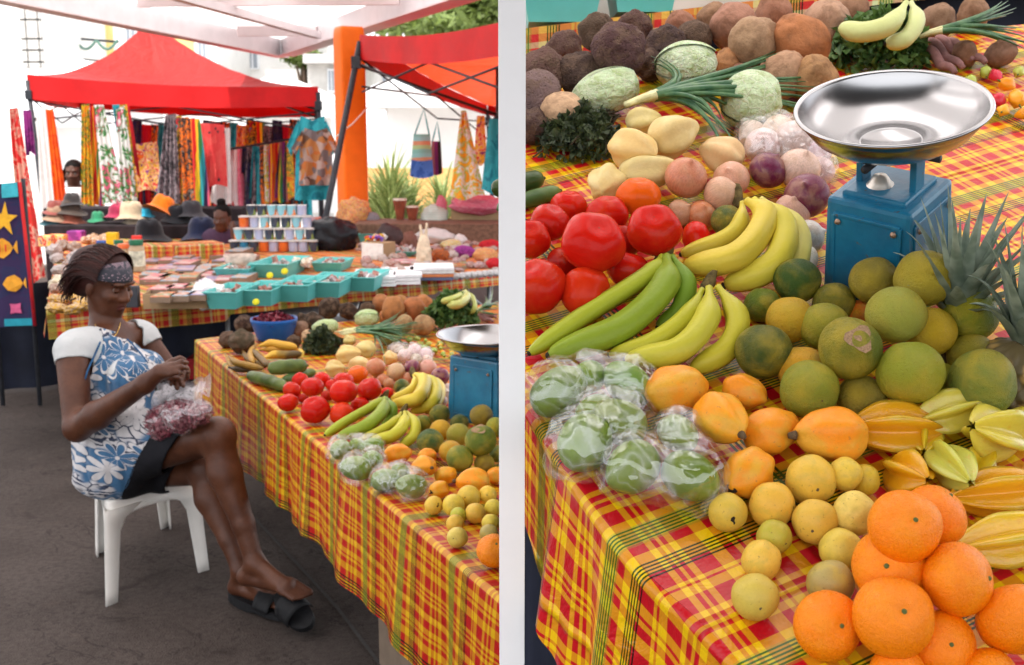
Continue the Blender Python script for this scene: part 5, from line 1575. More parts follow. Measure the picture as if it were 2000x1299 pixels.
# ------------------------------------------------------------------ blue spring scale
BLUE = None
def blue_paint():
 t = NT('scale_blue_paint'); co = t.coord()
 n = t.noise(14, 5, 0.65, co); n2 = t.noise(60, 4, 0.6, co)
 c = t.mix(t.ss(n, 0.3, 0.7), (0.006, 0.11, 0.21), (0.012, 0.17, 0.29))
 c = t.mix(t.math('MULTIPLY', t.ss(n2, 0.64, 0.70), 0.7), c, (0.12, 0.06, 0.03))
 t.p(color=c, rough=0.38, normal=t.bump(n2, 0.08, 0.01), coat=0.2)
 return t.m
BLUE = blue_paint()
STEEL = NT('pan_steel'); _co = STEEL.coord()
_n = STEEL.noise(5, 4, 0.6, _co)
STEEL.p(color=STEEL.mix(_n, (0.34, 0.335, 0.335), (0.50, 0.49, 0.49)), metal=1.0, rough=STEEL.math('MULTIPLY_ADD', _n, 0.16, 0.16), normal=STEEL.bump(STEEL.noise(3, 3, 0.5, _co), 0.10, 0.05)); STEEL = STEEL.m
RIVET = simple('rivet', (0.30, 0.20, 0.14), 0.5, 0.8, var=0.4)
def scale_thing(loc, axis, xdir, S, panh, panr, label, bh=0.168, bw=0.142):
 M = frame(axis, xdir)
 t = thing('weighing_scale', label, 'scale', loc, M.to_quaternion())
 t.scale = (S, S, S)
 m = MB(); m.box((0, 0, bh / 2), (bw, bw * .98, bh), bev=0.007, taper=0.93); o = m.build('housing', BLUE, t)
 for sx, sy in ((0, -1), (1, 0), (-1, 0), (0, 1)):
  mm = MB()
  tl = 0.004
  c = Vector((sx, sy, 0)) * (bw * .485)
  rot = math.atan2(sx, -sy)
  Mz = Matrix.Rotation(rot, 3, 'Z') @ Matrix.Rotation(R(-1.6), 3, 'X')
  w_, h_ = bw * .74, bh * .74
  for dx, dz, sxx, szz in ((0, h_ / 2, w_, .006), (0, -h_ / 2, w_, .006), (w_ / 2, 0, .006, h_), (-w_ / 2, 0, .006, h_)):
   p = Mz @ Vector((dx, 0, dz)); mm.box(c + p + Vector((0, 0, bh * .49)), (sxx, 0.005, szz), Mz, bev=0.0015)
  mm.box(c + Vector((0, 0, bh * .49)) + Mz @ Vector((0, 0.001, 0)), (w_, 0.0035, h_), Mz, bev=0.001)
  o2 = mm.build('panel', BLUE, t)
  for dx in (-1, 1):
   for dz in (1,):
    rv = MB(); rv.lathe([(0.0001, 0.004), (0.0035, 0.003), (0.005, 0.0)], 10, M=Mz @ Matrix.Rotation(R(90), 3, 'X'), c=c + Vector((0, 0, bh * .49)) + Mz @ Vector((dx * w_ * .42, -0.0035, dz * h_ * .42)))
    rv.build('rivet', RIVET, o2)
 m = MB(); m.box((0, 0, bh + 0.002), (bw * .70, bw * .70, 0.012), bev=0.004); m.build('top_plate', BLUE, t)
 m = MB(); m.lathe([(0.0001, .016), (0.010, .014), (0.016, .004), (0.020, 0)], 16, c=(-0.01, -0.01, bh + .008)); m.build('adjuster', simple('adjuster_metal', (.6, .56, .5), .4, .7), t)
 zb = panh - 0.062
 for sx in (-1, 1):
  m = MB(); m.box((sx * .042, .0, (bh + zb) / 2), (0.010, 0.028, zb - bh + .012), bev=.002); m.build('bracket', BLUE, t)
 m = MB(); m.tube([(-.075, 0, zb - .004), (.075, 0, zb - .004)], .006, 8); m.tube([(0, -.075, zb - .0035), (0, .075, zb - .0035)], .006, 8); m.build('pan_cross', DARK_METAL, t)
 inner = [(0.0001, -.052), (panr * .30, -.052), (panr * .305, -.0505), (panr * .33, -.0505), (panr * .335, -.052), (panr * .52, -.050), (panr * .66, -.044), (panr * .80, -.031), (panr * .91, -.013), (panr * .955, -.001)]
 rim = [(panr * .965, .002), (panr * 1.0, .003), (panr * 1.012, .000), (panr * 1.0, -.003)]
 outer = [(panr * .97, -.003), (panr * .93, -.014), (panr * .82, -.034), (panr * .68, -.047), (panr * .53, -.0535), (panr * .3, -.055), (0.0001, -.055)]
 m = MB(); m.lathe(inner + rim + outer, 72, c=(0, 0, panh)); m.build('pan', STEEL, t)
 return t
q = onr(1732, 556)
fw = Vector((0, 1, 0)) - RN * RN.y; fw.normalize(); rt_ = fw.cross(RN)
xd = (rt_ * math.cos(R(43)) - fw * math.sin(R(43)))
zt_ = (q + RN * .27); zt_ = (zt_ - Vector((0, 0, CAMH))).dot(cam2w(0, 0, 1) - cam2w(0, 0, 0)); tg = at(1742, 209, zt_); ax_ = (tg - q).normalized()
scale_thing(q, ax_, xd, 1.0, (tg - q).length, 185 / FPX * zt_, 'battered blue spring scale with a round steel pan on the sloping display')
X, Y = 962, 816
qa = onz(X, Y, TA)
scale_thing(qa, (0, 0, 1), (math.cos(R(-38)), math.sin(R(-38)), 0), 1.05, 0.262, 0.17, 'blue spring scale with steel pan, partly hidden by the white post', bh=0.20, bw=0.20)
# ------------------------------------------------------------------ pineapples
PLF = leafmat('pineapple_leaf', (0.13, 0.18, 0.13), (0.30, 0.36, 0.28), 0.45)
def pine_mat():
 t = NT('pineapple_rind'); uv = t.new('ShaderNodeUVMap'); mp = t.new('ShaderNodeMapping'); t.l.new(uv.outputs[0], mp.inputs[0])
 co = t.coord(); n = t.noise(20, 4, 0.6, co)
 v = t.vor(11, uv.outputs[0])
 c = t.mix(t.ss(v, 0.05, 0.5), (0.62, 0.36, 0.07), (0.12, 0.09, 0.035))
 c = t.mix(0.5, c, t.mix(n, (0.5, 0.5, 0.5), (1.4, 1.3, 1.1)), 'MULTIPLY')
 t.p(color=c, rough=0.6)
 return t.m
PINE = pine_mat()
def pineapple(base, axis, bl, br, crown, label, seed, ls=0.2):
 r_ = random.Random(seed)
 M = frame(axis); t = thing('pineapple', label, 'pineapple', base, M.to_quaternion(), 'pineapples')
 m = MB(); NR, NC = 9, 14
 prof = []
 def fn(r, z, a):
  kz = z * NR / 2; row = math.floor(kz)
  ph = a * NC / 2 / PI
  u = ph + z * 4.5; w_ = ph - z * 4.5
  b = (abs(math.sin(PI * u / 1.0)) * abs(math.sin(PI * w_ / 1.0))) ** 0.6
  return (r * br * (0.86 + 0.20 * b), -bl / 2 + z * bl / 2)
 n = 60
 prof = [(max(0.02, (1 - abs(2 * i / n - 1) ** 3.2) ** 0.5), 2 * i / n - 1) for i in range(n + 1)]
 m.lathe(prof, 84, fn=fn); m.build('body', PINE, t)
 m = MB()
 for k in range(crown):
  f = k / crown; a = k * 2.39996
  L = ls * (0.30 + 0.80 * math.sin(PI * (0.06 + 0.74 * f))) * r_.uniform(.85, 1.1)
  el = R(44 + 43 * f ** 0.7) ; W_ = 0.0150 * (ls / .2) * (1.1 - .35 * f)
  ca, sa = math.cos(a), math.sin(a)
  dirn = Vector((ca * math.cos(el), sa * math.cos(el), math.sin(el)))
  side = Vector((-sa, ca, 0)); up = side.cross(dirn) * -1
  vs = []; S = 9
  curl = r_.uniform(.25, .6) * (1.05 - f)
  for i in range(S + 1):
   x = i / S
   c = Vector((ca * .012, sa * .012, .03 * f * ls / .2)) + dirn * (L * x) + Vector((ca, sa, 0)) * (L * .12 * x) - Vector((0, 0, 1)) * (curl * L * x ** 2.6) * .8
   wx = W_ * (1 - x ** 1.6) * (0.85 + .3 * math.sin(PI * min(1, x * 1.5))) + .0004
   vs += [c + side * wx + up * wx * .45, c - up * wx * .1, c - side * wx + up * wx * .45]
  fs = []
  for i in range(S):
   b = i * 3
   fs += [(b, b + 1, b + 4, b + 3), (b + 1, b + 2, b + 5, b + 4)]
  m.add(vs, fs)
 m.build('crown', PLF, t)
up_ = (RN * .8 + Vector((0, 0, 1)) * .4).normalized()
pineapple(onr(1866, 622, .055), (up_ + Vector((0.0, 0, 0))).normalized(), 0.17, 0.05, 34, 'pineapple with a tall spiky grey green crown leaning over the blue scale', 3, 0.165)
pineapple(onr(1992, 668, .08), (up_ + Vector((0.12, 0, 0))).normalized(), 0.20, 0.058, 34, 'pineapple at the outer edge showing its brown rind beside the green oranges', 5, 0.16)
# ------------------------------------------------------------------ bagged limes
def film_mat():
 t = NT('clear_plastic_film'); co = t.coord()
 mp = t.new('ShaderNodeMapping'); t.l.new(co, mp.inputs[0]); mp.inputs['Scale'].default_value = (1, 1, 1)
 n = t.noise(9, 3, 0.5, co, 0.5)
 rdg = t.math('SUBTRACT', 1.0, t.math('MULTIPLY', t.math('ABSOLUTE', t.math('SUBTRACT', n, 0.5)), 6.0), None, True)
 n2 = t.noise(26, 2, 0.5, co, 0.6)
 rdg2 = t.math('SUBTRACT', 1.0, t.math('MULTIPLY', t.math('ABSOLUTE', t.math('SUBTRACT', n2, 0.5)), 9.0), None, True)
 w_ = t.math('MAXIMUM', t.math('POWER', rdg, 9.0), t.math('MULTIPLY', t.math('POWER', rdg2, 4.0), 0.5))
 nr = t.bump(t.math('ADD', n, t.math('MULTIPLY', n2, 0.3)), 0.55, 0.02)
 tp = t.new('ShaderNodeBsdfTransparent'); tp.inputs[0].default_value = (0.98, 0.985, 0.985, 1)
 t.p(color=(0.85, 0.87, 0.88), rough=0.14, spec=0.6, normal=nr)
 gl = t.new('ShaderNodeBsdfGlossy'); gl.inputs[0].default_value = (1, 1, 1, 1); gl.inputs['Roughness'].default_value = 0.05; t.l.new(nr, gl.inputs['Normal'])
 m1 = t.new('ShaderNodeMixShader'); m1.inputs[0].default_value = 0.10
 t.l.new(tp.outputs[0], m1.inputs[1]); t.l.new(gl.outputs[0], m1.inputs[2])
 m2 = t.new('ShaderNodeMixShader'); t.set(m2.inputs[0], t.math('MULTIPLY_ADD', w_, 0.26, 0.01))
 t.l.new(m1.outputs[0], m2.inputs[1]); t.l.new(t.bsdf.outputs[0], m2.inputs[2]); t.l.new(m2.outputs[0], t.out.inputs[0])
 return t.m
FILM = film_mat()
def film_bag(plane, items, tips, label, cat='plastic bag', name='plastic_bag', group=None, pad=1.05, wr=0.09, links=None, mat=None):
 """items: (centre, radius) already in the world; tips: (point, from item, end radius)"""
 cs = [c for c, r in items]; rm = max(r for c, r in items)
 allp = cs + [p for p, k, q in tips]
 lo = [min(p[i] for p in allp) - rm * 1.6 for i in range(3)]; hi = [max(p[i] for p in allp) + rm * 1.6 for i in range(3)]
 h = rm / 9
 S = SDF(lo, hi, h)
 for c, r in items: S.ell(c, (r * pad,) * 3, None, k=r * .35)
 for (a, b) in (links or [(i, i + 1) for i in range(len(items) - 1)]):
  S.cone(items[a][0], items[b][0], items[a][1] * .98, items[b][1] * .98, k=rm * .8)
 for p, k, q in tips:
  S.cone(items[k][0], p, items[k][1] * .75, q, k=rm * .30)
 v, F = S.nets(1)
 out = []
 for x in v:
  p = Vector(x)
  d = noise.noise(p * (2.2 / rm)) * wr + (1 - abs(noise.noise(p * (1.3 / rm) + Vector((7, 3, 1)))) * 4) * wr * .4
  c = min(items, key=lambda it: (p - it[0]).length)
  n_ = (p - c[0]).normalized()
  out.append(p + n_ * d * rm * .8)
 o0 = sum(cs, Vector()) / len(cs)
 me = sdf_mesh(name, np.array([list(p) for p in out]), F, mat or FILM, org=tuple(o0))
 o = link(name, me, loc=o0); meta(o, label, cat, group)
 return o
def bagged(plane, limes, tips, label, llabel, lgroup, col=(0.16, 0.25, 0.018)):
 items = []
 for (px, py, r, l, sc_) in limes:
  sc_ *= 1.14; o = fruit('lime', 'lime', 'lime', px, py, r * 1.06, plane, l + .06, col, llabel, lgroup, tilt=80, az=rnd.uniform(40, 320), sc=(1, 1, sc_), jit=.12)
  items.append((o.location.copy(), o.scale[0] * (1 + (sc_ - 1) * .6)))
 tp = [(pt(plane, x, y, h), k, q) for x, y, h, k, q in tips]
 film_bag(plane, items, tp, label, group=None)
LG = {'A': 'limes bagged on the low table', 'R': 'limes bagged on the sloping display'}
LL = {'A': 'green lime seen through clear film on the low table', 'R': 'large green lime seen through clear film on the slope'}
def s4(l): return [(*c4(x, y), r * K4, a, b) for x, y, r, a, b in l]
def t4(l): return [(*c4(x, y), h, k, q) for x, y, h, k, q in l]
bagged('A', s4([(862, 1035, 66, 0, 1.15), (965, 1005, 46, .1, 1.1), (1060, 1015, 56, 0, 1.2)]), t4([(795, 985, .03, 0, .006), (1130, 1045, .02, 2, .006)]), 'clear bag of limes farthest from the viewer on the low table', LL['A'], LG['A'])
bagged('A', s4([(960, 1150, 78, 0, 1.1), (1065, 1100, 62, .2, 1.1)]), t4([(1130, 1120, .04, 1, .008), (905, 1200, .01, 0, .02)]), 'crumpled clear bag of limes in the middle of three on the low table', LL['A'], LG['A'])
bagged('A', s4([(1150, 1225, 72, 0, 1.15), (1310, 1265, 78, 0, 1.1), (1240, 1170, 52, .2, 1.1)]), t4([(1100, 1170, .05, 0, .008), (1330, 1345, .012, 1, .004), (1370, 1190, .03, 1, .01)]), 'clear bag of limes with a pointed corner at the table edge on the low table', LL['A'], LG['A'])
def c6(x, y): return 1020 + x * 500 / 1049, 680 + y * 619 / 1299
K6 = 500 / 1049
def s6(l): return [(*c6(x, y), r * K6, a, b) for x, y, r, a, b in l]
def t6(l): return [(*c6(x, y), h, k, q) for x, y, h, k, q in l]
bagged('R', s6([(150, 175, 96, 0, 1.15), (270, 120, 66, .2, 1.1), (430, 145, 84, 0, 1.15)]), t6([(20, 110, .02, 0, .006), (510, 210, .012, 2, .006), (490, 95, .02, 2, .006)]), 'long clear bag of limes below the green bananas by the white post', LL['R'], LG['R'])
bagged('R', s6([(255, 390, 112, 0, 1.1), (400, 300, 92, .25, 1.1), (300, 260, 70, .5, 1.1)]), t6([(500, 300, .03, 1, .008), (150, 480, .008, 0, .02)]), 'crumpled clear bag of limes hanging at the cloth edge of the slope', LL['R'], LG['R'])
bagged('R', s6([(450, 490, 104, 0, 1.15), (690, 525, 100, 0, 1.12), (640, 350, 74, .35, 1.1)]), t6([(365, 370, .045, 0, .007), (718, 685, .008, 1, .003), (770, 430, .02, 2, .008), (560, 330, .05, 2, .01)]), 'clear bag of limes tied in a knot with one pointed corner on the slope', LL['R'], LG['R'])
NETM = FILM
def garlic_bag(plane, spots, label, gl):
 items = []
 for x, y, r, l in spots:
  o = fruit('onion', 'garlic', 'garlic', x, y, r, plane, l + .1, (0.78, 0.62, 0.60), gl, 'garlic inside the clear bag, ' + ('low table' if plane == 'A' else 'slope'), tilt=40)
  items.append((o.location.copy(), o.scale[0]))
 n = len(items)
 film_bag(plane, items, [(items[0][0] + NRM[plane] * .05, 0, .01)], label, wr=.14, links=[(0, i) for i in range(1, n)])
garlic_bag('A', [(*c4(x, y), r * K4, l) for x, y, r, l in [(1270, 440, 48, .2), (1330, 405, 46, .6), (1400, 430, 46, .2), (1225, 400, 40, .3), (1340, 460, 40, 0), (1410, 465, 34, 0), (1190, 398, 34, .1)]], 'clear bag of pinkish garlic between chayotes and peppers on the low table', 'garlic bulb inside the clear bag on the low table')
garlic_bag('R', [(1490, 285, 36, .4), (1550, 275, 40, .5), (1590, 300, 34, .2), (1520, 255, 32, .5), (1600, 335, 30, 0), (1470, 262, 28, .2)], 'clear bag of pinkish garlic beside the blue scale on the slope', 'garlic bulb inside the clear bag on the slope')
# ------------------------------------------------------------------ blue bowl with dried red petals
def bowl():
 X, Y = c4(443, 220); X2, Y2 = c4(443, 335)
 Zb = dep(Y2, TA); p = at(X, Y2 - 4, Zb); p.z = TA
 mp = Zb / FPX; Rr = 146 * K4 * mp; H = 0.098
 t = thing('bowl', 'round blue plastic bowl with a thick rim on the far corner of the low table', 'bowl', p)
 m = MB()
 m.lathe([(0.0001, .004), (Rr * .62, .004), (Rr * .72, .02), (Rr * .90, H * .8), (Rr * .95, H * .98), (Rr * 1.0, H), (Rr * 1.01, H - .012), (Rr * .97, H - .022), (Rr * .95, H - .03), (Rr * .76, .012), (Rr * .70, 0), (0.0001, 0)], 56)
 m.build('basin', simple('blue_plastic', (0.012, 0.085, 0.30), 0.32, var=0.08, scale=6), t)
 rr = random.Random(5); m = MB()
 for k in range(420):
  a = rr.uniform(0, 6.28); d = Rr * .84 * math.sqrt(rr.random()); z = H * .62 + .03 * (1 - (d / Rr) ** 2) + rr.uniform(0, .022)
  c = Vector((d * math.cos(a), d * math.sin(a), z)); ax = Vector((rr.gauss(0, 1), rr.gauss(0, 1), rr.gauss(0, .7))).normalized(); sd_ = ax.cross(Vector((rr.gauss(0, 1), rr.gauss(0, 1), rr.gauss(0, 1)))).normalized()
  L_ = rr.uniform(.012, .028); m.add([c - ax * L_, c + sd_ * L_ * .4, c + ax * L_, c - sd_ * L_ * .4 + Vector((0, 0, L_ * .4))], [(0, 1, 2), (0, 2, 3)], None, 0, False)
 m.disc((0, 0, H * .6), Rr * .86)
 o = m.build('red_petals', PETAL, loc=p); meta(o, 'dried dark red sorrel petals filling the blue bowl', 'petals', None, 'stuff')
def petal_mat():
 t = NT('dried_petal'); co = t.coord(); n = t.noise(60, 3, 0.6, co)
 t.p(color=t.ramp(n, [(0.3, (0.06, 0.004, 0.012)), (0.55, (0.20, 0.012, 0.03)), (0.75, (0.42, 0.06, 0.08))]), rough=0.45)
 return t.m
PETAL = petal_mat()
bowl()
def cardboard(name='cardboard', c=(0.36, 0.24, 0.13)): return simple(name, c, 0.85, var=0.10, scale=14)
X, Y = 775, 1299
b = onz(835, 1345, 0.0); t = thing('cardboard_box', 'open cardboard box with dark print under the low table cloth', 'box', b)
m = MB(); m.box((0.03, 0.12, .14), (.30, .25, .28), Euler((0, 0, R(30))).to_matrix()); m.build('carton', cardboard('cardboard_white', (0.17, 0.125, 0.09)), t)
m = MB(); Mz = Euler((0, 0, R(30))).to_matrix(); c_ = Vector((0.03, .12, .14)) + Mz @ Vector((0.0, -.127, 0))
for dx, dz, w_, h_ in ((-.02, -.02, .045, .10), (.06, .0, .02, .05), (.06, .06, .05, .012)): m.box(c_ + Mz @ Vector((dx, 0, dz)), (w_, .003, h_), Mz)
m.build('print', simple('black_ink', (0.015,) * 3, .7), t)
# ------------------------------------------------------------------ people
def skin_mat(name, c1, c2, lips_and_highlights=None):
 t = NT(name); co = t.coord()
 n = t.noise(9, 4, 0.6, co); n2 = t.noise(160, 3, 0.6, co)
 c = t.mix(t.ss(n, 0.3, 0.7), c1, c2)
 n3 = t.noise(34, 4, .6, co); c = t.mix(0.45, c, t.mix(n2, (0.5, 0.5, 0.5), (1.4, 1.3, 1.3)), 'MULTIPLY'); c = t.mix(t.math('MULTIPLY', t.ss(n3, .55, .7), .35), c, c1)
 if lips_and_highlights is not None:
  for p, r0, r1, colr, f in lips_and_highlights:
   d = t.new('ShaderNodeVectorMath', operation='DISTANCE'); t.l.new(co, d.inputs[0]); d.inputs[1].default_value = tuple(p)
   c = t.mix(t.math('MULTIPLY', t.ss(d.outputs['Value'], r1, r0), f), c, colr)
 t.p(color=c, rough=t.math('MULTIPLY_ADD', n3, .25, .32), sss=0.08, ssss=0.02, normal=t.bump(t.math('ADD', n2, n3), 0.3, 0.004), spec=0.3)
 t.bsdf.inputs['Subsurface Radius'].default_value = (1.0, 0.4, 0.2)
 return t.m
def head_sdf(S, c, f, u, k=1.0, kk=0.012):
 """head of a person; c centre, f facing, u up (unit vectors)"""
 f = Vector(f); u = Vector(u); s_ = f.cross(u)
 M = Matrix((f, s_, u)).transposed()
 P = lambda a, b, h: c + (f * a + s_ * b + u * h) * k
 S.ell(P(-.012, 0, .032), np.array((.098, .077, .098)) * k, M, kk * k)
 S.ell(P(.028, 0, -.035), np.array((.068, .066, .074)) * k, M, .02 * k)
 S.ell(P(.060, 0, -.082), np.array((.031, .038, .028)) * k, M, .018 * k)
 S.cone(P(.076, 0, .028), P(.104, 0, -.018), .010 * k, .0155 * k, .008 * k)
 for q in (-1, 1):
  S.ell(P(.094, q * .017, -.022), np.array((.014, .0125, .0105)) * k, M, .006 * k)
  S.ell(P(.080, q * .030, .038), np.array((.016, .030, .010)) * k, M, .010 * k)
  S.ell(P(.064, q * .046, -.016), np.array((.024, .022, .020)) * k, M, .016 * k)
  S.ell(P(.096, q * .033, .012), np.array((.018, .019, .012)) * k, M, .010 * k, 's')
  S.ell(P(-.008, q * .079, -.006), np.array((.020, .009, .030)) * k, M, .006 * k)
  S.cone(P(-.01, q * .055, -.03), P(.045, q * .038, -.082), .022 * k, .020 * k, .016 * k)
 S.ell(P(.089, 0, -.047), np.array((.014, .027, .0085)) * k, M, .005 * k)
 S.ell(P(.086, 0, -.061), np.array((.016, .025, .0100)) * k, M, .005 * k)
 S.ell(P(.104, 0, -.0535), np.array((.012, .026, .0015)) * k, M, .002 * k, 's')
 return P, s_
def eyes(parent, P, f, u, s_, k, org):
 for q in (-1, 1):
  m = MB(); c = P(.0710, q * .033, .010)
  m2 = sph(lambda d: d * .0135 * k, 16, 12)
  o = m2.build('eye', simple('eye_white', (0.22, 0.165, 0.14), 0.25, var=.03), parent, loc=c - org)
  mi = MB(); a = (f * .90 - u * .20 + Vector((0, -.42, 0))).normalized(); Mf = frame(a)
  mi.lathe([(.0001, .0140 * k), (.0050 * k, .0132 * k), (.0088 * k, .0107 * k)], 14, M=Mf); mi.build('iris', simple('dark_iris', (.012, .007, .005), .15), o)
  ml = MB()
  def fn(i, j):
   aa = (i - .5) * R(150); bb = R(-2) + j * R(74)
   d = f * (math.cos(aa) * math.cos(bb)) + s_ * (math.sin(aa) * math.cos(bb)) + u * math.sin(bb)
   return d * .0152 * k, (i, j)
  ml.grid(fn, 12, 6)
  def fn2(i, j):
   aa = (i - .5) * R(150); bb = R(-20) - j * R(55)
   return (f * (math.cos(aa) * math.cos(bb)) + s_ * (math.sin(aa) * math.cos(bb)) + u * math.sin(bb)) * .0150 * k, (i, j)
  ml.grid(fn2, 12, 4)
  ml.build('eyelid', SKIN, o)
  mb = MB()
  pth = bez(P(.089, q * .014, .036), P(.092, q * .026, .042), P(.084, q * .042, .044), P(.066, q * .056, .034), 8)
  mb.tube([p - org for p in pth], [.0022 * k, .003 * k, .0032 * k, .003 * k, .003 * k, .0026 * k, .002 * k, .0015 * k, .001 * k], 6)
  mb.build('eyebrow', HAIRB, parent)
HAIRB = simple('black_hair', (0.006, 0.0045, 0.004), 0.7, var=0.3, spec=.1)
def hair_mat(name, c1, c2):
 t = NT(name); uv = t.new('ShaderNodeUVMap'); n = t.noise(3, 2, .5, t.coord()); w_ = t.new('ShaderNodeTexWhiteNoise'); w_.noise_dimensions = '1D'
 sep = t.new('ShaderNodeSeparateXYZ'); t.l.new(uv.outputs[0], sep.inputs[0]); t.l.new(sep.outputs[0], w_.inputs['W'])
 c = t.mix(t.math('MULTIPLY', w_.outputs[0], 0.8), c1, c2)
 t.p(color=c, rough=0.5, spec=0.2)
 return t.m
HAIR = hair_mat('auburn_hair', (0.008, 0.004, 0.0035), (0.060, 0.014, 0.010))
# ---- the seated woman
WO = at(235, 900, 4.15); WO.z = 0
SEAT_Z = 0.365
Hc = at(208, 556, 4.20)
hf = Vector((0.88, -0.36, -0.34)).normalized(); hs_ = Vector((0, 0, 1)) 
hu = (Vector((0.10, -0.05, 1)) - hf * hf.dot(Vector((0.10, -0.05, 1)))).normalized()
J = dict(
 pel=at(226, 885, 4.16), pel2=at(250, 893, 4.08), waist=at(218, 812, 4.16), chest=at(212, 728, 4.17), neck=at(207, 642, 4.22),
 sR=at(141, 688, 4.02), sL=at(279, 664, 4.34), eR=at(151, 836, 3.93), wR=at(283, 750, 3.74), eL=at(335, 735, 4.34), wL=at(352, 727, 3.92),
 hR=at(222, 893, 4.06), kR=at(424, 850, 3.84), aR=at(497, 1098, 3.83),
 hL=at(240, 908, 4.28), kL=at(398, 915, 4.04), aL=at(470, 1112, 3.96))
def scaled(j): return J[j]
lipc = None
def build_body():
 lo = np.array([min(v[i] for v in J.values()) for i in range(3)]) - 0.25; hi = np.array([max(v[i] for v in J.values()) for i in range(3)]) + 0.30
 lo[2] = -0.01
 S = SDF(lo, hi, 0.0052)
 S.cone(J['pel'], J['waist'], .125, .115, .04); S.cone(J['hR'], J['hL'], .105, .105, .05)
 S.cone(J['waist'], J['chest'], .110, .115, .05)
 S.cone(J['sR'].lerp(J['neck'], .25), J['sL'].lerp(J['neck'], .25), .060, .060, .05)
 S.cone(J['chest'], J['neck'], .105, .055, .05)
 S.cone(J['neck'], Hc - hf * .020 - hu * .035, .054, .050, .03)
 for s, e, w_, r in (('sR', 'eR', 'wR', (.058, .047, .030)), ('sL', 'eL', 'wL', (.055, .044, .030))):
  S.cone(J[s], J[e], r[0], r[1], .03)
  mid = J[e].lerp(J[w_], .3)
  S.cone(J[e], mid, r[1] * .98, r[1] * 1.02, .02); S.cone(mid, J[w_], r[1] * 1.0, r[2], .02)
 for h, k, a in (('hR', 'kR', 'aR'), ('hL', 'kL', 'aL')):
  S.cone(J[h], J[k], .092, .060, .03)
  S.ell(J[k] + Vector((0.006, -.004, .004)), (.058, .055, .058), None, .02)
  side = Vector((-.8, .3, 0)).normalized()
  mid = J[k].lerp(J[a], .30) + side * .014
  S.cone(J[k], mid, .052, .057, .02); S.cone(mid, J[k].lerp(J[a], .7), .057, .038, .02); S.cone(J[k].lerp(J[a], .7), J[a], .038, .031, .015)
 def foot(a, heel, ball, toe, up):
  S.cone(a, heel, .031, .028, .02); S.cone(heel, ball, .028, .026, .02); S.cone(a + (ball - a) * .1, ball, .030, .022, .02)
  d = (toe - ball).normalized(); sd_ = d.cross(up).normalized()
  S.cone(ball - sd_ * .022, ball + sd_ * .022, .020, .018, .012)
  for q, L_, r in ((-.030, .060, .0125), (-.012, .058, .0095), (.003, .054, .009), (.017, .047, .0085), (.030, .038, .008)):
   b = ball + sd_ * q + d * .012; tip = b + d * L_ - up * .006
   S.cone(b, tip, r * 1.15, r, .005)
 hR_, bR_, tR_ = at(480, 1126, 3.86), at(560, 1146, 3.77), at(594, 1164, 3.74)
 foot(J['aR'], hR_, bR_, tR_, Vector((-.25, -.1, .95)).normalized())
 hL_, bL_, tL_ = at(462, 1146, 4.0), at(535, 1172, 3.90), at(566, 1186, 3.87)
 foot(J['aL'], hL_, bL_, tL_, Vector((0, 0, 1)))
 def hand(w_, palm, kn, tips, thumb, rr):
  pc = palm
  S.cone(w_, pc, .030, .026, .02)
  c_ = sum(kn, Vector()) / len(kn)
  for k in kn: S.cone(pc, k, .020, .0125, .010)
  for k, (m_, t_), r in zip(kn, tips, rr):
   S.cone(k, m_, r * 1.12, r, .004); S.cone(m_, t_, r, r * .82, .003)
  S.cone(pc + (thumb[0] - pc) * .3, thumb[0], .016, .0115, .008); S.cone(thumb[0], thumb[1], .0115, .0090, .004)
 hand(J['wR'], at(312, 727, 3.72), [at(336, 706, 3.745), at(338, 714, 3.72), at(337, 723, 3.705), at(332, 731, 3.70)],
         [(at(351, 699, 3.77), at(361, 702, 3.80)), (at(354, 706, 3.74), at(366, 709, 3.78)), (at(354, 717, 3.72), at(366, 720, 3.76)), (at(346, 728, 3.70), at(356, 730, 3.74))],
         [at(331, 737, 3.76), at(347, 738, 3.80)], (.0092, .0096, .0094, .0085))
 hand(J['wL'], at(351, 726, 3.86), [at(338, 733, 3.83), at(347, 738, 3.83), at(355, 737, 3.83), at(362, 732, 3.84)],
         [(at(333, 742, 3.80), at(334, 751, 3.77)), (at(344, 750, 3.80), at(346, 759, 3.78)), (at(356, 748, 3.80), at(358, 754, 3.77)), (at(366, 739, 3.82), at(366, 727, 3.79))],
         [at(345, 718, 3.84), at(354, 713, 3.81)], (.0092, .0096, .0094, .0085))
 P, s_ = head_sdf(S, Hc, hf, hu, .97)
 v, F = S.nets(2)
 return v, F, P, s_
v, F, HP, hside = build_body()
lips_and_highlights = [(HP(.097, q * .012, -.054) - WO, .010, .019, (0.10, 0.028, 0.026), .7) for q in (-1, 0, 1)] + [(HP(.10, 0, -.02) - WO, .01, .03, (0.17, 0.066, 0.034), .5), (HP(.078, -.045, -.005) - WO, .01, .045, (0.17, 0.066, 0.034), .55), (HP(.075, -.02, .07) - WO, .01, .05, (0.17, 0.066, 0.034), .5)]  # lip colour, plus lighter skin painted as highlights on nose, cheek, forehead
SKIN = skin_mat('dark_brown_skin', (0.062, 0.020, 0.009), (0.105, 0.038, 0.018), lips_and_highlights)
woman = thing('person', 'woman in a blue floral dress and dark headband sitting on a white plastic stool', 'person', WO)
link('body', sdf_mesh('body', v, F, SKIN, org=tuple(WO)), None, woman)
eyes(woman, HP, hf, hu, hside, .97, WO)
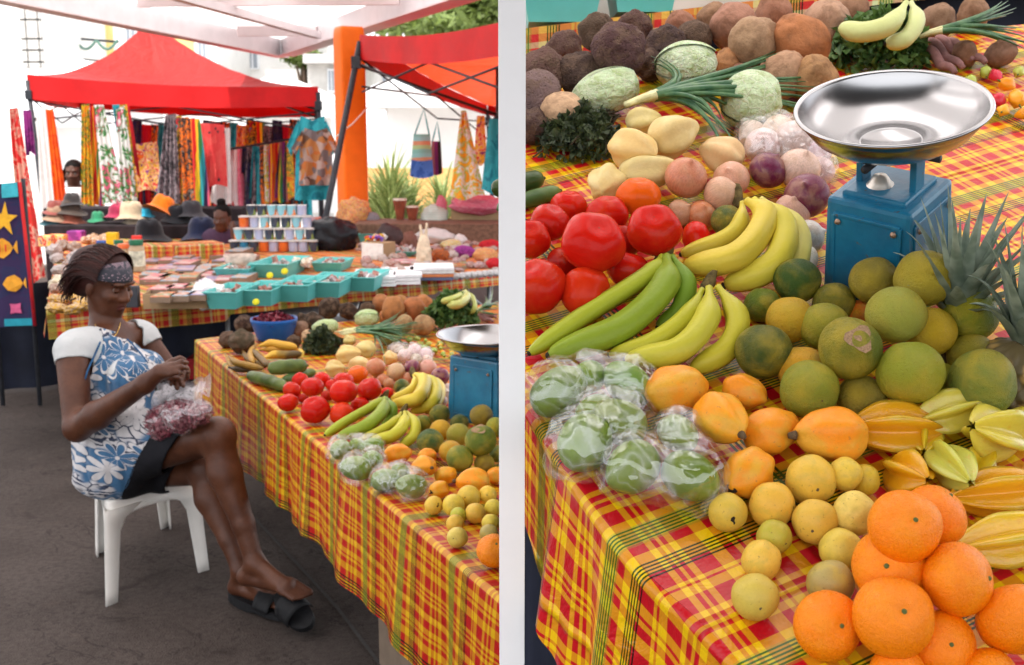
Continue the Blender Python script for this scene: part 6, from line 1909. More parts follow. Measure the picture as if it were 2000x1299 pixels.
def dress_mat():
 t = NT('floral_dress'); co = t.coord()
 sx = t.new('ShaderNodeVectorMath', operation='DOT_PRODUCT'); t.l.new(co, sx.inputs[0]); sx.inputs[1].default_value = (0.80, 0.60, 0)
 sep = t.new('ShaderNodeSeparateXYZ'); t.l.new(co, sep.inputs[0])
 cb = t.new('ShaderNodeCombineXYZ'); t.l.new(sx.outputs['Value'], cb.inputs[0]); t.l.new(sep.outputs[2], cb.inputs[1])
 nz = t.new('ShaderNodeTexNoise'); nz.inputs['Scale'].default_value = 9; t.l.new(co, nz.inputs['Vector'])
 dv = t.new('ShaderNodeVectorMath', operation='MULTIPLY_ADD'); t.l.new(nz.outputs['Color'], dv.inputs[0]); dv.inputs[1].default_value = (.02, .02, 0); t.l.new(cb.outputs[0], dv.inputs[2])
 uv = dv.outputs[0]
 SC = 9.4
 v1 = t.new('ShaderNodeTexVoronoi', voronoi_dimensions='2D'); v1.inputs['Scale'].default_value = SC; v1.inputs['Randomness'].default_value = 0.75; t.l.new(uv, v1.inputs['Vector'])
 sub = t.new('ShaderNodeVectorMath', operation='SUBTRACT'); t.l.new(uv, sub.inputs[0]); t.l.new(v1.outputs['Position'], sub.inputs[1])
 s2 = t.new('ShaderNodeSeparateXYZ'); t.l.new(sub.outputs[0], s2.inputs[0])
 ang = t.math('ARCTAN2', s2.outputs[1], s2.outputs[0])
 cs = t.new('ShaderNodeSeparateXYZ'); t.l.new(v1.outputs['Color'], cs.inputs[0])
 ang = t.math('ADD', ang, t.math('MULTIPLY', cs.outputs[0], 6.0))
 dist = v1.outputs['Distance']
 pet = t.math('POWER', t.math('ABSOLUTE', t.math('COSINE', t.math('MULTIPLY', ang, 4.0))), 0.55)
 edge = t.math('SUBTRACT', t.math('MULTIPLY', pet, 0.55), dist)
 inside = t.ss(edge, 0.0, 0.02); core = t.ss(edge, 0.09, 0.11)
 blue = t.mix(t.noise(14, 3, .6, co), (0.016, 0.075, 0.17), (0.030, 0.12, 0.24))
 white = (0.52, 0.50, 0.50)
 ink = (0.012, 0.022, 0.055)
 wv = t.new('ShaderNodeTexWave', wave_type='RINGS'); wv.inputs['Scale'].default_value = 17; wv.inputs['Distortion'].default_value = 9; wv.inputs['Detail'].default_value = 2; wv.inputs['Detail Scale'].default_value = 1.6; t.l.new(uv, wv.inputs['Vector'])
 fr = t.ss(wv.outputs['Fac'], 0.45, 0.6)
 reg = t.ss(t.noise(6.5, 2, .5, uv), 0.50, 0.56)
 bgc = t.mix(reg, blue, t.mix(fr, white, ink))
 v2 = t.new('ShaderNodeTexVoronoi', voronoi_dimensions='2D', feature='DISTANCE_TO_EDGE'); v2.inputs['Scale'].default_value = 34; t.l.new(uv, v2.inputs['Vector'])
 lace = t.ss(v2.outputs[0], 0.05, 0.09)
 reg2 = t.ss(t.noise(5.0, 2, .5, co), 0.54, 0.60)
 bgc = t.mix(reg2, bgc, t.mix(lace, ink, white))
 half = t.ss(cs.outputs[1], .68, .72)
 fl = t.mix(core, white, t.mix(half, blue, white))
 ol = t.math('MULTIPLY', t.ss(edge, -0.03, -0.005), t.math('SUBTRACT', 1.0, t.ss(edge, 0.0, 0.02)))
 c = t.mix(inside, bgc, fl)
 c = t.mix(t.math('MULTIPLY', ol, .85), c, ink)
 c = t.mix(t.ss(dist, 0.075, 0.055), c, white)
 fold = t.noise(22, 2, .5, co)
 wr = t.new('ShaderNodeTexWave'); wr.inputs['Scale'].default_value = 7; wr.inputs['Distortion'].default_value = 6; t.l.new(co, wr.inputs['Vector'])
 t.p(color=c, rough=0.8, normal=t.bump(t.math('ADD', fold, t.math('MULTIPLY', wr.outputs['Fac'], .6)), 0.45, 0.02), sheen=0.15)
 return t.m
DRESS = dress_mat()
SLEEVE = None
def sleeve_mat():
 t = NT('white_sleeve_cotton'); co = t.coord(); n = t.noise(9, 3, .6, co); n2 = t.noise(30, 3, .6, co)
 c = t.mix(t.ss(n, .60, .7), (0.47, 0.48, 0.48), (0.32, 0.43, 0.41))
 t.p(color=c, rough=.85, normal=t.bump(t.math('ADD', t.math('MULTIPLY', n2, .3), n), .35, .03)); return t.m
SLEEVE = sleeve_mat()
BLACKC = simple('black_jersey', (0.010, 0.010, 0.013), 0.85, var=.3, scale=12, bump=.3, bscale=25)
def build_dress():
 lo = np.array([min(v[i] for v in J.values()) for i in range(3)]) - 0.25; hi = np.array([max(v[i] for v in J.values()) for i in range(3)]) + 0.12
 lo[2] = 0.25
 S = SDF(lo, hi, 0.0062)
 J2 = J
 S.cone(J2['pel'], J2['waist'], .150, .140, .05); S.cone(J2['hR'], J2['hL'], .120, .122, .05)
 S.cone(J2['waist'], J2['chest'], .137, .135, .05)
 bust = at(258, 735, 4.02); S.ell(bust, (.085, .085, .075), None, .05); S.ell(at(285, 720, 4.14), (.07, .075, .07), None, .05)
 S.ell(at(262, 810, 4.02), (.10, .10, .09), None, .06)
 S.cone(J2['sR'].lerp(J2['neck'], .15), J2['sL'].lerp(J2['neck'], .15), .074, .074, .04)
 S.cone(J2['chest'], J2['neck'], .118, .070, .05)
 for s, e in (('sR', 'eR'), ('sL', 'eL')): S.cone(J2[s], J2[s].lerp(J2[e], .30), .063, .061, .02)
 S.cone(J2['hR'], J2['kR'].lerp(J2['hR'], .12), .108, .080, .035); S.cone(J2['hL'], J2['kL'].lerp(J2['hL'], .30), .106, .084, .035)
 S.cone(J2['hR'].lerp(J2['kR'], .1) - Vector((0, 0, .03)), J2['hL'].lerp(J2['kL'], .45) - Vector((0, 0, .01)), .10, .08, .05)
 S.ell(at(218, 938, 4.06), (.135, .09, .065), None, .05)
 v, F = S.nets(2)
 V = np.array(v)
 for i in range(len(V)):
  p = Vector(V[i]); d = noise.noise(Vector((p.x * 14, p.y * 14, p.z * 7))) * .006 + noise.noise(p * 30) * .002
  c = J['waist'].lerp(J['chest'], max(-.6, min(1.3, (p.z - J['waist'].z) / (J['chest'].z - J['waist'].z))))
  n_ = (p - c); n_.z = 0
  V[i] = p + n_.normalized() * d
 keep = np.ones(len(V), bool); sl = [np.zeros(len(V), bool), np.zeros(len(V), bool)]; band = np.zeros(len(V), bool)
 nk = J['neck']; fwd_ = Vector((0.66, -0.75, 0))
 for i in range(len(V)):
  p = Vector(V[i])
  q = p - nk; fd = q.dot(fwd_)
  rad = math.hypot(q.x, q.y)
  zlim = 0.005 - 0.100 * max(0, min(1, (fd + .02) / .10))
  if q.z > zlim and rad < .112 + .02 * (q.z < 0): keep[i] = False
  if q.z > .06: keep[i] = False
  for si, (s, e) in enumerate((('sR', 'eR'), ('sL', 'eL'))):
   ax = (J[e] - J[s]).normalized(); t_ = (p - J[s]).dot(ax)
   dd = ((p - J[s]) - ax * t_).length
   if dd < .10 and t_ > .040 and t_ < .2 and (p - J['chest']).length > .155 and (p - J[s]).dot((J['chest'] - J[s]).normalized()) < .062: keep[i] = False
   inn_ = (nk - J[s])
   side = (p - J[s]).dot(inn_.normalized())
   if side < .050 + 0.9 * max(-.1, (p.z - J[s].z)) and t_ < .13 and t_ > -.12 and dd < .17 and J[s].z - p.z < .072: sl[si][i] = True
  hp = at(300, 905, 3.96); hn = (at(430, 848, 3.8) - at(222, 893, 4.06)).normalized(); hn = Vector((.80, -.16, -.52)).normalized()
  dh = (p - hp).dot(hn)
  if dh > .055: keep[i] = False
  elif dh > -.035: band[i] = True
 body = keep & ~sl[0] & ~sl[1] & ~band
 def grow(mask):
  g = mask.copy(); fm = mask[F].any(1); g[np.unique(F[fm])] = True; return g & keep
 def mk(nm, mask, mat, th=.006):
  me = sdf_mesh(nm, V, F, mat, org=tuple(WO), keep=mask)
  o = link(nm, me, None, woman); md = o.modifiers.new('thick', 'SOLIDIFY'); md.thickness = th; md.offset = -1
  return o
 mk('dress', grow(body), DRESS)
 mk('sleeve', sl[0] & keep, SLEEVE); mk('sleeve', sl[1] & keep, SLEEVE)
 mk('hem', grow(band & keep), BLACKC, .008)
 return V, F
DV, DF = build_dress()
def ring(rx, dz_front, name, r, mat, lift=.0, a0=-150, a1=150, zz=0):
 fw = Vector((0.66, -0.75, 0)).normalized(); sd_ = Vector((0.75, 0.66, 0)); pth = []
 for k in range(41):
  a = R(a0 + (a1 - a0) * k / 40)
  f_ = math.cos(a)
  pth.append(J['neck'] + fw * (rx * .95 * f_ + .01) + sd_ * (rx * math.sin(a)) + Vector((0, 0, zz + .03 * (1 - f_) * .5 - dz_front * max(0, f_) ** 1.3)) - WO)
 m = MB(); m.tube(pth, r, 6); return m.build(name, mat, woman)
from mathutils.bvhtree import BVHTree
def onskin(bv, pts, off, r, name, mat):
 out = []; o = Vector((0, 0, CAMH))
 for q in smooth_path([Vector((x, y, 0)) for x, y in pts], 24):
  d = (at(q.x, q.y, 1) - o).normalized(); h = bv.ray_cast(o, d)
  if h[0] is not None and 3.5 < h[0].y < 4.8: out.append(h[0] - d * off - WO)
 if len(out) > 3: m = MB(); m.tube(out, r, 6); m.build(name, mat, woman)
onskin(BVHTree.FromPolygons([tuple(p) for p in v], F.tolist()), [(186, 632), (193, 648), (203, 658), (214, 661), (225, 655), (232, 642), (235, 630)], .002, .0018, 'necklace', simple('gold_chain', (0.75, 0.45, 0.12), .25, 1.0))
DBV = BVHTree.FromPolygons([tuple(p) for p in DV], DF.tolist()); PIPM = simple('blue_piping', (.02, .08, .18), .7)
for pth in ([(196, 668), (189, 684), (181, 702), (172, 722), (166, 742)], [(248, 662), (262, 676), (276, 692), (288, 708)]): onskin(DBV, pth, .003, .0035, 'piping', PIPM)
def hair():
 S = SDF(Hc - Vector((.32, .30, .25)), Hc + Vector((.25, .25, .25)), .006)
 M = Matrix((hf, hside, hu)).transposed()
 S.ell(HP(-.026, 0, .040), (.101, .087, .105), M, .01)
 S.ell(HP(-.095, 0, .035), (.070, .082, .082), M, .03)
 S.ell(HP(-.105, 0, -.025), (.050, .068, .062), M, .03)
 v, F = S.nets(1); V = np.array(v)
 keep = np.array([((Vector(p) - Hc).dot(hf) < .066 and (Vector(p) - Hc).dot(hu) > -.085 and ((Vector(p) - Hc).dot(hf) < .012 or (Vector(p) - Hc).dot(hu) > .045)) for p in V])
 link('hair', sdf_mesh('hair', V, F, HAIR, org=tuple(WO), keep=keep), None, woman)
 r_ = random.Random(4); m = MB()
 for k in range(2000):
  a = r_.uniform(-1.6, 1.6); b = r_.uniform(0, 1)
  st = HP(.034 - .06 * b, math.sin(a) * .097, .040 + math.cos(a) * .106 * (1 - .08 * b))
  mid = HP(-.050 - .04 * r_.random(), math.sin(a) * .104, .037 + math.cos(a) * .114 + r_.gauss(0, .006))
  sp = r_.random()
  en = HP(-.096 - .034 * r_.random(), math.sin(a) * (.066 + .03 * r_.random()) + r_.gauss(0, .010), .055 * math.cos(a) - .005 - .085 * sp * sp + r_.gauss(0, .012))
  e2 = en + (hf * .004 + hu * -.034) * r_.uniform(.2, 1.2) + Vector((r_.gauss(0, .008), r_.gauss(0, .008), 0))
  pth = bez(st, st.lerp(mid, .9) + hu * .012, mid + (en - mid) * .6 + hu * .018, en, 7) + [en.lerp(e2, .5), e2]
  w0 = r_.uniform(.0012, .0028); n0 = len(m.v)
  rad = [w0 * .8, w0, w0, w0, w0, w0, w0 * .9, w0 * .8, w0 * .5, w0 * .12]
  m.tube([p - WO for p in pth], rad[:len(pth)], 4, False)
  for q in range(len(m.uv) - 4 * (len(pth) - 1), len(m.uv)): m.uv[q] = [(k * .137, 0)] * len(m.uv[q])
 for k in range(70):
  st = HP(-.09 - .05 * r_.random(), r_.gauss(0, .05), -.03 + r_.gauss(0, .02)); en = st + hu * -r_.uniform(.03, .08) + hf * r_.gauss(-.005, .015)
  m.tube([st - WO, (st + en) / 2 - WO - hf * .008, en - WO], [.003, .0025, .0004], 4, False)
  for q in range(len(m.uv) - 8, len(m.uv)): m.uv[q] = [(k * .231, 0)] * 4
 m.build('hair_strands', HAIR, woman)
 def hb_mat():
  t = NT('headband_cloth'); uv = t.new('ShaderNodeUVMap')
  sep = t.new('ShaderNodeSeparateXYZ'); t.l.new(uv.outputs[0], sep.inputs[0])
  v1 = t.vor(9, uv.outputs[0], 'F1', 'Distance', dim='2D'); n = t.noise(7, 3, .5, uv.outputs[0])
  msk = t.math('MULTIPLY', t.math('MULTIPLY', t.ss(n, .45, .5), t.ss(sep.outputs[1], .5, .7)), t.ss(t.math('ABSOLUTE', t.math('SUBTRACT', t.math('FRACT', t.math('MULTIPLY', v1, 5.0)), .5)), .30, .36))
  spot = t.math('MULTIPLY', t.ss(v1, .16, .12), t.ss(sep.outputs[1], .60, .2))
  c = t.mix(t.math('MAXIMUM', msk, spot), (0.035, 0.038, 0.052), (0.55, 0.36, 0.42))
  t.p(color=c, rough=.8); return t.m
 m = MB()
 def fn(i, j):
  a = (i - .5) * R(250); h_ = .044 + .078 * j
  h_ -= .030 * (abs(i - .5) * 2) ** 2
  zz = (h_ - .032) / .098; rr = math.sqrt(max(.05, 1 - min(.97, zz * zz)))
  back = .055 * j + .012
  rr_ = 1.10
  return HP(-.016 + .100 * rr * rr_ * math.cos(a) - back * .12, .0795 * rr * rr_ * math.sin(a), h_ + .004) - WO, (i * 2.2, j)
 m.grid(fn, 44, 8)
 o = m.build('headband', hb_mat(), woman); md = o.modifiers.new('t', 'SOLIDIFY'); md.thickness = .004
hair()
m = MB(); p = HP(-.004, -.088, -.03) ; m.tube([p - WO, p + hu * -.03 + hf * .01 - WO, p + hu * -.06 + hf * .024 - WO], .0012, 5); m.build('earring', simple('silver_wire', (.6, .55, .52), .3, .9), woman)
SAND = simple('black_rubber', (0.009, 0.009, 0.010), 0.65, var=.3, bump=.2)
def sandal(heel, toe, up, w_, label, strap_at=.68):
 d = (toe - heel); L = d.length; d.normalize(); sd_ = d.cross(up).normalized(); u_ = sd_.cross(d)
 o0 = (heel + toe) / 2
 t = thing('sandal', label, 'sandal', o0, group=None)
 m = MB(); n = 20; top = []; bot = []
 outl = []
 for k in range(28):
  a = 2 * PI * k / 28; x = math.cos(a) * L / 2; y = math.sin(a) * w_ / 2 * (1 + .12 * math.cos(a)) * (1 - .12 * math.exp(-((x + .02) / .05) ** 2))
  outl.append((x, y))
 P_ = lambda x, y, z: d * x + sd_ * y + u_ * z
 vs = [P_(x, y, 0) for x, y in outl] + [P_(x, y, -.022 - .012 * (x < 0)) for x, y in outl]
 k_ = len(outl); m.add(vs, [tuple(range(k_)), tuple(range(2 * k_ - 1, k_ - 1, -1))] + [(i, i + k_, (i + 1) % k_ + k_, (i + 1) % k_) for i in range(k_)], None, 0, False)
 m.build('sole', SAND, t)
 m = MB()
 def fn(i, j):
  a = i * PI; x = (strap_at - .5) * L + (j - .5) * .075
  return P_(x, math.cos(a) * w_ * .52, math.sin(a) * .058 * (1 - .25 * j) - .004), (i, j)
 m.grid(fn, 14, 5); o = m.build('strap', SAND, t); md = o.modifiers.new('t', 'SOLIDIFY'); md.thickness = .004
 return t
hL_ = at(448, 1150, 4.03); hL_.z = .042; tL_ = at(585, 1200, 3.83); tL_.z = .03
sandal(hL_, tL_, Vector((0, 0, 1)), .105, 'black sandal flat on the floor under the woman\'s lower foot', .62)
sandal(at(540, 1158, 3.84), at(604, 1222, 3.72), Vector((-.45, -.2, .85)).normalized(), .095, 'black sandal dangling from the toes of the woman\'s raised foot', .55)
# ---- white plastic stool
def stool():
 WP = simple('white_moulded_plastic', (0.74, 0.71, 0.66), 0.38, var=.05, scale=7, bump=.03)
 f1, f2, b1, b2 = onz(210, 1183, 0), onz(404, 1113, 0), onz(186, 1060, 0), onz(312, 1010, 0)
 b1 = f1.lerp(b1, .80); b2 = f2.lerp(b2, .80)
 c = (f1 + f2 + b1 + b2) / 4
 t = thing('stool', 'white moulded plastic stool with splayed channel legs under the seated woman', 'stool', c)
 zs = SEAT_Z
 tops = [p.lerp(c, .10) + Vector((0, 0, zs)) - c for p in (f1, f2, b2, b1)]
 m = MB()
 def slab(z0, z1, k):
  out = []
  n = 4
  for i in range(4):
   p = tops[i]; pa = tops[i - 1]; pb = tops[(i + 1) % 4]
   for j in range(7):
    tt = j / 6; a = p.lerp(pa, .13 * (1 - tt)) ; b = p.lerp(pb, .13 * tt)
    q = p + (pa - p) * .13 * (1 - tt) ** 2 + (pb - p) * .13 * tt ** 2
    out.append(q * k)
  return [Vector((q.x, q.y, z)) for q in out for z in (z0,)]
 ringz = [(zs - .045, 1.0), (zs - .012, 1.0), (zs - .002, .985), (zs + .0, .95), (zs - .006, .80), (zs - .008, .4)]
 rings = [slab(z, z, k) for z, k in ringz]; n = len(rings[0]); vs = [v for r_ in rings for v in r_]
 fs = [(a * n + i, a * n + (i + 1) % n, (a + 1) * n + (i + 1) % n, (a + 1) * n + i) for a in range(len(rings) - 1) for i in range(n)]
 fs.append(tuple((len(rings) - 1) * n + i for i in range(n)))
 m.add(vs, fs); m.build('seat', WP, t)
 feet = [f1 - c, f2 - c, b2 - c, b1 - c]
 for i in range(4):
  top, ft = tops[i], feet[i]
  nx = (tops[(i + 1) % 4] - top).normalized(); px_ = (tops[i - 1] - top).normalized()
  m = MB(); rows = []
  for k in range(9):
   s_ = k / 8; w_ = .075 * (1 - .35 * s_)
   arch = .085 * max(0, 1 - s_ * 4.2) ** 2
   c0 = Vector((top.x, top.y, zs - .03)).lerp(ft, s_)
   rows.append([c0 + px_ * (w_ * .8 + arch), c0 + px_ * w_ * .25 - (px_ + nx) * .004, c0 - (px_ + nx) * .006, c0 + nx * w_ * .25 - (px_ + nx) * .004, c0 + nx * (w_ * .8 + arch)])
  vs = [v for r_ in rows for v in r_]
  m.add(vs, [(a * 5 + b, a * 5 + b + 1, (a + 1) * 5 + b + 1, (a + 1) * 5 + b) for a in range(8) for b in range(4)])
  o = m.build('leg', WP, t); md = o.modifiers.new('t', 'SOLIDIFY'); md.thickness = .006; md.offset = 0
 for i in range(4):
  a, b = tops[i], tops[(i + 1) % 4]; m = MB()
  def fn(u, w_):
   q = a.lerp(b, u); z = zs - .035 - w_ * (.018 + .07 * (abs(u - .5) * 2) ** 3.0)
   return Vector((q.x, q.y, z)) , (u, w_)
  m.grid(fn, 16, 3); o = m.build('apron', WP, t); md = o.modifiers.new('t', 'SOLIDIFY'); md.thickness = .006; md.offset = 0
stool()
# ---- clear bag of red petals on her lap
def lapbag():
 c1, c2, c3 = at(318, 826, 3.86), at(352, 812, 3.80), at(385, 806, 3.76)
 S = SDF(Vector((min(c1.x, c3.x) - .14, min(c1.y, c3.y) - .14, c1.z - .14)), Vector((max(c1.x, c3.x) + .14, max(c1.y, c3.y) + .14, c1.z + .2)), .006)
 S.ell(c1, (.058, .055, .062), None, .03); S.ell(c2, (.060, .06, .058), None, .03); S.ell(c3, (.050, .05, .040), None, .03)
 v, F = S.nets(1)
 V = np.array([list(Vector(p) + Vector((0, 0, 1)) * .006 * noise.noise(Vector(p) * 40)) for p in v])
 rr = random.Random(8); m = MB()
 idx = [rr.randrange(len(V)) for _ in range(2600)]; cc = (c1 + c2 + c3) / 3
 me0 = sdf_mesh('core', V, F, PETAL)
 m.v = [tuple(p) for p in (cc + (Vector(q) - cc) * .93 for q in V)]; m.f = [tuple(f) for f in F.tolist()]; m.uv = [[(0, 0)] * 4 for _ in m.f]; m.mi = [0] * len(m.f); m.sm = [True] * len(m.f)
 for i in idx:
  p = cc + (Vector(V[i]) - cc) * rr.uniform(.90, .99); ax = Vector((rr.gauss(0, 1), rr.gauss(0, 1), rr.gauss(0, 1))).normalized(); sd_ = ax.cross(Vector((rr.gauss(0, 1), rr.gauss(0, 1), rr.gauss(0, 1)))).normalized(); L_ = rr.uniform(.006, .014)
  m.add([p - ax * L_, p + sd_ * L_ * .35, p + ax * L_, p - sd_ * L_ * .35], [(0, 1, 2), (0, 2, 3)], None, 0, False)
 bpy.data.meshes.remove(me0)
 o = m.build('red_petals', PETAL_L, org=tuple(cc)); meta(o, 'dried red sorrel petals inside the bag on the woman\'s lap', 'petals', None, 'stuff')
 t = thing('plastic_bag', 'open clear plastic bag of red petals resting on the woman\'s lap', 'plastic bag', cc)
 V2 = []
 for p in V:
  q = Vector(p); n_ = (q - cc).normalized(); V2.append(list(q + n_ * (.006 + .006 * noise.noise(q * 22) + .004 * (1 - abs(noise.noise(q * 35)) * 3))))
 link('bag_film', sdf_mesh('bag_film', np.array(V2), F, FILM, org=tuple(cc)), None, t)
 m = MB()
 base = [at(298, 800, 3.86), at(320, 785, 3.80), at(350, 778, 3.75), at(378, 785, 3.73), at(395, 795, 3.75)]
 topp = [at(300, 770, 3.90), at(322, 752, 3.86), at(352, 758, 3.80), at(383, 752, 3.78), at(402, 742, 3.80)]
 def fn(i, j):
  x = i * 4; k = min(int(x), 3); b = base[k].lerp(base[k + 1], x - k); q = topp[k].lerp(topp[k + 1], x - k)
  p = b.lerp(q, j); return p + Vector((0, -.022 * math.sin(j * PI) - .010 * math.sin(i * 31) * j, .006 * math.sin(i * 23 + 1) * j + .003 * noise.noise(Vector((i * 20, j * 9, 0))))) - cc, (i, j)
 m.grid(fn, 60, 14)
 def fn2(i, j):
  x = i * 4; k = min(int(x), 3); b = base[k].lerp(base[k + 1], x - k) + Vector((0, .09, .01)); q = topp[k].lerp(topp[k + 1], x - k) + Vector((0, .05, .012))
  p = b.lerp(q, j); return p + Vector((0, .02 * math.sin(j * PI) + .008 * math.sin(i * 27) * j, .005 * math.sin(i * 19) * j)) - cc, (i, j)
 m.grid(fn2, 60, 10)
 m.build('bag_mouth', FILM2, t)
def film2():
 t = NT('crumpled_film'); co = t.coord(); n = t.noise(30, 4, .6, co, 2.0)
 rdg = t.math('SUBTRACT', 1.0, t.math('MULTIPLY', t.math('ABSOLUTE', t.math('SUBTRACT', n, .5)), 5.0), None, True)
 tp = t.new('ShaderNodeBsdfTransparent'); t.p(color=(.80, .76, .79), rough=.2, normal=t.bump(n, 1.0, .02))
 m2 = t.new('ShaderNodeMixShader'); t.set(m2.inputs[0], t.math('MULTIPLY_ADD', rdg, .35, .22)); t.l.new(tp.outputs[0], m2.inputs[1]); t.l.new(t.bsdf.outputs[0], m2.inputs[2]); t.l.new(m2.outputs[0], t.out.inputs[0])
 return t.m
FILM2 = film2()
def petal_l():
 t = NT('sorrel_petal'); co = t.coord(); n = t.noise(70, 3, .6, co)
 t.p(color=t.ramp(n, [(0.28, (0.05, 0.006, 0.014)), (0.45, (0.22, 0.025, 0.05)), (0.6, (0.42, 0.13, 0.16)), (0.75, (0.55, 0.36, 0.36))]), rough=.5); return t.m
PETAL_L = petal_l()
lapbag()
# ---- two children behind the stall
SKIN2 = skin_mat('brown_skin', (0.075, 0.030, 0.018), (0.11, 0.045, 0.028))
def child(c, f, k, label, torso_c, top_mat, arms, hair_fn, seat=False):
 f = Vector(f).normalized(); u = Vector((0, 0, 1)); u = (u - f * u.dot(f)).normalized()
 org = Vector((torso_c.x, torso_c.y, 0.0))
 S = SDF(Vector((min(c.x, torso_c.x) - .45, min(c.y, torso_c.y) - .45, 0)), Vector((max(c.x, torso_c.x) + .45, max(c.y, torso_c.y) + .45, c.z + .25)), .012)
 P, s_ = head_sdf(S, c, f, u, k, .012)
 sh = torso_c + Vector((0, 0, .12))
 S.cone(sh, c - u * .05 * k - f * .02, .05 * k, .048 * k, .03)
 fl = Vector((f.x, f.y, 0)).normalized(); sd_ = fl.cross(Vector((0, 0, 1)))
 S.cone(sh + sd_ * .12 * k, sh - sd_ * .12 * k, .055 * k, .055 * k, .05)
 hip = torso_c - Vector((0, 0, .30 * k)); S.cone(sh, hip, .11 * k, .11 * k, .05)
 zf = .03
 for q in (-1, 1):
  h_ = hip + sd_ * q * .07
  if seat:
   kn = h_ + fl * .32; S.cone(h_, kn, .07, .052, .03); S.cone(kn, Vector((kn.x, kn.y, zf + .03)), .05, .035, .02); S.cone(Vector((kn.x, kn.y, zf + .02)), Vector((kn.x + fl.x * .14, kn.y + fl.y * .14, zf)), .03, .025, .01)
  else:
   S.cone(h_, Vector((h_.x, h_.y, h_.z * .5)), .07, .05, .03); S.cone(Vector((h_.x, h_.y, h_.z * .5)), Vector((h_.x, h_.y, .05)), .05, .035, .02); S.cone(Vector((h_.x, h_.y, .05)), Vector((h_.x + fl.x * .13, h_.y + fl.y * .13, zf)), .03, .025, .01)
 for a, e, w_ in arms:
  S.cone(a, e, .040 * k, .034 * k, .02); S.cone(e, w_, .034 * k, .024 * k, .02)
  d = (w_ - e).normalized(); pc = w_ + d * .04 * k; S.cone(w_, pc, .026 * k, .026 * k, .01)
  sd2 = d.cross(Vector((0, 1, 0.2))).normalized()
  for q in range(4): S.cone(pc + sd2 * (q - 1.5) * .014 * k, pc + sd2 * (q - 1.5) * .016 * k + d * (.065 - .006 * abs(q - 1.5)) * k, .010 * k, .008 * k, .004)
  S.cone(pc - sd2 * .02 * k, pc - sd2 * .045 * k + d * .02 * k, .011 * k, .009 * k, .005)
 v, F = S.nets(1)
 t = thing('person', label, 'person', org)
 link('body', sdf_mesh('body', v, F, SKIN2, org=tuple(org)), None, t)
 S2 = SDF(torso_c - Vector((.35, .35, .45)), torso_c + Vector((.35, .35, .30)), .013)
 S2.cone(sh + sd_ * .12 * k, sh - sd_ * .12 * k, .068 * k, .068 * k, .05); S2.cone(sh, hip, .128 * k, .14 * k, .05)
 v, F = S2.nets(1); keep = np.array([not (p[2] > sh.z + .02 and math.hypot(p[0] - sh.x, p[1] - sh.y) < .085 * k) for p in v])
 link('shirt', sdf_mesh('shirt', v, F, top_mat, org=tuple(org), keep=keep), None, t)
 hair_fn(t, P, f, u, s_, k, org)
 for q in (-1, 1):
  link('eye', sph(lambda d: d * .0125 * k, 10, 8).mesh('eye', simple('child_eye', (.10, .08, .07), .2)), None, t, loc=P(.076, q * .033, .010) - org)
 return t
def hair_bun(t, P, f, u, s_, k, org):
 S = SDF(P(0, 0, 0) - Vector((.25, .25, .2)), P(0, 0, 0) + Vector((.25, .25, .32)), .01)
 M = Matrix((f, s_, u)).transposed()
 S.ell(P(-.022, 0, .044), np.array((.098, .084, .096)) * k, M, .01); S.ell(P(-.03, 0, .155), np.array((.045, .045, .035)) * k, M, .01)
 v, F = S.nets(1); keep = np.array([((Vector(p) - P(0, 0, 0)).dot(f) < .03 * k or (Vector(p) - P(0, 0, 0)).dot(u) > .075 * k) for p in v])
 link('hair', sdf_mesh('hair', v, F, HAIRB, org=tuple(org), keep=keep), None, t)
def hair_braids(t, P, f, u, s_, k, org):
 S = SDF(P(0, 0, 0) - Vector((.3, .3, .35)), P(0, 0, 0) + Vector((.3, .3, .3)), .01)
 M = Matrix((f, s_, u)).transposed()
 S.ell(P(-.022, 0, .040), np.array((.102, .092, .102)) * k, M, .01)
 for q in (-1, 1):
  for a in range(4): S.cone(P(.02 - .03 * a, q * .088, .03), P(.0 - .03 * a, q * (.105), -.085 + .01 * a), .018 * k, .014 * k, .006)
 v, F = S.nets(1); keep = np.array([((Vector(p) - P(0, 0, 0)).dot(f) < .035 * k or (Vector(p) - P(0, 0, 0)).dot(u) > .070 * k) for p in v])
 link('hair', sdf_mesh('hair', v, F, HAIRB, org=tuple(org), keep=keep), None, t)
 for q, h_ in ((-1, -.10), (1, -.09), (-1, .06)):
  link('bead', sph(lambda d: d * .014, 10, 8).mesh('bead', simple('bead_white', (.8, .78, .78), .3)), None, t, loc=P(.0, q * .108, h_) - org)
WTOP = simple('white_shirt', (0.72, 0.70, 0.70), .85, var=.08, scale=8, bump=.2)
cg = at(144, 340, 12.4)
child(cg, (0.10, -1, -.05), 1.12, 'girl with beaded black braids and a white top standing behind the hanging scarves', at(148, 405, 12.45), WTOP, [(at(120, 385, 12.45), at(116, 440, 12.4), at(125, 475, 12.3)), (at(176, 385, 12.45), at(182, 440, 12.4), at(176, 475, 12.3))], hair_braids)
cb_ = at(434, 426, 9.3)
child(cb_, (-.15, -1, -.25), .86, 'child with a topknot leaning on one hand behind the craft stall', at(432, 492, 9.42), simple('dark_plum_shirt', (.06, .03, .06), .8), [(at(462, 478, 9.42), at(462, 500, 9.25), at(455, 452, 9.22))], hair_bun, True)
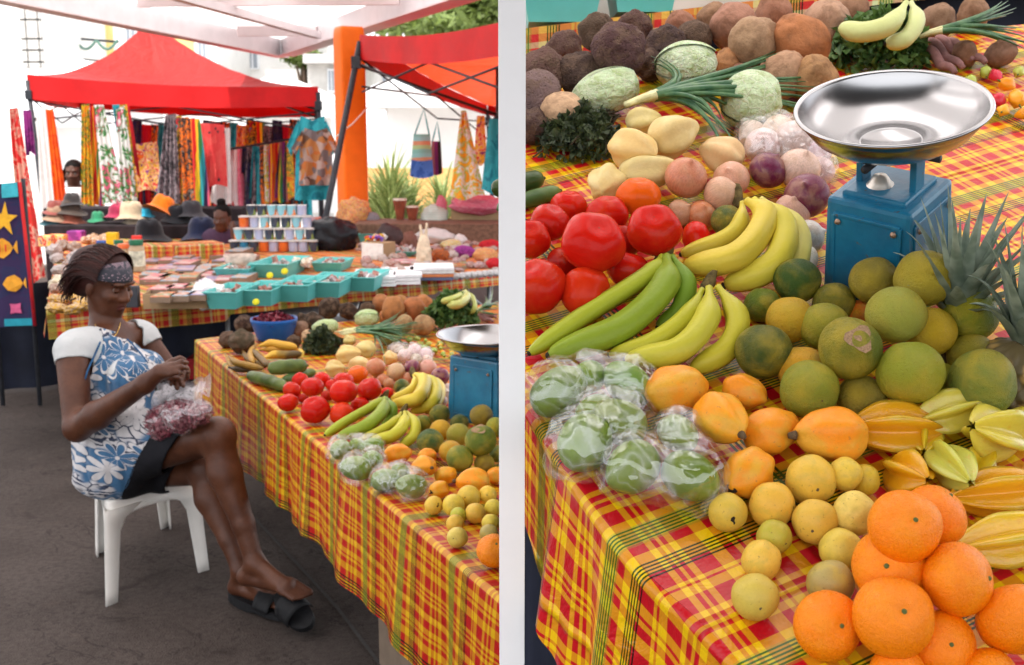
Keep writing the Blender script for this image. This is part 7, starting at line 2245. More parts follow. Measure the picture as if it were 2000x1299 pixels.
# ------------------------------------------------------------------ canopies
def red_fabric():
 t = NT('red_canopy_fabric'); co = t.coord(); n = t.noise(2.2, 4, .6, co); n2 = t.noise(6, 3, .55, co, .8)
 c = t.mix(t.ss(n, .3, .7), (0.42, 0.006, 0.007), (0.52, 0.014, 0.012))
 t.p(color=c, rough=.6, normal=t.bump(n2, .5, .06), sheen=.2)
 tl = t.new('ShaderNodeBsdfTranslucent'); tl.inputs[0].default_value = (0.85, 0.075, 0.02, 1)
 mx = t.new('ShaderNodeMixShader'); mx.inputs[0].default_value = .45
 t.l.new(t.bsdf.outputs[0], mx.inputs[1]); t.l.new(tl.outputs[0], mx.inputs[2]); t.l.new(mx.outputs[0], t.out.inputs[0]); return t.m
REDF = red_fabric(); REDV = simple('red_valance', (.52, .008, .009), .6, var=.15, scale=3, bump=.3, bscale=8)
def rod(p, a, b, r, name, mat, o, n=2):
 m = MB(); m.tube([a - o, b - o], r, 8); return m.build(name, mat, p)
def canopy(c, valance, peak, leg_z, label, legs, sag=.05, truss=True, skip=()):
 """c: four corner points (top of the valance) in order near-left, near-right, far-right, far-left"""
 o = sum(c, Vector()) / 4; o.z = 0
 t = thing('canopy', label, 'canopy', o)
 m = MB(); n = 16
 for k in range(4):
  a, b = c[k], c[(k + 1) % 4]
  def fn(i, j):
   e = a.lerp(b, i); p = e.lerp(peak, j)
   p = p - Vector((0, 0, 1)) * (sag * 4 * j * (1 - j) * (1 + .8 * (1 - abs(2 * i - 1)))) - Vector((0, 0, .05 * (1 - j) * math.sin(PI * i)))
   return p - o + Vector((0, 0, .012 * noise.noise(p * 3))), (i, j)
  m.grid(fn, n, n)
 m.build('top', REDF, t)
 for k in range(4):
  if k in skip: continue
  a, b = c[k], c[(k + 1) % 4]; out = ((a + b) / 2 - o); out.z = 0; out.normalize()
  m = MB(); va, vb = valance[k]
  def fn(i, j):
   e = a.lerp(b, i); e = e - Vector((0, 0, .05 * math.sin(PI * i)))
   d = (va + (vb - va) * i)
   return e - o + Vector((0, 0, -d * j)) + out * (.012 * math.sin(i * 31) * j + .012 * j + .004), (i, j)
  m.grid(fn, 30, 6); m.build('valance', REDV, t)
 for k in range(4):
  if k in legs:
   p = c[k] - Vector((0, 0, .06)); f = legs[k]
   m = MB(); m.tube([p - o, f - o], .026, 8); m.build('leg', DARK_METAL, t)
   m = MB(); q = p.lerp(f, .07); m.box(q - o, (.075, .075, .10), bev=.008); m.build('bracket', DARK_METAL, t)
 if truss:
  for k in range(4):
   a, b = c[k], c[(k + 1) % 4]; va, vb = valance[k]
   dn = lambda z: Vector((0, 0, -z))
   N = 2; inw = (o - (a + b) / 2); inw.z = 0; inw = inw.normalized() * .03
   for i in range(N):
    p = a.lerp(b, i / N) + inw; q = a.lerp(b, (i + 1) / N) + inw
    for u, w_ in ((.14, .36), (.36, .14)): rod(t, p + dn(u + va * .5), q + dn(w_ + va * .5), .009, 'truss_bar', DARK_METAL, o)
  for k in range(4): rod(t, c[k] + Vector((0, 0, -.25)), peak + Vector((0, 0, -.45)), .013, 'rafter_bar', DARK_METAL, o)
  m = MB(); m.tube([peak - o + Vector((0, 0, -.55)), peak - o + Vector((0, 0, -.03))], .02, 8); m.build('centre_post', DARK_METAL, t)
 return t
Za, Zb_ = 12.2, 15.3
cA = [at(53, 146, Za), at(621, 169, Za), None, None]
dz = at(300, 150, Zb_) - at(300, 150, Za)
cA[2] = at(619, 174, 15.0); cA[2].z = cA[1].z - .05; cA[3] = cA[0] + (cA[2] - cA[1])
pk = at(291, 38, 13.6)
canopy(cA, [(.26, .21), (.21, .24), (.24, .24), (.24, .25)], pk, 0, 'red pop-up canopy with a pointed peak over the hanging scarves', {0: onz(80, 600, 0) * 0 + Vector((cA[0].x + .12, cA[0].y, 0)), 1: Vector((cA[1].x, cA[1].y, 0)), 2: Vector((cA[2].x, cA[2].y, 0)), 3: Vector((cA[3].x, cA[3].y, 0))}, sag=.20)
A_, B__ = at(703, 68, 9.3), at(1012, 36, 6.9)
D_ = at(952, 205, 13.6); C_ = B__ + (D_ - A_)
legA = at(650, 345, 9.1); legA = A_ + (legA - A_) * ((A_.z) / (A_.z - legA.z))
canopy([A_, B__, C_, D_], [(.20, .21), (.21, .2), (.2, .12), (.12, .20)], (A_ + C_) / 2 + Vector((0, 0, .10)), 0, 'red pop-up canopy with black folding frame beside the orange column', {0: legA, 3: Vector((D_.x + .1, D_.y, 0))}, sag=.04)
# ------------------------------------------------------------------ cloth goods
FAB = {}
def fabric(name, cols, scale=9, kind='blotch', rough=.85):
 if name in FAB: return FAB[name]
 t = NT('cloth_' + name); co = t.coord()
 if kind == 'blotch': f = t.noise(scale, 3, .6, co, 1.2)
 elif kind == 'cells': f = t.new('ShaderNodeSeparateXYZ'); v = t.vor(scale, co, out='Color'); t.l.new(v, f.inputs[0]); f = f.outputs[0]
 elif kind == 'dots': f = t.vor(scale, co)
 else:
  sep = t.new('ShaderNodeSeparateXYZ'); t.l.new(co, sep.inputs[0]); a = sep.outputs[0 if kind == 'vert' else 2]
  f = t.math('FRACT', t.math('ADD', t.math('MULTIPLY', a, scale), t.math('MULTIPLY', t.noise(4, 2, .5, co), .25)))
 n = len(cols)
 lo, hi = (.28, .72) if kind == 'blotch' else ((.0, .75) if kind == 'dots' else (0, 1))
 c = t.ramp(f, [(lo + (hi - lo) * i / n if i else 0.0, cc) for i, cc in enumerate(cols)], 'CONSTANT')
 n2 = t.noise(40, 3, .6, co)
 t.p(color=c, rough=rough, normal=t.bump(n2, .2, .01))
 tl = t.new('ShaderNodeBsdfTranslucent'); t.set(tl.inputs[0], c); mx = t.new('ShaderNodeMixShader'); mx.inputs[0].default_value = .25
 t.l.new(t.bsdf.outputs[0], mx.inputs[1]); t.l.new(tl.outputs[0], mx.inputs[2]); t.l.new(mx.outputs[0], t.out.inputs[0])
 FAB[name] = t.m; return t.m
RD, OG, YL, WH, BK, NV, TL, GN, PK, PP, BR = (.62, .02, .02), (.80, .17, .01), (.80, .48, .02), (.74, .72, .70), (.02, .02, .022), (.02, .02, .075), (.02, .28, .33), (.05, .22, .05), (.70, .12, .22), (.22, .03, .20), (.16, .08, .05)
fabric('redbatik', [(.55, .03, .015), RD, (.62, .30, .22), (.5, .02, .02)], 7); fabric('white', [WH, (.80, .78, .76)], 5); fabric('whitefloral', [WH, WH, (.72, .70, .68), GN, PK, (.8, .78, .75)], 6)
fabric('orange', [OG, (.75, .10, .01)], 5); fabric('yellowgreen', [YL, (.7, .25, .02), GN, YL, OG, (.5, .5, .1)], 9); fabric('red', [RD, (.5, .01, .03)], 6); fabric('madras', [YL, RD, OG, GN, YL, PP, RD], 9, 'vert')
fabric('orangefloral', [OG, RD, (.8, .5, .3), YL, PP, OG], 12); fabric('greypattern', [BK, (.10, .08, .09), (.30, .24, .26), (.05, .04, .05)], 14); fabric('multi', [GN, BR, YL, BK, RD, TL], 8); fabric('brownprint', [BR, OG, BK, (.3, .2, .15)], 11)
fabric('reddots', [BK, (.66, .05, .05), (.66, .05, .05), (.70, .08, .07)], 11, 'dots'); fabric('rainbow', [RD, YL, GN, TL, NV, PK, OG], 5, 'vert'); fabric('dark', [BK, NV, (.05, .04, .06)], 7); fabric('teal', [TL, (.03, .36, .42), (.01, .2, .26)], 5)
fabric('patch', [(.55, .15, .03), (.42, .28, .23), BR, (.5, .36, .31), (.2, .16, .16), (.5, .2, .06)], 15, 'cells'); fabric('yellowfloral', [YL, (.85, .35, .02), (.45, .55, .12), WH, YL, OG], 8); fabric('towel', [NV, (.03, .015, .07)], 5); fabric('blue', [(.04, .12, .45), (.08, .2, .6), (.02, .06, .25)], 6); fabric('stripebag', [(.25, .55, .50), (.45, .62, .30), (.70, .32, .18), (.30, .6, .6)], 7, 'horiz'); fabric('pink', [PK, (.75, .2, .28), (.78, .3, .36)], 5); fabric('purple', [PP, (.4, .05, .3)], 6); fabric('lime', [(.35, .65, .06), (.25, .5, .05)], 9); fabric('stripes', [PP, BK, (.4, .12, .15)], 12, 'vert'); fabric('mint', [(.55, .66, .58), (.66, .70, .64)], 6, 'horiz')
def hang(tl, tr, bl, br, Z, mat, label, cat='scarf', name='scarf', group=None, folds=3, amp=.035, hem=.02):
 e_ = 5
 p = [at(tl[0] - e_ / 2, tl[1], Z), at(tr[0] + e_ / 2, tr[1], Z), at(bl[0] - e_, bl[1], Z), at(br[0] + e_, br[1], Z)]
 o = (p[0] + p[1]) / 2; m = MB(); sd_ = (tl[0] * 7 + bl[0]) % 6.28
 def fn(i, j):
  q = p[0].lerp(p[1], i).lerp(p[2].lerp(p[3], i), j)
  a = i * folds * 2 * PI + sd_ + .8 * math.sin(j * 3 + sd_)
  return q - o + Vector((0, amp * math.sin(a) * (.5 + .5 * j), hem * math.sin(i * 7 + sd_) * j)), (i, j)
 m.grid(fn, max(12, folds * 8), 16)
 ob = m.build(name, FAB[mat], loc=o); meta(ob, label, cat, group); return ob
HG = 'scarves hung under the red canopy'
hang((20, 212), (32, 210), (44, 560), (82, 545), 10.6, 'redbatik', 'long red batik scarf hanging outside the canopy leg', group=HG)
hang((48, 215), (58, 215), (58, 300), (66, 300), 10.8, 'purple', 'short purple scarf behind the red batik one', group=HG)
hang((72, 210), (90, 208), (82, 412), (112, 412), 11.6, 'white', 'plain white scarf with gold thread by the canopy leg', group=HG)
hang((92, 214), (102, 214), (114, 400), (129, 400), 11.55, 'orange', 'narrow bright orange scarf beside the plain white one', group=HG)
hang((163, 205), (172, 203), (164, 402), (180, 402), 11.6, 'yellowgreen', 'yellow and red printed scarf next to the girl', group=HG)
hang((176, 208), (190, 205), (182, 400), (208, 400), 11.65, 'madras', 'madras striped scarf in yellow and green', group=HG)
hang((186, 205), (200, 205), (205, 400), (240, 400), 11.5, 'whitefloral', 'white scarf printed with green and pink flowers', group=HG)
hang((222, 205), (230, 204), (238, 300), (246, 300), 11.6, 'teal', 'narrow turquoise scarf beside the flowered white one', group=HG)
hang((228, 215), (240, 206), (240, 400), (262, 400), 11.45, 'whitefloral', 'second white flowered scarf, pulled to a point at the top', group=HG)
hang((236, 205), (244, 204), (252, 390), (264, 390), 11.5, 'yellowgreen', 'yellow edged scarf in front of the dark red one', group=HG)
hang((240, 208), (250, 206), (258, 300), (272, 360), 11.7, 'red', 'dark red scarf draped behind the yellow edged one', group=HG)
hang((266, 282), (305, 276), (265, 372), (312, 375), 12.6, 'orangefloral', 'orange flowered dress hanging at the back of the canopy', 'dress', 'hanging_dress', folds=2)
hang((325, 225), (340, 222), (308, 392), (346, 402), 11.4, 'greypattern', 'charcoal patterned wrap hanging in the centre of the canopy', 'wrap', 'hanging_wrap', folds=4)
hang((340, 228), (352, 226), (342, 400), (362, 402), 11.5, 'multi', 'green and brown wrap beside the charcoal one', 'wrap', 'hanging_wrap', folds=2)
hang((352, 230), (366, 228), (356, 400), (380, 402), 11.45, 'brownprint', 'brown printed wrap among the dark ones', 'wrap', 'hanging_wrap', folds=2)
hang((366, 232), (378, 230), (372, 400), (396, 400), 11.5, 'dark', 'black wrap between the brown and the rainbow ones', 'wrap', 'hanging_wrap', folds=2)
hang((374, 232), (388, 232), (388, 410), (410, 405), 11.4, 'rainbow', 'rainbow wrap ending lowest in the row', 'wrap', 'hanging_wrap', folds=2)
hang((391, 240), (436, 244), (394, 368), (440, 362), 11.6, 'reddots', 'coral red dress with black spots', 'dress', 'hanging_dress', folds=3, amp=.02)
hang((440, 250), (446, 250), (412, 400), (446, 400), 11.9, 'white', 'pale white dress behind the spotted red one', 'dress', 'hanging_dress', folds=2)
for k in range(20):
 x = 262 + 17 * k; y = 232 + rnd.uniform(0, 14)
 hang((x, y), (x + 14, y + 2), (x - 6, y + rnd.uniform(165, 180)), (x + 20, y + rnd.uniform(165, 185)), 13.9 + .03 * (k % 3), ['dark', 'multi', 'brownprint', 'greypattern', 'orangefloral', 'red', 'rainbow', 'teal'][(k * 5) % 8], 'dim garment in the crowded rear row under the red canopy', 'garment', 'rear_garment', 'rear row of garments', 2, .05)
rack = thing('clothes_rail', 'thin dark clothes rail crowded with bright garments behind the cups', 'clothes rail', at(505, 380, 13.2) * 1)
o = rack.location.copy()
a, b = at(446, 292, 13.2), at(566, 272, 13.2)
for p, q, nm in ((a, b, 'rail'), (a, Vector((a.x, a.y, 0.02)), 'upright'), (b, Vector((b.x, b.y, 0.02)), 'upright')):
 m = MB(); m.tube([p - o, q - o], .014, 8); m.build(nm, DARK_METAL, rack)
GR = 'garments on the clothes rail'
rl = [('red', 'crimson blouse at the end of the clothes rail'), ('white', 'white blouse on the clothes rail'), ('pink', 'pink top on the clothes rail'), ('dark', 'first black top on the clothes rail'), ('greypattern', 'grey printed top on the clothes rail'), ('teal', 'teal top on the clothes rail'), ('brownprint', 'brown printed top on the clothes rail'), ('yellowfloral', 'golden yellow blouse sticking out of the clothes rail'), ('madras', 'madras striped dress on the clothes rail'), ('rainbow', 'rainbow striped dress on the clothes rail'), ('stripes', 'plum striped top on the clothes rail'), ('yellowgreen', 'yellow green printed shirt at the far end of the clothes rail')]
for k, (mt, lb) in enumerate(rl):
 f = k / (len(rl) - 1); x = 448 + 114 * f; y = 294 - 18 * f
 hang((x - 3, y), (x + 5, y), (x - 8 + rnd.uniform(-3, 2), y + rnd.uniform(105, 125)), (x + 9, y + rnd.uniform(105, 126)), 13.2 - .015 * k, mt, lb, 'garment', 'hanging_garment', GR, 1, .05)
def shirt(cx, top, w_, h, Z, mat, label):
 P = lambda x, y: at(cx + x * w_, top + y * h, Z); o = P(0, 0); t = thing('hanging_shirt', label, 'shirt', o)
 m = MB()
 def fn(i, j):
  x = (i - .5) * (.46 + .16 * min(1, j * 3.5) + .10 * j); y = j + (.06 * (1 - abs(2 * i - 1)) if j < .05 else 0)
  return P(x, y) - o + Vector((0, .03 * math.sin(i * 15 + j * 2) * (0.3 + j), 0)), (i, j)
 m.grid(fn, 24, 16); m.build('shirt_body', FAB[mat], t)
 for q in (-1, 1):
  m = MB()
  def fs(i, j):
   a = P(q * .26, .03 + .20 * i); b = P(q * (.50 - .10 * i), .36 + .12 * i); return a.lerp(b, j) - o + Vector((0, -.02 + .02 * math.sin(i * 6), 0)), (i, j)
  m.grid(fs, 8, 10); m.build('sleeve', FAB[mat], t)
shirt(610, 226, 100, 165, 11.0, 'teal', 'teal printed shirt hanging on the canopy leg')
shirt(617, 250, 96, 112, 10.85, 'patch', 'orange and brown patchwork shirt hanging in front of the teal one')
def bagthing(px, py, w_, h, Z, mat, label, mat2=None):
 P = lambda x, y: at(px + x, py + y, Z); o = P(0, 0); t = thing('cloth_bag', label, 'bag', o)
 m = MB()
 def fn(i, j):
  x = (i - .5) * w_ * (.8 + .35 * j); return P(x, j * h) - o + Vector((0, -.05 * math.sin(PI * i) * math.sin(PI * min(1, j + .15)), -.02 * math.sin(PI * i) * j)), (i, j)
 m.grid(fn, 12, 12); m.grid(lambda i, j: (fn(i, j)[0] * 1 + Vector((0, .10 * math.sin(PI * i) * math.sin(PI * min(1, j + .15)), 0)), (i, j)), 12, 12); m.build('pouch', FAB[mat], t)
 if mat2:
  m = MB(); m.grid(lambda i, j: (fn(i, .62 + .40 * j)[0] + Vector((0, -.006, 0)), (i, j)), 12, 6); m.build('lower_panel', FAB[mat2], t)
 m = MB(); a, b, c = P(-w_ * .36, 2) - o, P(w_ * .10, -h * .62) - o, P(w_ * .36, 2) - o; m.tube([a, a.lerp(b, .5), b, b.lerp(c, .5), c], .006, 6); m.build('strap', FAB['teal'], t)
bagthing(824, 262, 40, 80, 9.6, 'stripebag', 'pastel striped shoulder bag with a blue lower half hanging under the red canopy', 'blue')
bagthing(852, 276, 22, 62, 9.8, 'stripes', 'dark striped bag hanging behind the pastel one', None)
hang((903, 216), (908, 216), (884, 388), (942, 384), 9.4, 'yellowfloral', 'yellow flowered cloth hung from its corner under the red canopy', 'cloth', 'hanging_cloth', None, 2, .03)
hang((934, 226), (944, 226), (930, 320), (946, 320), 9.7, 'orangefloral', 'narrow orange cloth behind the yellow flowered one', 'cloth', 'hanging_cloth', None, 1, .02)
hang((958, 232), (1010, 232), (945, 374), (1010, 380), 9.2, 'teal', 'plain teal cloth hanging beside the white post', 'cloth', 'hanging_cloth', None, 3, .03)
tz = 6.6; p0 = at(30, 365, tz); o = Vector((p0.x, p0.y, 0)); t = thing('beach_towel', 'dark navy beach towel with yellow starfish and fish hanging at the picture edge', 'towel', o)
TW = [at(-40, 362, tz), at(34, 356, tz), at(-40, 640, tz), at(66, 636, tz)]
def twp(i, j): return TW[0].lerp(TW[1], i).lerp(TW[2].lerp(TW[3], i), j) - o + Vector((0, .012 * math.sin(i * 9 + j), 0))
m = MB(); m.grid(lambda i, j: (twp(i, j), (i, j)), 16, 24); m.build('towel', FAB['towel'], t)
def applique(pts, nm, col, off=-.012):
 m = MB(); c = [twp(x, y) + Vector((0, off, 0)) for x, y in pts]; m.add(c, [tuple(range(len(c)))], None, 0, False); m.build(nm, simple('print_' + nm + str(col[0]), col, .85), t)
applique([(0, .0), (1, .0), (1, .10), (0, .10)], 'top_band', (.05, .38, .46)); applique([(.0, .945), (1.0, .945), (1.0, .995), (0, .995)], 'bottom_band', (.02, .25, .33))
st = []
for k in range(10):
 a = -PI / 2 + k * PI / 5 + .15; r = .30 if k % 2 == 0 else .11; st.append((.62 + r * math.cos(a), .25 + r * .42 * math.sin(a)))
applique(st, 'starfish', (.70, .38, .03))
def fish(cx, cy, s_): return [(cx + s_ * x, cy + s_ * .42 * y) for x, y in ((-1, 0), (-.6, .5), (0, .65), (.5, .35), (.75, 0), (1.1, .45), (1.1, -.45), (.75, 0.02), (.5, -.35), (0, -.65), (-.6, -.5))]
applique(fish(.55, .45, .26), 'fish', (.66, .30, .03)); applique(fish(.72, .70, .22), 'fish', (.66, .36, .03))
applique([(.60, .425), (.63, .425), (.63, .475), (.60, .475)], 'fish_stripe', (.6, .05, .03), -.02); applique([(.48, .425), (.51, .425), (.51, .475), (.48, .475)], 'fish_stripe', (.6, .05, .03), -.02)
applique([(.70 + .14 * math.cos(k * .785) * (1 if k % 2 else .6), .875 + .05 * math.sin(k * .785) * (1 if k % 2 else .6)) for k in range(8)], 'flower', (.55, .10, .22))
m = MB(); m.tube([twp(.99, 0) + Vector((.012, 0, .0)), twp(.99, 1) + Vector((.012, 0, 0))], .011, 6); m.build('red_edge', FAB['red'], t)
for x in (.0, 1.0):
 q = twp(x, 0); m = MB(); m.tube([q + Vector((.02, .03, .02)), Vector((q.x + .02, q.y + .03, 0.01))], .014, 8); m.build('stand_post', DARK_METAL, t)
# ------------------------------------------------------------------ goods on the craft stall
def ob(px, py, h=0.0):
 p = onz(px, py, TA + h)
 return p if p.y < 9.65 else at(px, py, 9.75 if px > 660 else 9.98)
def mpb(py): return min(10, dep(py, TA)) / FPX
HATM = {}
def hatmat(c):
 if c not in HATM: HATM[c] = simple('hat_felt_%d' % len(HATM), c, .85, var=.2, scale=14, bump=.3, bscale=40, sheen=.2)
 return HATM[c]
def hat(px, py, w_, col, label, h=.0, kind='bucket', tilt=(0, 0), band=None, group='hats on the craft stall'):
 p = ob(px, py, h)
 if p.y > 9.6: p.z = .855 + h
 r = w_ / 2 * mpb(py); t = thing('hat', label, 'hat', p, (tilt[0], tilt[1], rnd.uniform(0, 6)), group)
 ch = r * (.95 if kind == 'bucket' else .8); L = rnd.uniform(0, 6)
 prof = [(r, 0), (r * .95, .02 * r), (r * .66, .22 * r), (r * .62, .30 * r), (r * .58, .62 * r), (r * .50, ch * .92), (r * .32, ch), (.0001, ch * .98)]
 m = MB(); m.lathe(prof, 28, fn=lambda q, z, a: (q * (1 + .03 * math.sin(3 * a + L)), z + (.10 * r * math.sin(2 * a + L) * max(0, q / r - .6) * 2.2) - .12 * r * (math.cos(2 * a) ** 2 if z > ch * .9 else 0))); m.build('crown', hatmat(col), t)
 if band: m = MB(); m.lathe([(r * .665, .24 * r), (r * .64, .38 * r)], 28); m.build('hat_band', hatmat(band), t)
K = (.006, .006, .009); NVY = (.02, .024, .05)
hat(112, 440, 62, (.28, .17, .11), 'tan straw hat at the bottom of the brown stack', .03); hat(108, 434, 58, (.03, .10, .12), 'dark teal hat under the tan one at the end of the stall', .0); hat(110, 430, 52, (.20, .05, .04), 'maroon hat on top of the tan one', .09)
hat(140, 428, 60, (.22, .06, .035), 'rust coloured hat at the bottom of the dark stack', .0); hat(140, 422, 62, (.05, .035, .027), 'brown felt hat in the dark stack', .08); hat(142, 414, 50, (.03, .025, .025), 'charcoal brown hat crowning the dark stack', .16)
hat(192, 435, 40, (.02, .17, .08), 'green hat behind the ochre bundles', .02); hat(232, 432, 58, (.26, .015, .05), 'dark red hat with a curled loop near the flowered scarf', .05)
hat(258, 445, 72, (.38, .30, .20), 'cream hat in front of the dark red one', .04); hat(262, 455, 50, (.38, .31, .22), 'smaller cream hat below the other cream one', .0)
hat(314, 425, 70, (.85, .19, .008), 'bright orange hat raised above the dark ones', .10, tilt=(.35, .3)); hat(286, 425, 34, (.02, .28, .42), 'turquoise hat peeping out behind the orange one', .06)
hat(292, 468, 84, K, 'big black bucket hat with a pale emblem below the orange hat', .02); hat(348, 452, 66, K, 'black hat between the big black one and the navy one', .02); hat(376, 440, 66, (.03, .027, .032), 'grey hat behind the navy one', .06); hat(396, 466, 88, (.007, .012, .040), 'wide brimmed navy hat beside the leaning child', .02)
p, q = at(84, 438, 9.72), at(470, 438, 9.72); m = MB(); m.box((0, .25, .425), (q.x - p.x, .5, .85), bev=.01); o_ = m.build('hat_stand', simple('dark_cloth', (.02, .014, .016), .9, var=.5, scale=6, bump=.5, bscale=8), loc=((p.x + q.x) / 2, p.y, .005)); meta(o_, 'dark cloth covered stand carrying the stacked hats', 'stand')
p, q = at(690, 440, 9.3), at(985, 440, 9.3); m = MB(); m.box((0, .3, .08), (q.x - p.x, .6, .16), bev=.01); o_ = m.build('riser', simple('brown_board', (.16, .09, .06), .8, var=.3), loc=((p.x + q.x) / 2, p.y, TA + .004)); meta(o_, 'low brown riser under the goods at the rear of the stall', 'riser')
p, q = at(84, 405, 10.75), at(470, 405, 10.75); m = MB(); m.box((0, .2, p.z / 2 - .01), (q.x - p.x, .4, p.z - .02), bev=.01); o_ = m.build('bench', simple('dark_cloth', (.02, .014, .016), .9, var=.5, scale=6, bump=.5, bscale=8), loc=((p.x + q.x) / 2, p.y, .01)); meta(o_, 'long dark cloth covered bench behind the hats', 'bench')
for a, b, z0, lb in (((255, 510), (345, 510), .11, 'low plaid cloth covered box under the black hats'), ((345, 512), (440, 506), .12, 'plaid cloth covered box under the navy hat')):
 p, q = ob(*a), ob(*b); c = (p + q) / 2; L_ = (q - p).length; d = (q - p).normalized(); Mx = Matrix((d, Vector((-d.y, d.x, 0)), Vector((0, 0, 1)))).transposed()
 m = MB(); m.box((0, .12, z0 / 2), (L_, .24, z0), None, bev=.012)
 for k, v in enumerate(m.v): m.uv[0:0] = []
 m.uv = [[((m.v[i][0] + m.v[i][1] * .5) * 1.3, (m.v[i][2] + m.v[i][1]) * 1.3) for i in f] for f in m.f]
 o_ = m.build('covered_box', PLAID_B, loc=c, rot=Mx.to_quaternion()); meta(o_, lb, 'box')
for x, y, s_ in ((113, 478, 34), (150, 470, 30), (92, 480, 26)):
 p = ob(x, y); m = MB(); m.box((0, 0, .04), (s_ * mpb(y), .10, .09), bev=.01); o_ = m.build('cloth_packet', FAB['orangefloral' if x < 120 else 'purple'], loc=p); meta(o_, {113: 'red cloth packet with a yellow flower under the stacked hats', 150: 'plum cloth packet behind the spice bags', 92: 'orange cloth packet at the outer corner of the stall'}[x], 'packet')
SPB = [rough_mesh('spice_bag', 'onion', 70 + k, .28, 2.2) for k in range(3)]
SPM = fruit_mat('spice_bag_film', (.55, .50, .47), 3.0, .5, rough=.25, pores=.4, pscale=7, fine=.25, sss=0.0, coat=.4)
for me in SPB: me.materials.clear(); me.materials.append(SPM)
def lumpy(px, py, w_, h_, col, label, group, name='spice_bag', cat='spice bag', lift=0.0):
 r = w_ / 2 * mpb(py); p = ob(px, py, lift + r * h_ * .8); o_ = bpy.data.objects.new(name, SPB[rnd.randrange(3)]); COL.objects.link(o_); o_.location = p; o_.rotation_euler = (rnd.uniform(-.3, .3), rnd.uniform(-.3, .3), rnd.uniform(0, 6)); o_.scale = (r, r, r * h_); o_.color = (*col, 1); return meta(o_, label, cat, group)
for k in range(34):
 f = k / 34; x = 100 + rnd.uniform(0, 75) * (1 - f * .25) + 6 * f; y = 480 + 86 * f
 lumpy(x, y, rnd.uniform(20, 27), .8, rnd.choice(((.46, .33, .29), (.52, .44, .40), (.34, .20, .13), (.50, .40, .37))), 'small twisted bag of pale spice in the white heap at the end of the stall', 'pale spice bags', lift=rnd.choice((0, 0, .03)))
for x, y, w_, lb in ((118, 552, 40, 'large bag of cream seeds in front of the pale spice bags'), (150, 548, 34, 'smaller bag of cream seeds beside the larger one')): lumpy(x, y, w_, .7, (.72, .62, .42), lb, None, 'seed_bag', 'seed bag', .02)
for x, y, lb in ((115, 585, 'ochre turmeric bag behind the flat one at the outer corner of the stall'), (150, 582, 'ochre turmeric bag touching the woman\'s hair'), (110, 602, 'flat ochre turmeric bag at the outer front corner of the stall'), (146, 604, 'front ochre turmeric bag beside the woman\'s neck'), (165, 594, 'ochre turmeric bag half behind the woman')): lumpy(x, y, 38, .5, (.55, .29, .015), lb, 'turmeric bags', 'spice_bag', 'spice bag', .01)
for k in range(7): lumpy(168 + 7 * k, 470 - 3 * (k % 3), 20, .7, rnd.choice(((.34, .17, .07), (.42, .2, .08))), 'brown cinnamon bundle in front of the green hat', 'brown bundles', 'bundle', 'bundle', .02 * (k % 2))
def jar(px, py, w_, h, lid, body, label, lift=0):
 r = w_ / 2 * mpb(py); H = h * mpb(py); p = ob(px, py, lift); t = thing('spice_jar', label, 'jar', p, None, 'jars behind the woman')
 m = MB(); m.lathe([(.0001, 0), (r * .95, 0), (r, H * .05), (r, H * .74), (r * .8, H * .82), (r * .8, H * .86)], 20); m.build('glass', simple('jar_glass_%.2f' % body[0], body, .25), t)
 m = MB(); m.lathe([(r * 1.01, H * .18), (r * 1.012, H * .66)], 20); m.build('paper_label', simple('jar_label', (.62, .58, .45), .6, var=.5, scale=18), t)
 m = MB(); m.lathe([(r * .9, H * .84), (r * .92, H), (.0001, H * 1.0)], 20); m.build('lid', simple('lid_%.2f' % lid[0], lid, .4), t)
GL, OL = (.012, .11, .05), (.7, .14, .04)
Jh = ob(250, 512).z
jar(247, 528, 22, 46, GL, (.42, .3, .18), 'lower spice jar hidden behind the woman\'s headband'); jar(273, 530, 24, 48, GL, (.5, .44, .34), 'lower spice jar with a green lid near the postcards'); jar(245, 530, 21, 44, OL, (.45, .32, .2), 'upper spice jar with an orange lid', 48 * mpb(530)); jar(269, 530, 24, 50, GL, (.45, .4, .3), 'upper spice jar with a large picture label', 50 * mpb(530)); jar(234, 515, 20, 46, GL, (.4, .3, .2), 'spice jar beside the yellow packet')
for (x, y, w_, h, c, nm, lb) in ((222, 500, 22, 46, (.72, .46, .02), 'packet', 'bright yellow upright packet behind the woman\'s hair'), (200, 496, 18, 26, (.05, .12, .4), 'tin', 'small blue and yellow tin by the yellow packet'), (268, 482, 18, 22, (.7, .05, .04), 'packet', 'small red packet behind the spice jars'), (258, 600, 30, 42, (.05, .052, .062), 'crate', 'dark grey plastic crate in front of the woman\'s face')):
 p = ob(x, y); k = mpb(y); m = MB(); m.box((0, 0, h * k / 2), (w_ * k, w_ * k * .6, h * k), bev=.006); o_ = m.build(nm, simple('pk_%s%d' % (nm, x), c, .45, var=.15), loc=p); meta(o_, lb, nm)
def picmat(k):
 a = [((.50, .20, .26), (.50, .05, .08), (.55, .40, .34)), ((.05, .28, .50), (.20, .42, .50), (.50, .18, .05)), ((.55, .36, .08), (.55, .08, .01), (.06, .24, .05)), ((.22, .28, .50), (.10, .16, .34), (.50, .30, .30))][k % 4]
 nm = 'card_print_%d' % (k % 4)
 if nm in MATS: return MATS[nm]
 t = NT(nm); co = t.coord(); t.p(color=t.ramp(t.noise(16, 3, .6, co, .8), [(.3, a[0]), (.45, a[1]), (.55, a[2]), (.7, (.46, .45, .44))]), rough=.35, coat=.2); MATS[nm] = t.m; return t.m
PAPER = simple('paper_edge', (.24, .17, .12), .8, var=.1)
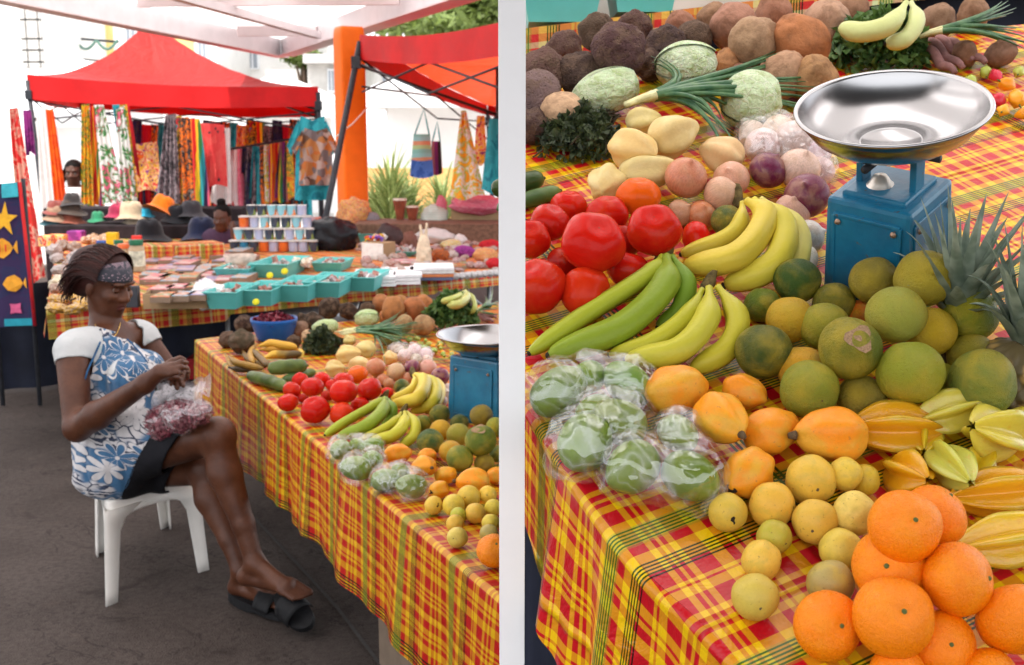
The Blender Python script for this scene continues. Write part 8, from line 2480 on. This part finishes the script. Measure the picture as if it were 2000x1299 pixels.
def pack(px, py, w_, d, h, k, label, group, lift=0, rz_=0.0, name='postcard_pack', cat='postcards'):
 s_ = mpb(py) * 1.12; d *= 1.25; p = ob(px, py, lift); t = thing(name, label, cat, p, (0, 0, rz_), group)
 m = MB(); m.box((0, d / 2, h / 2), (w_ * s_, d, h), bev=.002); m.build('stack', PAPER, t)
 m = MB(); m.box((0, d / 2, h + .001), (w_ * s_ * .97, d * .97, .003)); m.build('cover', picmat(k), t)
p = ob(343, 603); k_ = mpb(603); t = thing('cardboard_tray', 'shallow brown cardboard box holding picture cards at the stall edge', 'box', p, (0, 0, R(6)))
W_, D_2, H_ = 122 * k_, .40, 30 * k_; CBM = cardboard()
for c_, s_ in (((0, 0, H_ / 2), (W_, .008, H_)), ((0, D_2, H_ / 2), (W_, .008, H_)), ((-W_ / 2 + .004, D_2 / 2, H_ / 2), (.008, D_2 - .009, H_)), ((W_ / 2 - .004, D_2 / 2, H_ / 2), (.008, D_2 - .009, H_)), ((0, D_2 / 2, .006), (W_ - .02, D_2 - .02, .008))):
 m = MB(); m.box(c_, s_); m.build('side' if s_[2] > .02 else 'bottom', CBM, t)
PG = 'picture cards on the stall'
for i, (x, y, l, lb) in enumerate(((312, 592, .05, 'card with an orange flower in the front of the cardboard box'), (348, 590, .05, 'card with a blue beach in the front of the cardboard box'), (382, 588, .05, 'card at the inner end of the cardboard box'), (306, 577, .05, 'lilac card in the rear of the cardboard box'), (340, 574, .05, 'pinkish card in the rear of the cardboard box'), (374, 572, .05, 'striped card in the rear of the cardboard box'))): pack(x, y, 33, .15, .03, (2, 1, 3, 0, 0, 2)[i], lb, PG, l)
for i, (x, y, w_, lb) in enumerate(((292, 556, 36, 'pale pink card pack beside the woman\'s forehead'), (328, 552, 40, 'card pack with an orange flower behind the cardboard box'), (310, 536, 46, 'large pink print lying behind the card packs'), (366, 545, 38, 'blue beach print near the teal tray'), (345, 528, 34, 'pile of white envelopes in front of the plaid box'), (352, 520, 34, 'second pile of white envelopes against the plaid box'))): pack(x, y, w_, .24, .03, (0, 2, 0, 1, 3, 3)[i], lb, PG)
for k in range(30):
 x = 285 + 34 * (k % 6) + rnd.uniform(-5, 5); y = 505 + 13 * (k // 6) + rnd.uniform(-3, 3)
 pack(x + (y - 500) * .2, y, 30, .22, .02 + .012 * (k % 3), k + k // 6, 'picture postcard pack in the crowded rows between the jars and the teal trays', 'crowded postcard rows', 0, rnd.uniform(-.2, .2))
TEAL = simple('teal_plastic', (.12, .50, .47), .35, var=.07, scale=6, bump=.04); 
def tray(px, py, w_, h, d, label, rz_=-.10, lift=0., fill=None, loc=None, group='teal plastic trays', pts=None):
 s_ = mpb(py); p = loc if loc is not None else ob(px, py, lift); W, H, D = w_ * s_, h * s_, d
 if loc is not None: W, H = w_, h
 t = thing('tray', label, 'tray', p, (0, 0, rz_), group)
 m = MB(); n = 4
 def rect(k, z, kk=1): return [Vector((sx * W / 2 * k * kk, D / 2 + sy * D / 2 * k * kk, z)) for sx, sy in ((-1, -1), (1, -1), (1, 1), (-1, 1))]
 rings = [rect(.80, 0), rect(1.0, H * .94), rect(1.05, H * .95), rect(1.05, H), rect(.98, H), rect(.79, .008)]
 vs = [v for r_ in rings for v in r_]; fs = [(a * 4 + i, a * 4 + (i + 1) % 4, a * 4 + 4 + (i + 1) % 4, a * 4 + 4 + i) for a in range(5) for i in range(4)] + [(3, 2, 1, 0), (20, 21, 22, 23)]
 m.add(vs, fs, None, 0, False); m.build('body', TEAL, t)
 return t, p, W, H, D
def trinkets(t, p, W, H, D, n, cols, label, rz_):
 m = MB(); rr = random.Random(int(p.x * 1000) % 977); M = Matrix.Rotation(rz_, 3, 'Z')
 for k in range(n):
  c = M @ Vector((rr.uniform(-.34, .34) * W, D / 2 + rr.uniform(-.34, .34) * D, .02 + H * rr.uniform(.15, .62))); s_ = rr.uniform(.015, .04)
  m.box(c, (s_ * rr.uniform(.6, 1.6), s_, s_ * rr.uniform(.3, .8)), (rr.uniform(0, 3), rr.uniform(0, 3), rr.uniform(0, 3)), rr.randrange(len(cols)), bev=.003)
 o_ = m.build('trinkets', [simple('trinket_%.2f_%.2f' % (c[0], c[1]), c, .5, var=.3, scale=60) for c in cols], loc=p); meta(o_, label, 'trinkets', None, 'stuff')
PKS = [(.42, .32, .32), (.5, .45, .42), (.28, .12, .09), (.42, .2, .16)]
TR = [(430, 606, 66, 34, .38, 'teal tray at the stall edge beside the cardboard box', 1), (497, 600, 70, 32, .40, 'teal tray at the stall edge second from the cardboard box', 1), (567, 592, 74, 34, .42, 'teal tray at the stall edge with nothing but a yellow tag', 1), (628, 584, 74, 32, .44, 'teal tray at the stall edge before the last one', 1), (703, 571, 60, 28, .42, 'last teal tray at the stall edge, beside the white books', 1), (452, 548, 70, 22, .36, 'teal tray behind the front row, near the plaid box', 1), (525, 545, 76, 28, .5, 'teal tray holding a yellow price tag', 1), (638, 532, 62, 18, .34, 'teal tray of pale trinkets beside the wicker basket', 1), (722, 478, 46, 20, .34, 'teal tray on the rear of the stall beside the black bag', 1), (785, 502, 56, 10, .34, 'low teal tray in front of the carved figure', 1)]
for x, y, w_, h, d, lb, f in TR:
 a = tray(x, y, w_, h * 1.05, d, lb)
 if f: trinkets(*a, 26, PKS if x != 722 else [(.6, .12, .05), (.66, .5, .4), (.5, .4, .3)], 'mixed small trinkets inside the ' + lb.replace(' at the stall edge', '', 1)[:60].rsplit(' ', 1)[0] if False else 'small pale trinkets in the ' + ' '.join(lb.split()[:11]), -.10)
for x, y, lb in ((527, 538, 'round neon yellow price tag leaning in the teal tray'), (500, 590, 'yellow price tag lying flat in the teal tray at the edge'), (556, 530, 'narrow yellow price tag near the wicker basket')):
 p = ob(x, y, .06); m = MB(); m.lathe([(.0001, 0), (6.5 * mpb(y), 0), (6.5 * mpb(y), .003), (.0001, .003)], 16, M=Matrix.Rotation(R(55), 3, 'X')); o_ = m.build('price_tag', simple('neon_yellow', (.58, .56, .02), .6), loc=p); meta(o_, lb, 'price tag')
p = ob(406, 575, .05); me = rough_mesh('white_bag', 'onion', 91, .35, 2.5); me.materials.clear(); me.materials.append(simple('white_film', (.78, .77, .76), .3, var=.05, bump=.6, bscale=6)); o_ = link('plastic_bag', me, loc=p, scale=(.085, .07, .075)); meta(o_, 'crumpled white plastic bag in the first teal tray', 'plastic bag')
for x, y, w_, h, c, nm, lb in ((470, 532, 64, 34, (.55, .45, .38), 'bowl', 'pale wooden bowl behind the teal trays'), (590, 524, 48, 17, (.30, .15, .06), 'basket', 'shallow brown wicker basket of shells')):
 p = ob(x, y); s_ = mpb(y); r = w_ / 2 * s_; H = h * s_; m = MB(); m.lathe([(.0001, .0), (r * .5, 0), (r * .85, H * .5), (r, H), (r * .96, H), (r * .8, H * .5), (r * .45, H * .12), (.0001, H * .12)], 32); o_ = m.build(nm, simple('bowl_%d' % x, c, .6, var=.25, scale=20, bump=.3), loc=p); meta(o_, lb, nm)
p = ob(590, 524, .03); trinkets(None, p - Vector((0, .08, 0)), .18, .06, .16, 24, [(.7, .62, .5), (.66, .6, .55)], 'small white shells filling the wicker basket', 0)
def cup_mats():
 out = []
 for k, (bgc, mid, low) in enumerate((((.22, .50, .58), (.78, .22, .03), (.72, .40, .03)), ((.03, .05, .08), (.22, .28, .06), (.05, .08, .05)), ((.38, .42, .58), (.52, .50, .58), (.03, .28, .28)), ((.66, .13, .02), (.60, .08, .02), (.62, .20, .05)), ((.02, .20, .36), (.25, .45, .5), (.03, .12, .2)))):
  t = NT('cup_print_%d' % k); uv = t.new('ShaderNodeUVMap'); sep = t.new('ShaderNodeSeparateXYZ'); t.l.new(uv.outputs[0], sep.inputs[0]); n = t.noise(9, 3, .6, uv.outputs[0], .6)
  ux = t.math('ABSOLUTE', t.math('SUBTRACT', t.math('FRACT', t.math('MULTIPLY', sep.outputs[0], 3.0)), .5)); e = t.math('ADD', t.math('ADD', ux, t.math('ABSOLUTE', t.math('SUBTRACT', sep.outputs[1], .48))), t.math('MULTIPLY', t.math('SUBTRACT', n, .5), .3))
  c = t.mix(t.ss(e, .46, .38), bgc, mid); c = t.mix(t.ss(t.math('ADD', sep.outputs[1], t.math('MULTIPLY', n, .2)), .34, .28), c, low); t.p(color=c, rough=.25, coat=.4); out.append(t.m)
 return out
CUPM = cup_mats(); RIMM = simple('cup_rim', (.75, .74, .70), .3, .0)
def cup_mesh(k, R_, H_):
 m = MB(); m.lathe([(.0001, 0), (R_ * .93, 0), (R_ * .95, .002), (R_, H_ * .97)], 20); return m.mesh('wall', CUPM[k])
CR, CH = .0375, .078
CUPS = [cup_mesh(k, CR, CH) for k in range(5)]; m = MB(); m.lathe([(CR, CH * .965), (CR * 1.05, CH * .985), (CR * 1.03, CH), (CR * .95, CH), (CR * .9, CH * .9), (.0001, CH * .88)], 20); RIMME = m.mesh('rim', RIMM)
KN = ('orange flower', 'dark green palm', 'lilac beach', 'orange sunset', 'blue lagoon')
rows = [(497, [4, 2, 4, 2, 2, 4, 2, 2], 545, 690 - 75, 0, 'front'), (491, [1, 4, 1, 3, 2, 3, 2, 2, 1], 458, 612, 1, 'first'), (470, [0, 1, 2, 1, 1, 2, 0, 1], 467, 606, 2, 'second'), (447, [3, 2, 0, 1, 1, 0, 2], 477, 600, 3, 'third'), (424, [1, 1, 0, 0, 0, 2], 492, 590, 4, 'top')]
cols_ = [2, 2, 2, 2, 2, 2, 2, 2, 2]
Zc = dep(492, TA)
for ri, (yb, ks, x0, x1, lev, nm) in enumerate(rows):
 if lev == 0: continue
 for i, k in enumerate(ks):
  x = x0 + (x1 - x0) * i / (len(ks) - 1); Z = Zc + .03 * (lev - 1); p = at(x, yb, Z); p.z = TA + .004 + (CH + .012) * (lev - 1)
  t = bpy.data.objects.new('cup', None); COL.objects.link(t); t.location = p; t.rotation_euler = (0, 0, rnd.uniform(-.4, .4) + PI / 6)
  meta(t, 'tin cup printed with a %s in the %s row of the stacked cups' % (KN[k], {1: 'lowest', 2: 'second', 3: 'third', 4: 'topmost'}[lev]), 'cup', 'stacked cups with a %s, %s row' % (KN[k], nm))
  link('wall', CUPS[k], None, t); link('rim', RIMME, None, t)
for lev in (1, 2, 3):
 yb, ks, x0, x1, _, nm = rows[lev]; Z = Zc + .03 * (lev - 1); a, b = at(x0 - 8, yb, Z), at(x1 + 8, yb, Z); zt = TA + .004 + (CH + .012) * lev - .006
 m = MB(); m.box((0, 0, 0), ((b - a).length, .09, .008), bev=.001); o_ = m.build('shelf_board', simple('clear_board', (.62, .62, .60), .3), loc=Vector(((a.x + b.x) / 2, (a.y + b.y) / 2, zt))); meta(o_, 'thin pale board carrying the %s row of cups' % {1: 'second', 2: 'third', 3: 'topmost'}[lev], 'board')
p = ob(650, 488, .0); me = rough_mesh('bin_bag', 'onion', 95, .25, 1.6); me.materials.clear(); me.materials.append(simple('black_film', (.010, .011, .014), .18, var=.1, bump=.8, bscale=5)); o_ = link('bin_bag', me, loc=p + Vector((0, 0, .11)), scale=(.19, .14, .15)); meta(o_, 'shiny black plastic bin bag beside the stacked cups', 'bag')
for x, y, lb in ((618, 452, 'white tub with coloured sticks beside the cups'), (642, 452, 'white tub of small bottles behind the black bag'), (670, 452, 'round white tub behind the black bag, nearest the column')):
 p = ob(x, y, .07); s_ = mpb(y); t = thing('tub', lb, 'tub', p, None, 'white tubs'); r = 13 * s_; m = MB(); m.lathe([(.0001, -.07), (r * .9, -.07), (r, .07), (r * .92, .07), (.0001, .055)], 20); m.build('pot', simple('white_tub', (.74, .72, .68), .5, var=.06), t)
 for k in range(5): m = MB(); a = k * 1.3; m.box((r * .5 * math.cos(a), r * .5 * math.sin(a), .09), (.028, .028, .08), bev=.004); m.build('content', simple('tubc_%d' % (k % 4), [(.6, .25, .2), (.05, .3, .35), (.6, .58, .56), (.5, .35, .4)][k % 4], .5), t)
p = ob(728, 508); s_ = mpb(508); t = thing('cardboard_box', 'cardboard box with one white side and bright trinkets on top, on the stall', 'box', p, (0, 0, R(-28))); W = 52 * s_; H = 34 * s_
m = MB(); m.box((0, W * .4, H / 2), (W, W * .8, H), bev=.004); m.build('carton', CBM, t); m = MB(); m.box((.0, -.003, H / 2), (W * .96, .006, H * .94)); m.build('white_face', simple('white_card', (.74, .72, .68), .7), t)
trinkets(None, p + Vector((0, .03, H * .85)), W * 1.1, .06, W * .8, 22, [(.7, .12, .04), (.2, .08, .4), (.72, .5, .03), (.6, .6, .58)], 'bright toys piled on the cardboard box with the white side', 0)
def drum(px, py, w_, h, lb):
 p = ob(px, py, .0); s_ = mpb(py); r = w_ / 2 * s_; H = h * s_; t = thing('drum', lb, 'drum', p, None, None); m = MB(); m.lathe([(.0001, 0), (r * .8, 0), (r * .55, H * .35), (r * .62, H * .5), (r, H * .9), (r, H * .97)], 24); m.build('shell', simple('drum_wood', (.24, .06, .03), .45, var=.3, scale=12), t)
 m = MB(); m.lathe([(r * 1.02, H * .95), (r * 1.02, H), (.0001, H * 1.01)], 24); m.build('drumhead', simple('drum_skin', (.62, .54, .45), .6), t)
drum(782, 452, 26, 62, 'taller wooden hand drum with a pale head on the stall'); drum(806, 456, 24, 52, 'shorter wooden hand drum beside the taller one')
def mound(px, py, w_, h_, mat, label, name='folded_cloth', cat='cloth', lift=0., seed=0, depth=.7):
 s_ = mpb(py); r = w_ / 2 * s_; H = h_ * s_; me = rough_mesh(name, 'onion', 120 + int(px), .22, 1.7); me.materials.clear(); me.materials.append(FAB[mat] if isinstance(mat, str) else mat); o_ = link(name, me, loc=ob(px, py, lift + H * .45), scale=(r, r * depth, H * .55)); return meta(o_, label, cat)
mound(692, 425, 72, 72, 'orangefloral', 'tall heap of orange and black printed cloth below the column'); mound(676, 428, 38, 44, 'purple', 'magenta cloth beside the orange heap')
p = ob(930, 452); s_ = mpb(452); m = MB(); m.box((0, .15, 30 * s_), (95 * s_, .3, 62 * s_), bev=.01); o_ = m.build('cardboard_box', CBM, loc=p); meta(o_, 'large cardboard box under pink cloth at the rear of the stall', 'box')
mound(930, 400, 104, 34, 'pink', 'crumpled pink cloth lying over the large cardboard box'); mound(850, 428, 54, 48, 'mint', 'pile of folded pale green shirts'); mound(862, 404, 22, 40, 'pink', 'small raspberry cloth on the pale green shirts'); mound(848, 462, 76, 28, 'white', 'white and pink folded blanket in front of the green shirts'); mound(800, 475, 26, 40, simple('brown_pot', (.16, .06, .04), .5), 'dark brown carved pot under the drums', 'pot', 'pot'); mound(760, 462, 46, 40, simple('dark_carving', (.05, .03, .03), .5, var=.5), 'heap of dark wooden carvings beside the drums', 'carvings', 'carvings'); mound(722, 432, 40, 34, simple('grey_goods', (.22, .2, .22), .6, var=.5), 'grey folded goods behind the teal tray', 'folded_goods', 'cloth')
for x, y, w_, h_, mt, lb in ((912, 455, 30, 22, 'white', 'white crumpled cloth in the bright heap by the post'), (928, 445, 26, 24, 'orange', 'orange cloth on top of the bright heap'), (938, 462, 34, 24, 'lime', 'lime green cloth in the bright heap'), (962, 458, 36, 26, 'blue', 'royal blue cloth in the bright heap'), (900, 470, 26, 20, 'white', 'small white cloth below the bright heap'), (958, 478, 40, 18, 'red', 'red cloth under the blue one'), (948, 498, 44, 24, 'orangefloral', 'orange flowered purse pile near the post'), (905, 492, 44, 22, 'purple', 'plum coloured purse with a pale top'), (880, 478, 40, 18, 'yellowfloral', 'yellow flowered pouch in front of the blanket'), (860, 500, 34, 24, 'brownprint', 'brown printed pouch behind the carved figure'), (965, 515, 30, 20, 'red', 'small red pouch at the rear edge by the post')): mound(x, y, w_, h_, mt, lb, 'cloth_pouch', 'cloth')
p = ob(828, 515); s_ = mpb(515); S = SDF(p - Vector((.15, .1, .02)), p + Vector((.15, .1, .34)), .008); S.cone(p + Vector((0, 0, .0)), p + Vector((0, 0, .12)), .06, .045, .02); S.ell(p + Vector((0, 0, .155)), (.038, .035, .042), None, .02); S.cone(p + Vector((-.012, 0, .18)), p + Vector((-.022, 0, .27)), .014, .010, .01); S.cone(p + Vector((.014, 0, .18)), p + Vector((.024, 0, .28)), .014, .010, .01); S.cone(p + Vector((-.04, -.02, .10)), p + Vector((.0, -.05, .05)), .016, .014, .01); S.cone(p + Vector((.04, -.02, .10)), p + Vector((.0, -.05, .05)), .016, .014, .01)
v, F = S.nets(1); o_ = link('carved_figure', sdf_mesh('carved_figure', v, F, simple('pale_carving', (.62, .50, .36), .6, var=.2), org=tuple(p)), loc=p); meta(o_, 'pale carved figure with two tall ears standing on the stall', 'figurine')
WHITEP = simple('white_paper', (.80, .79, .80), .5, var=.06)
for i, (x, y, w_, n, lb) in enumerate(((742, 560, 62, 3, 'flat pile of white booklets beside the last teal tray'), (795, 556, 56, 3, 'silvery pile of booklets in wrappers'), (848, 548, 78, 4, 'stack of books with dark and orange spines at the stall edge'), (720, 540, 60, 1, 'white sheet lying behind the last teal tray'), (775, 535, 66, 1, 'white sheet in front of the cardboard box'), (830, 532, 60, 1, 'white booklet behind the books at the edge'))):
 p = ob(x, y); s_ = mpb(y); t = thing('book_stack' if n > 1 else 'booklet', lb, 'books', p, (0, 0, R(5)), None)
 for k in range(n): m = MB(); m.box((rnd.uniform(-.006, .006), .12, .010 + .021 * k), (w_ * s_, .26, .018), bev=.002); m.build('book' if n > 1 else 'sheet', WHITEP if k == n - 1 or i < 2 else simple('book_%d' % (k % 3), [(.10, .12, .2), (.6, .2, .08), (.66, .64, .62)][k % 3], .5), t)
for i, (x, y, w_, lb) in enumerate(((782, 520, 50, 'printed orange cloth map lying behind the white sheets'), (880, 526, 54, 'rose printed tablecloth packet in the middle of the trinkets'))): pack(x, y, w_, .22, .02, 2 * i, lb, None, name='printed_packet', cat='packet')
SHELLC = [(.46, .33, .27), (.50, .42, .38), (.28, .13, .10), (.38, .19, .15), (.44, .27, .27)]
for k in range(120):
 x = rnd.uniform(700, 972); y = rnd.uniform(476, 536) - (x - 760) * .02
 lumpy(x, y, rnd.uniform(11, 22), rnd.uniform(.4, .8), rnd.choice(SHELLC), 'small pinkish shell ornament scattered at the post end of the stall', 'shell ornaments', 'shell_ornament', 'ornament')
for k in range(9):
 x = 880 + 11 * k; lumpy(x, 541 - k * 1.0, 15, .9, (.62, .60, .60), 'small wrapped jar in the row along the stall edge', 'wrapped jars along the edge', 'wrapped_jar', 'jar')
lumpy(735, 470, 26, .8, (.62, .50, .36), 'beige woven ball in the teal tray at the rear', None, 'woven_ball', 'ball', .05)
for x, y, w_, h, c, nm, lb in ((395, 740, 60, 42, (.30, .01, .015), 'crate', 'red plastic crate in the shade under the stall behind the woman\'s bag'), (850, 640, 70, 110, (.40, .34, .30), 'cardboard_box', 'pale cardboard box standing under the stall behind the sweet potatoes')):
 p = onz(x, y, 0.0) if x < 500 else Vector((at(x, 580, 7.0).x, 7.2, 0)); s_ = (p.y) / FPX; m = MB(); m.box((0, .1, h * s_ / 2), (w_ * s_, .25, h * s_), bev=.01); o_ = m.build(nm, simple('under_%d' % x, c, .6, var=.15), loc=p); meta(o_, lb, nm.split('_')[-1])
p = at(625, 612, 7.0); p.z = 0; m = MB(); m.lathe([(.0001, .45), (.2, .45), (.25, .62), (.24, .62), (.19, .47), (.0001, .47)], 24); m.lathe([(.02, 0), (.02, .45)], 10); o_ = m.build('basin', simple('steel_grey', (.4, .42, .45), .3, .6), loc=p); meta(o_, 'metal basin on a stand in the shade below the stall', 'basin')
for x, w_, f, lb in ((1098, .22, 0, 'teal tray on the upper tier nearest the white post'), (1262, .18, 1, 'second teal tray on the upper tier behind the dark yams')):
 q = at(x, 52 - (x - 1004) * .12, 2.96); tray(0, 0, w_, .12, .28, lb, 0, loc=q, group='teal trays on the upper tier')
# ------------------------------------------------------------------ beyond the market
WALLW = simple('white_render', (.84, .82, .79), .9, var=.05, scale=2); YLW = simple('yellow_render', (.80, .62, .25), .9, var=.05, scale=2); SHUT = simple('white_shutter', (.78, .80, .82), .6); PANE = simple('window_pane', (.30, .33, .37), .15); GREYW = simple('grey_render', (.55, .53, .5), .9, var=.15, scale=3); ROOFM = simple('grey_roof', (.50, .48, .47), .8)
def house(px0, px1, pyt, Z, label, wallm, wins, panels=(), roof=False, extra=None):
 a, b = at(px0, pyt, Z), at(px1, pyt, Z); o = Vector(((a.x + b.x) / 2, a.y, 0)); W = b.x - a.x; H = a.z; t = thing('building', label, 'building', o)
 m = MB(); m.box((0, 2.5, H / 2), (W, 5, H)); m.build('wall', wallm, t)
 for x0, x1, y0, y1, mm in panels: p, q = at(x0, y0, Z), at(x1, y1, Z); m = MB(); m.box(((p.x + q.x) / 2 - o.x, -.02, (p.z + q.z) / 2), (q.x - p.x, .05, p.z - q.z)); m.build('panel', mm, t)
 for x0, x1, y0, y1 in wins:
  p, q = at(x0, y0, Z), at(x1, y1, Z); c = Vector(((p.x + q.x) / 2 - o.x, -.05, (p.z + q.z) / 2)); w_, h = q.x - p.x, p.z - q.z
  m = MB(); m.box(c, (w_, .10, h)); f = m.build('window', SHUT, t); m = MB()
  for s_ in (-1, 1): m.box(c + Vector((s_ * w_ * .22, -.055, 0)), (w_ * .30, .02, h * .86))
  m.build('pane', PANE, f)
 if roof: m = MB(); m.box((0, 2.4, H + .12), (W * 1.06, 5.6, .24)); m.build('roof', ROOFM, t)
 return t, o
t, o = house(78, 420, -40, 30, 'pale town house with yellow panels and shuttered windows behind the red canopy', WALLW, [(135, 182, 18, 125), (240, 262, 30, 110), (380, 400, 60, 120)], [(102, 136, 8, 125, YLW), (184, 214, 20, 120, YLW), (330, 372, 50, 110, YLW)])
m = MB(); p, q = at(60, 68, 28.5), at(232, 82, 28.5); m.tube([p - o, q - o], .03, 6); m.tube([p - o + Vector((0, 0, -.5)), q - o + Vector((0, 0, -.5))], .02, 6); m.build('balcony_rail', DARK_METAL, t)
m = MB(); pts = []
for k in range(33): x = 105 + 125 * k / 32; pts.append(at(x, 78 + 18 * abs(math.sin(k / 32 * PI * 3)), 28.4) - o)
m.tube(pts, .035, 6); m.build('garland', simple('garland_green', (.10, .2, .16), .7), t)
house(20, 78, -40, 26, 'narrow grey building edge with dark window bars behind the hanging scarves', WALLW, [], [(34, 75, -20, 130, GREYW)] + [(34, 75, y, y + 3, DARK_METAL) for y in (36, 73, 95, 118)] + [(44, 46, -20, 130, DARK_METAL), (68, 70, -20, 130, DARK_METAL)])
house(420, 640, 70, 34, 'white town house seen between the canopies', WALLW, [(480, 505, 98, 135), (590, 615, 120, 150)], [], True)
house(600, 705, 125, 30, 'low grey house behind the orange column', GREYW, [(640, 655, 135, 180)], [], True)
house(715, 830, 118, 38, 'pale grey house on the far side of the street', WALLW, [(735, 755, 130, 165)], [], True)
TENT = simple('white_tent_cloth', (.86, .86, .86), .8, var=.03, scale=2)
def tent(px0, px1, pyt, pye, Z, label):
 a, b = at(px0, pye, Z), at(px1, pye, Z); pkz = at((px0 + px1) / 2, pyt, Z + 1.4); o = Vector(((a.x + b.x) / 2, a.y, 0)); t = thing('white_tent', label, 'tent', o); a = a - o; b = b - o; pk_ = pkz - o; D = 2.8
 c = [a, b, b + Vector((0, D, 0)), a + Vector((0, D, 0))]; m = MB()
 for k in range(4): m.add([c[k], c[(k + 1) % 4], pk_], [(0, 1, 2)], None, 0, False)
 m.build('top', TENT, t); m = MB()
 for k in (0, 1, 3): m.quad(c[k], c[(k + 1) % 4], c[(k + 1) % 4] + Vector((0, 0, -.3)), c[k] + Vector((0, 0, -.3)))
 m.quad(c[2], c[3], Vector((c[3].x, c[3].y, .02)), Vector((c[2].x, c[2].y, .02))); m.build('side_cloth', TENT, t)
 for k in range(4): m = MB(); m.tube([Vector((c[k].x, c[k].y, 0)), c[k]], .03, 8); m.build('leg', WHITE_METAL, t)
tent(55, 215, 108, 150, 19, 'white tent behind the near corner of the red canopy'); tent(430, 650, 140, 195, 20, 'white tent between the red canopy and the orange column'); tent(715, 985, 120, 172, 18, 'wide white tent behind the hanging bags')
tent(-60, 60, 150, 215, 21, 'white tent at the outer edge of the market')
m = MB(); p, q = at(-700, 330, 24), at(2900, 330, 24); 
def fw_(i, j): a = p.lerp(q, i); return Vector((a.x, a.y, j * 2.2)) - Vector((0, p.y, 0)), (i, j)
m.grid(fw_, 4, 2); o_ = m.build('garden_wall', WALLW, loc=(0, p.y, 0)); meta(o_, 'long sunlit white garden wall closing the street', 'wall')
m = MB(); p = at(800, 330, 17.5); m.box((0, 0, .55), (1.5, .2, 1.1)); o_ = m.build('low_wall', simple('peach_render', (.80, .42, .16), .9, var=.08, scale=2), loc=(p.x, p.y, 0)); meta(o_, 'peach coloured low wall behind the palm shrub', 'wall')
LEAFA = leafmat('sunlit_leaf', (.06, .11, .02), (.22, .28, .06)); LEAFB = leafmat('palm_leaf', (.18, .27, .07), (.45, .50, .2)); BARK = simple('bark', (.16, .11, .08), .9, var=.3, bump=.5)
def tree(px, py, Z, rx, rz2, n, leaf, label, seed, trunk=True):
 r_ = random.Random(seed); c = at(px, py, Z); o = Vector((c.x, c.y, 0)); t = thing('tree', label, 'tree', o); m = MB()
 cl = [Vector((r_.gauss(0, .5) * rx, r_.gauss(0, .5) * rx, c.z + r_.gauss(0, .45) * rz2)) for _ in range(26)]
 for k in range(n):
  q = r_.choice(cl) + Vector((r_.gauss(0, .22) * rx, r_.gauss(0, .22) * rx, r_.gauss(0, .2) * rz2)); a = Vector((r_.gauss(0, 1), r_.gauss(0, 1), r_.gauss(0, .7))).normalized(); b = a.cross(Vector((r_.gauss(0, 1), r_.gauss(0, 1), r_.gauss(0, 1)))).normalized(); s_ = r_.uniform(.10, .22)
  m.add([q - a * s_, q + b * s_ * .45, q + a * s_, q - b * s_ * .45], [(0, 1, 2), (0, 2, 3)], None, 0, False)
 m.build('crown', leaf, t)
 m = MB(); m.tube([Vector((0, 0, 0)), Vector((.1, 0, c.z * .5)), Vector((0, .1, c.z))], [.2, .15, .08], 10)
 for q in cl[:8]: m.tube([Vector((.05, .05, c.z * .6)), (Vector((.05, .05, c.z * .6)) + q) / 2 + Vector((0, 0, .1)), q], [.07, .05, .02], 6)
 m.build('trunk', BARK, t)
tree(915, 22, 30, 1.9, .8, 5200, LEAFA, 'bright leafy tree top above the red canopy by the post', 3); tree(590, 112, 33, .5, .3, 700, LEAFA, 'small sunlit tree crown between the roof beam and the canopy', 4)
def shrub(px, py, Z, hgt, n, label, seed, spiky=True):
 r_ = random.Random(seed); o = onz(px, py, 0) if False else Vector((at(px, py, Z).x, at(px, py, Z).y, 0)); t = thing('shrub', label, 'shrub', o, None, 'shrubs beyond the stall'); m = MB()
 for k in range(n):
  a = r_.uniform(0, 6.28); el = r_.uniform(.5, 1.4); L_ = hgt * r_.uniform(.45, .85); z0 = hgt * r_.uniform(.05, .55); d = Vector((math.cos(a) * math.cos(el), math.sin(a) * math.cos(el), math.sin(el))); s_ = Vector((-math.sin(a), math.cos(a), 0)); w_ = .022; p0 = Vector((0, 0, z0)); vs = []
  for i in range(5):
   x = i / 4; c = p0 + d * L_ * x - Vector((0, 0, 1)) * L_ * .35 * x * x; ww = w_ * (1 - x) + .002; vs += [c + s_ * ww, c - s_ * ww]
  m.add(vs, [(2 * i, 2 * i + 1, 2 * i + 3, 2 * i + 2) for i in range(4)], None, 0, False)
 m.build('leaves', LEAFB, t); m = MB(); m.tube([(0, 0, 0), (.02, 0, hgt * .6)], [.04, .02], 6); m.build('stem', BARK, t)
shrub(762, 330, 15, 1.6, 240, 'spiky yucca like shrub behind the drums', 1); shrub(735, 350, 15.5, 1.2, 160, 'lower spiky shrub beside the column', 2); shrub(800, 350, 15.6, 1.25, 160, 'spiky shrub in front of the peach wall', 3); shrub(865, 345, 15.2, 1.3, 170, 'spiky shrub behind the hanging bags', 4); shrub(900, 350, 15.8, 1.1, 120, 'small spiky shrub near the yellow cloth', 5)
m = MB(); a, b = at(655, 268, 9.2), at(720, 208, 9.6); m.tube([a - a, (b - a) * .5 + Vector((0, 0, -.02)), b - a], .006, 6); o_ = m.build('rope', simple('white_rope', (.75, .68, .6), .8), loc=a); meta(o_, 'thin pale rope tied round the orange column', 'rope')
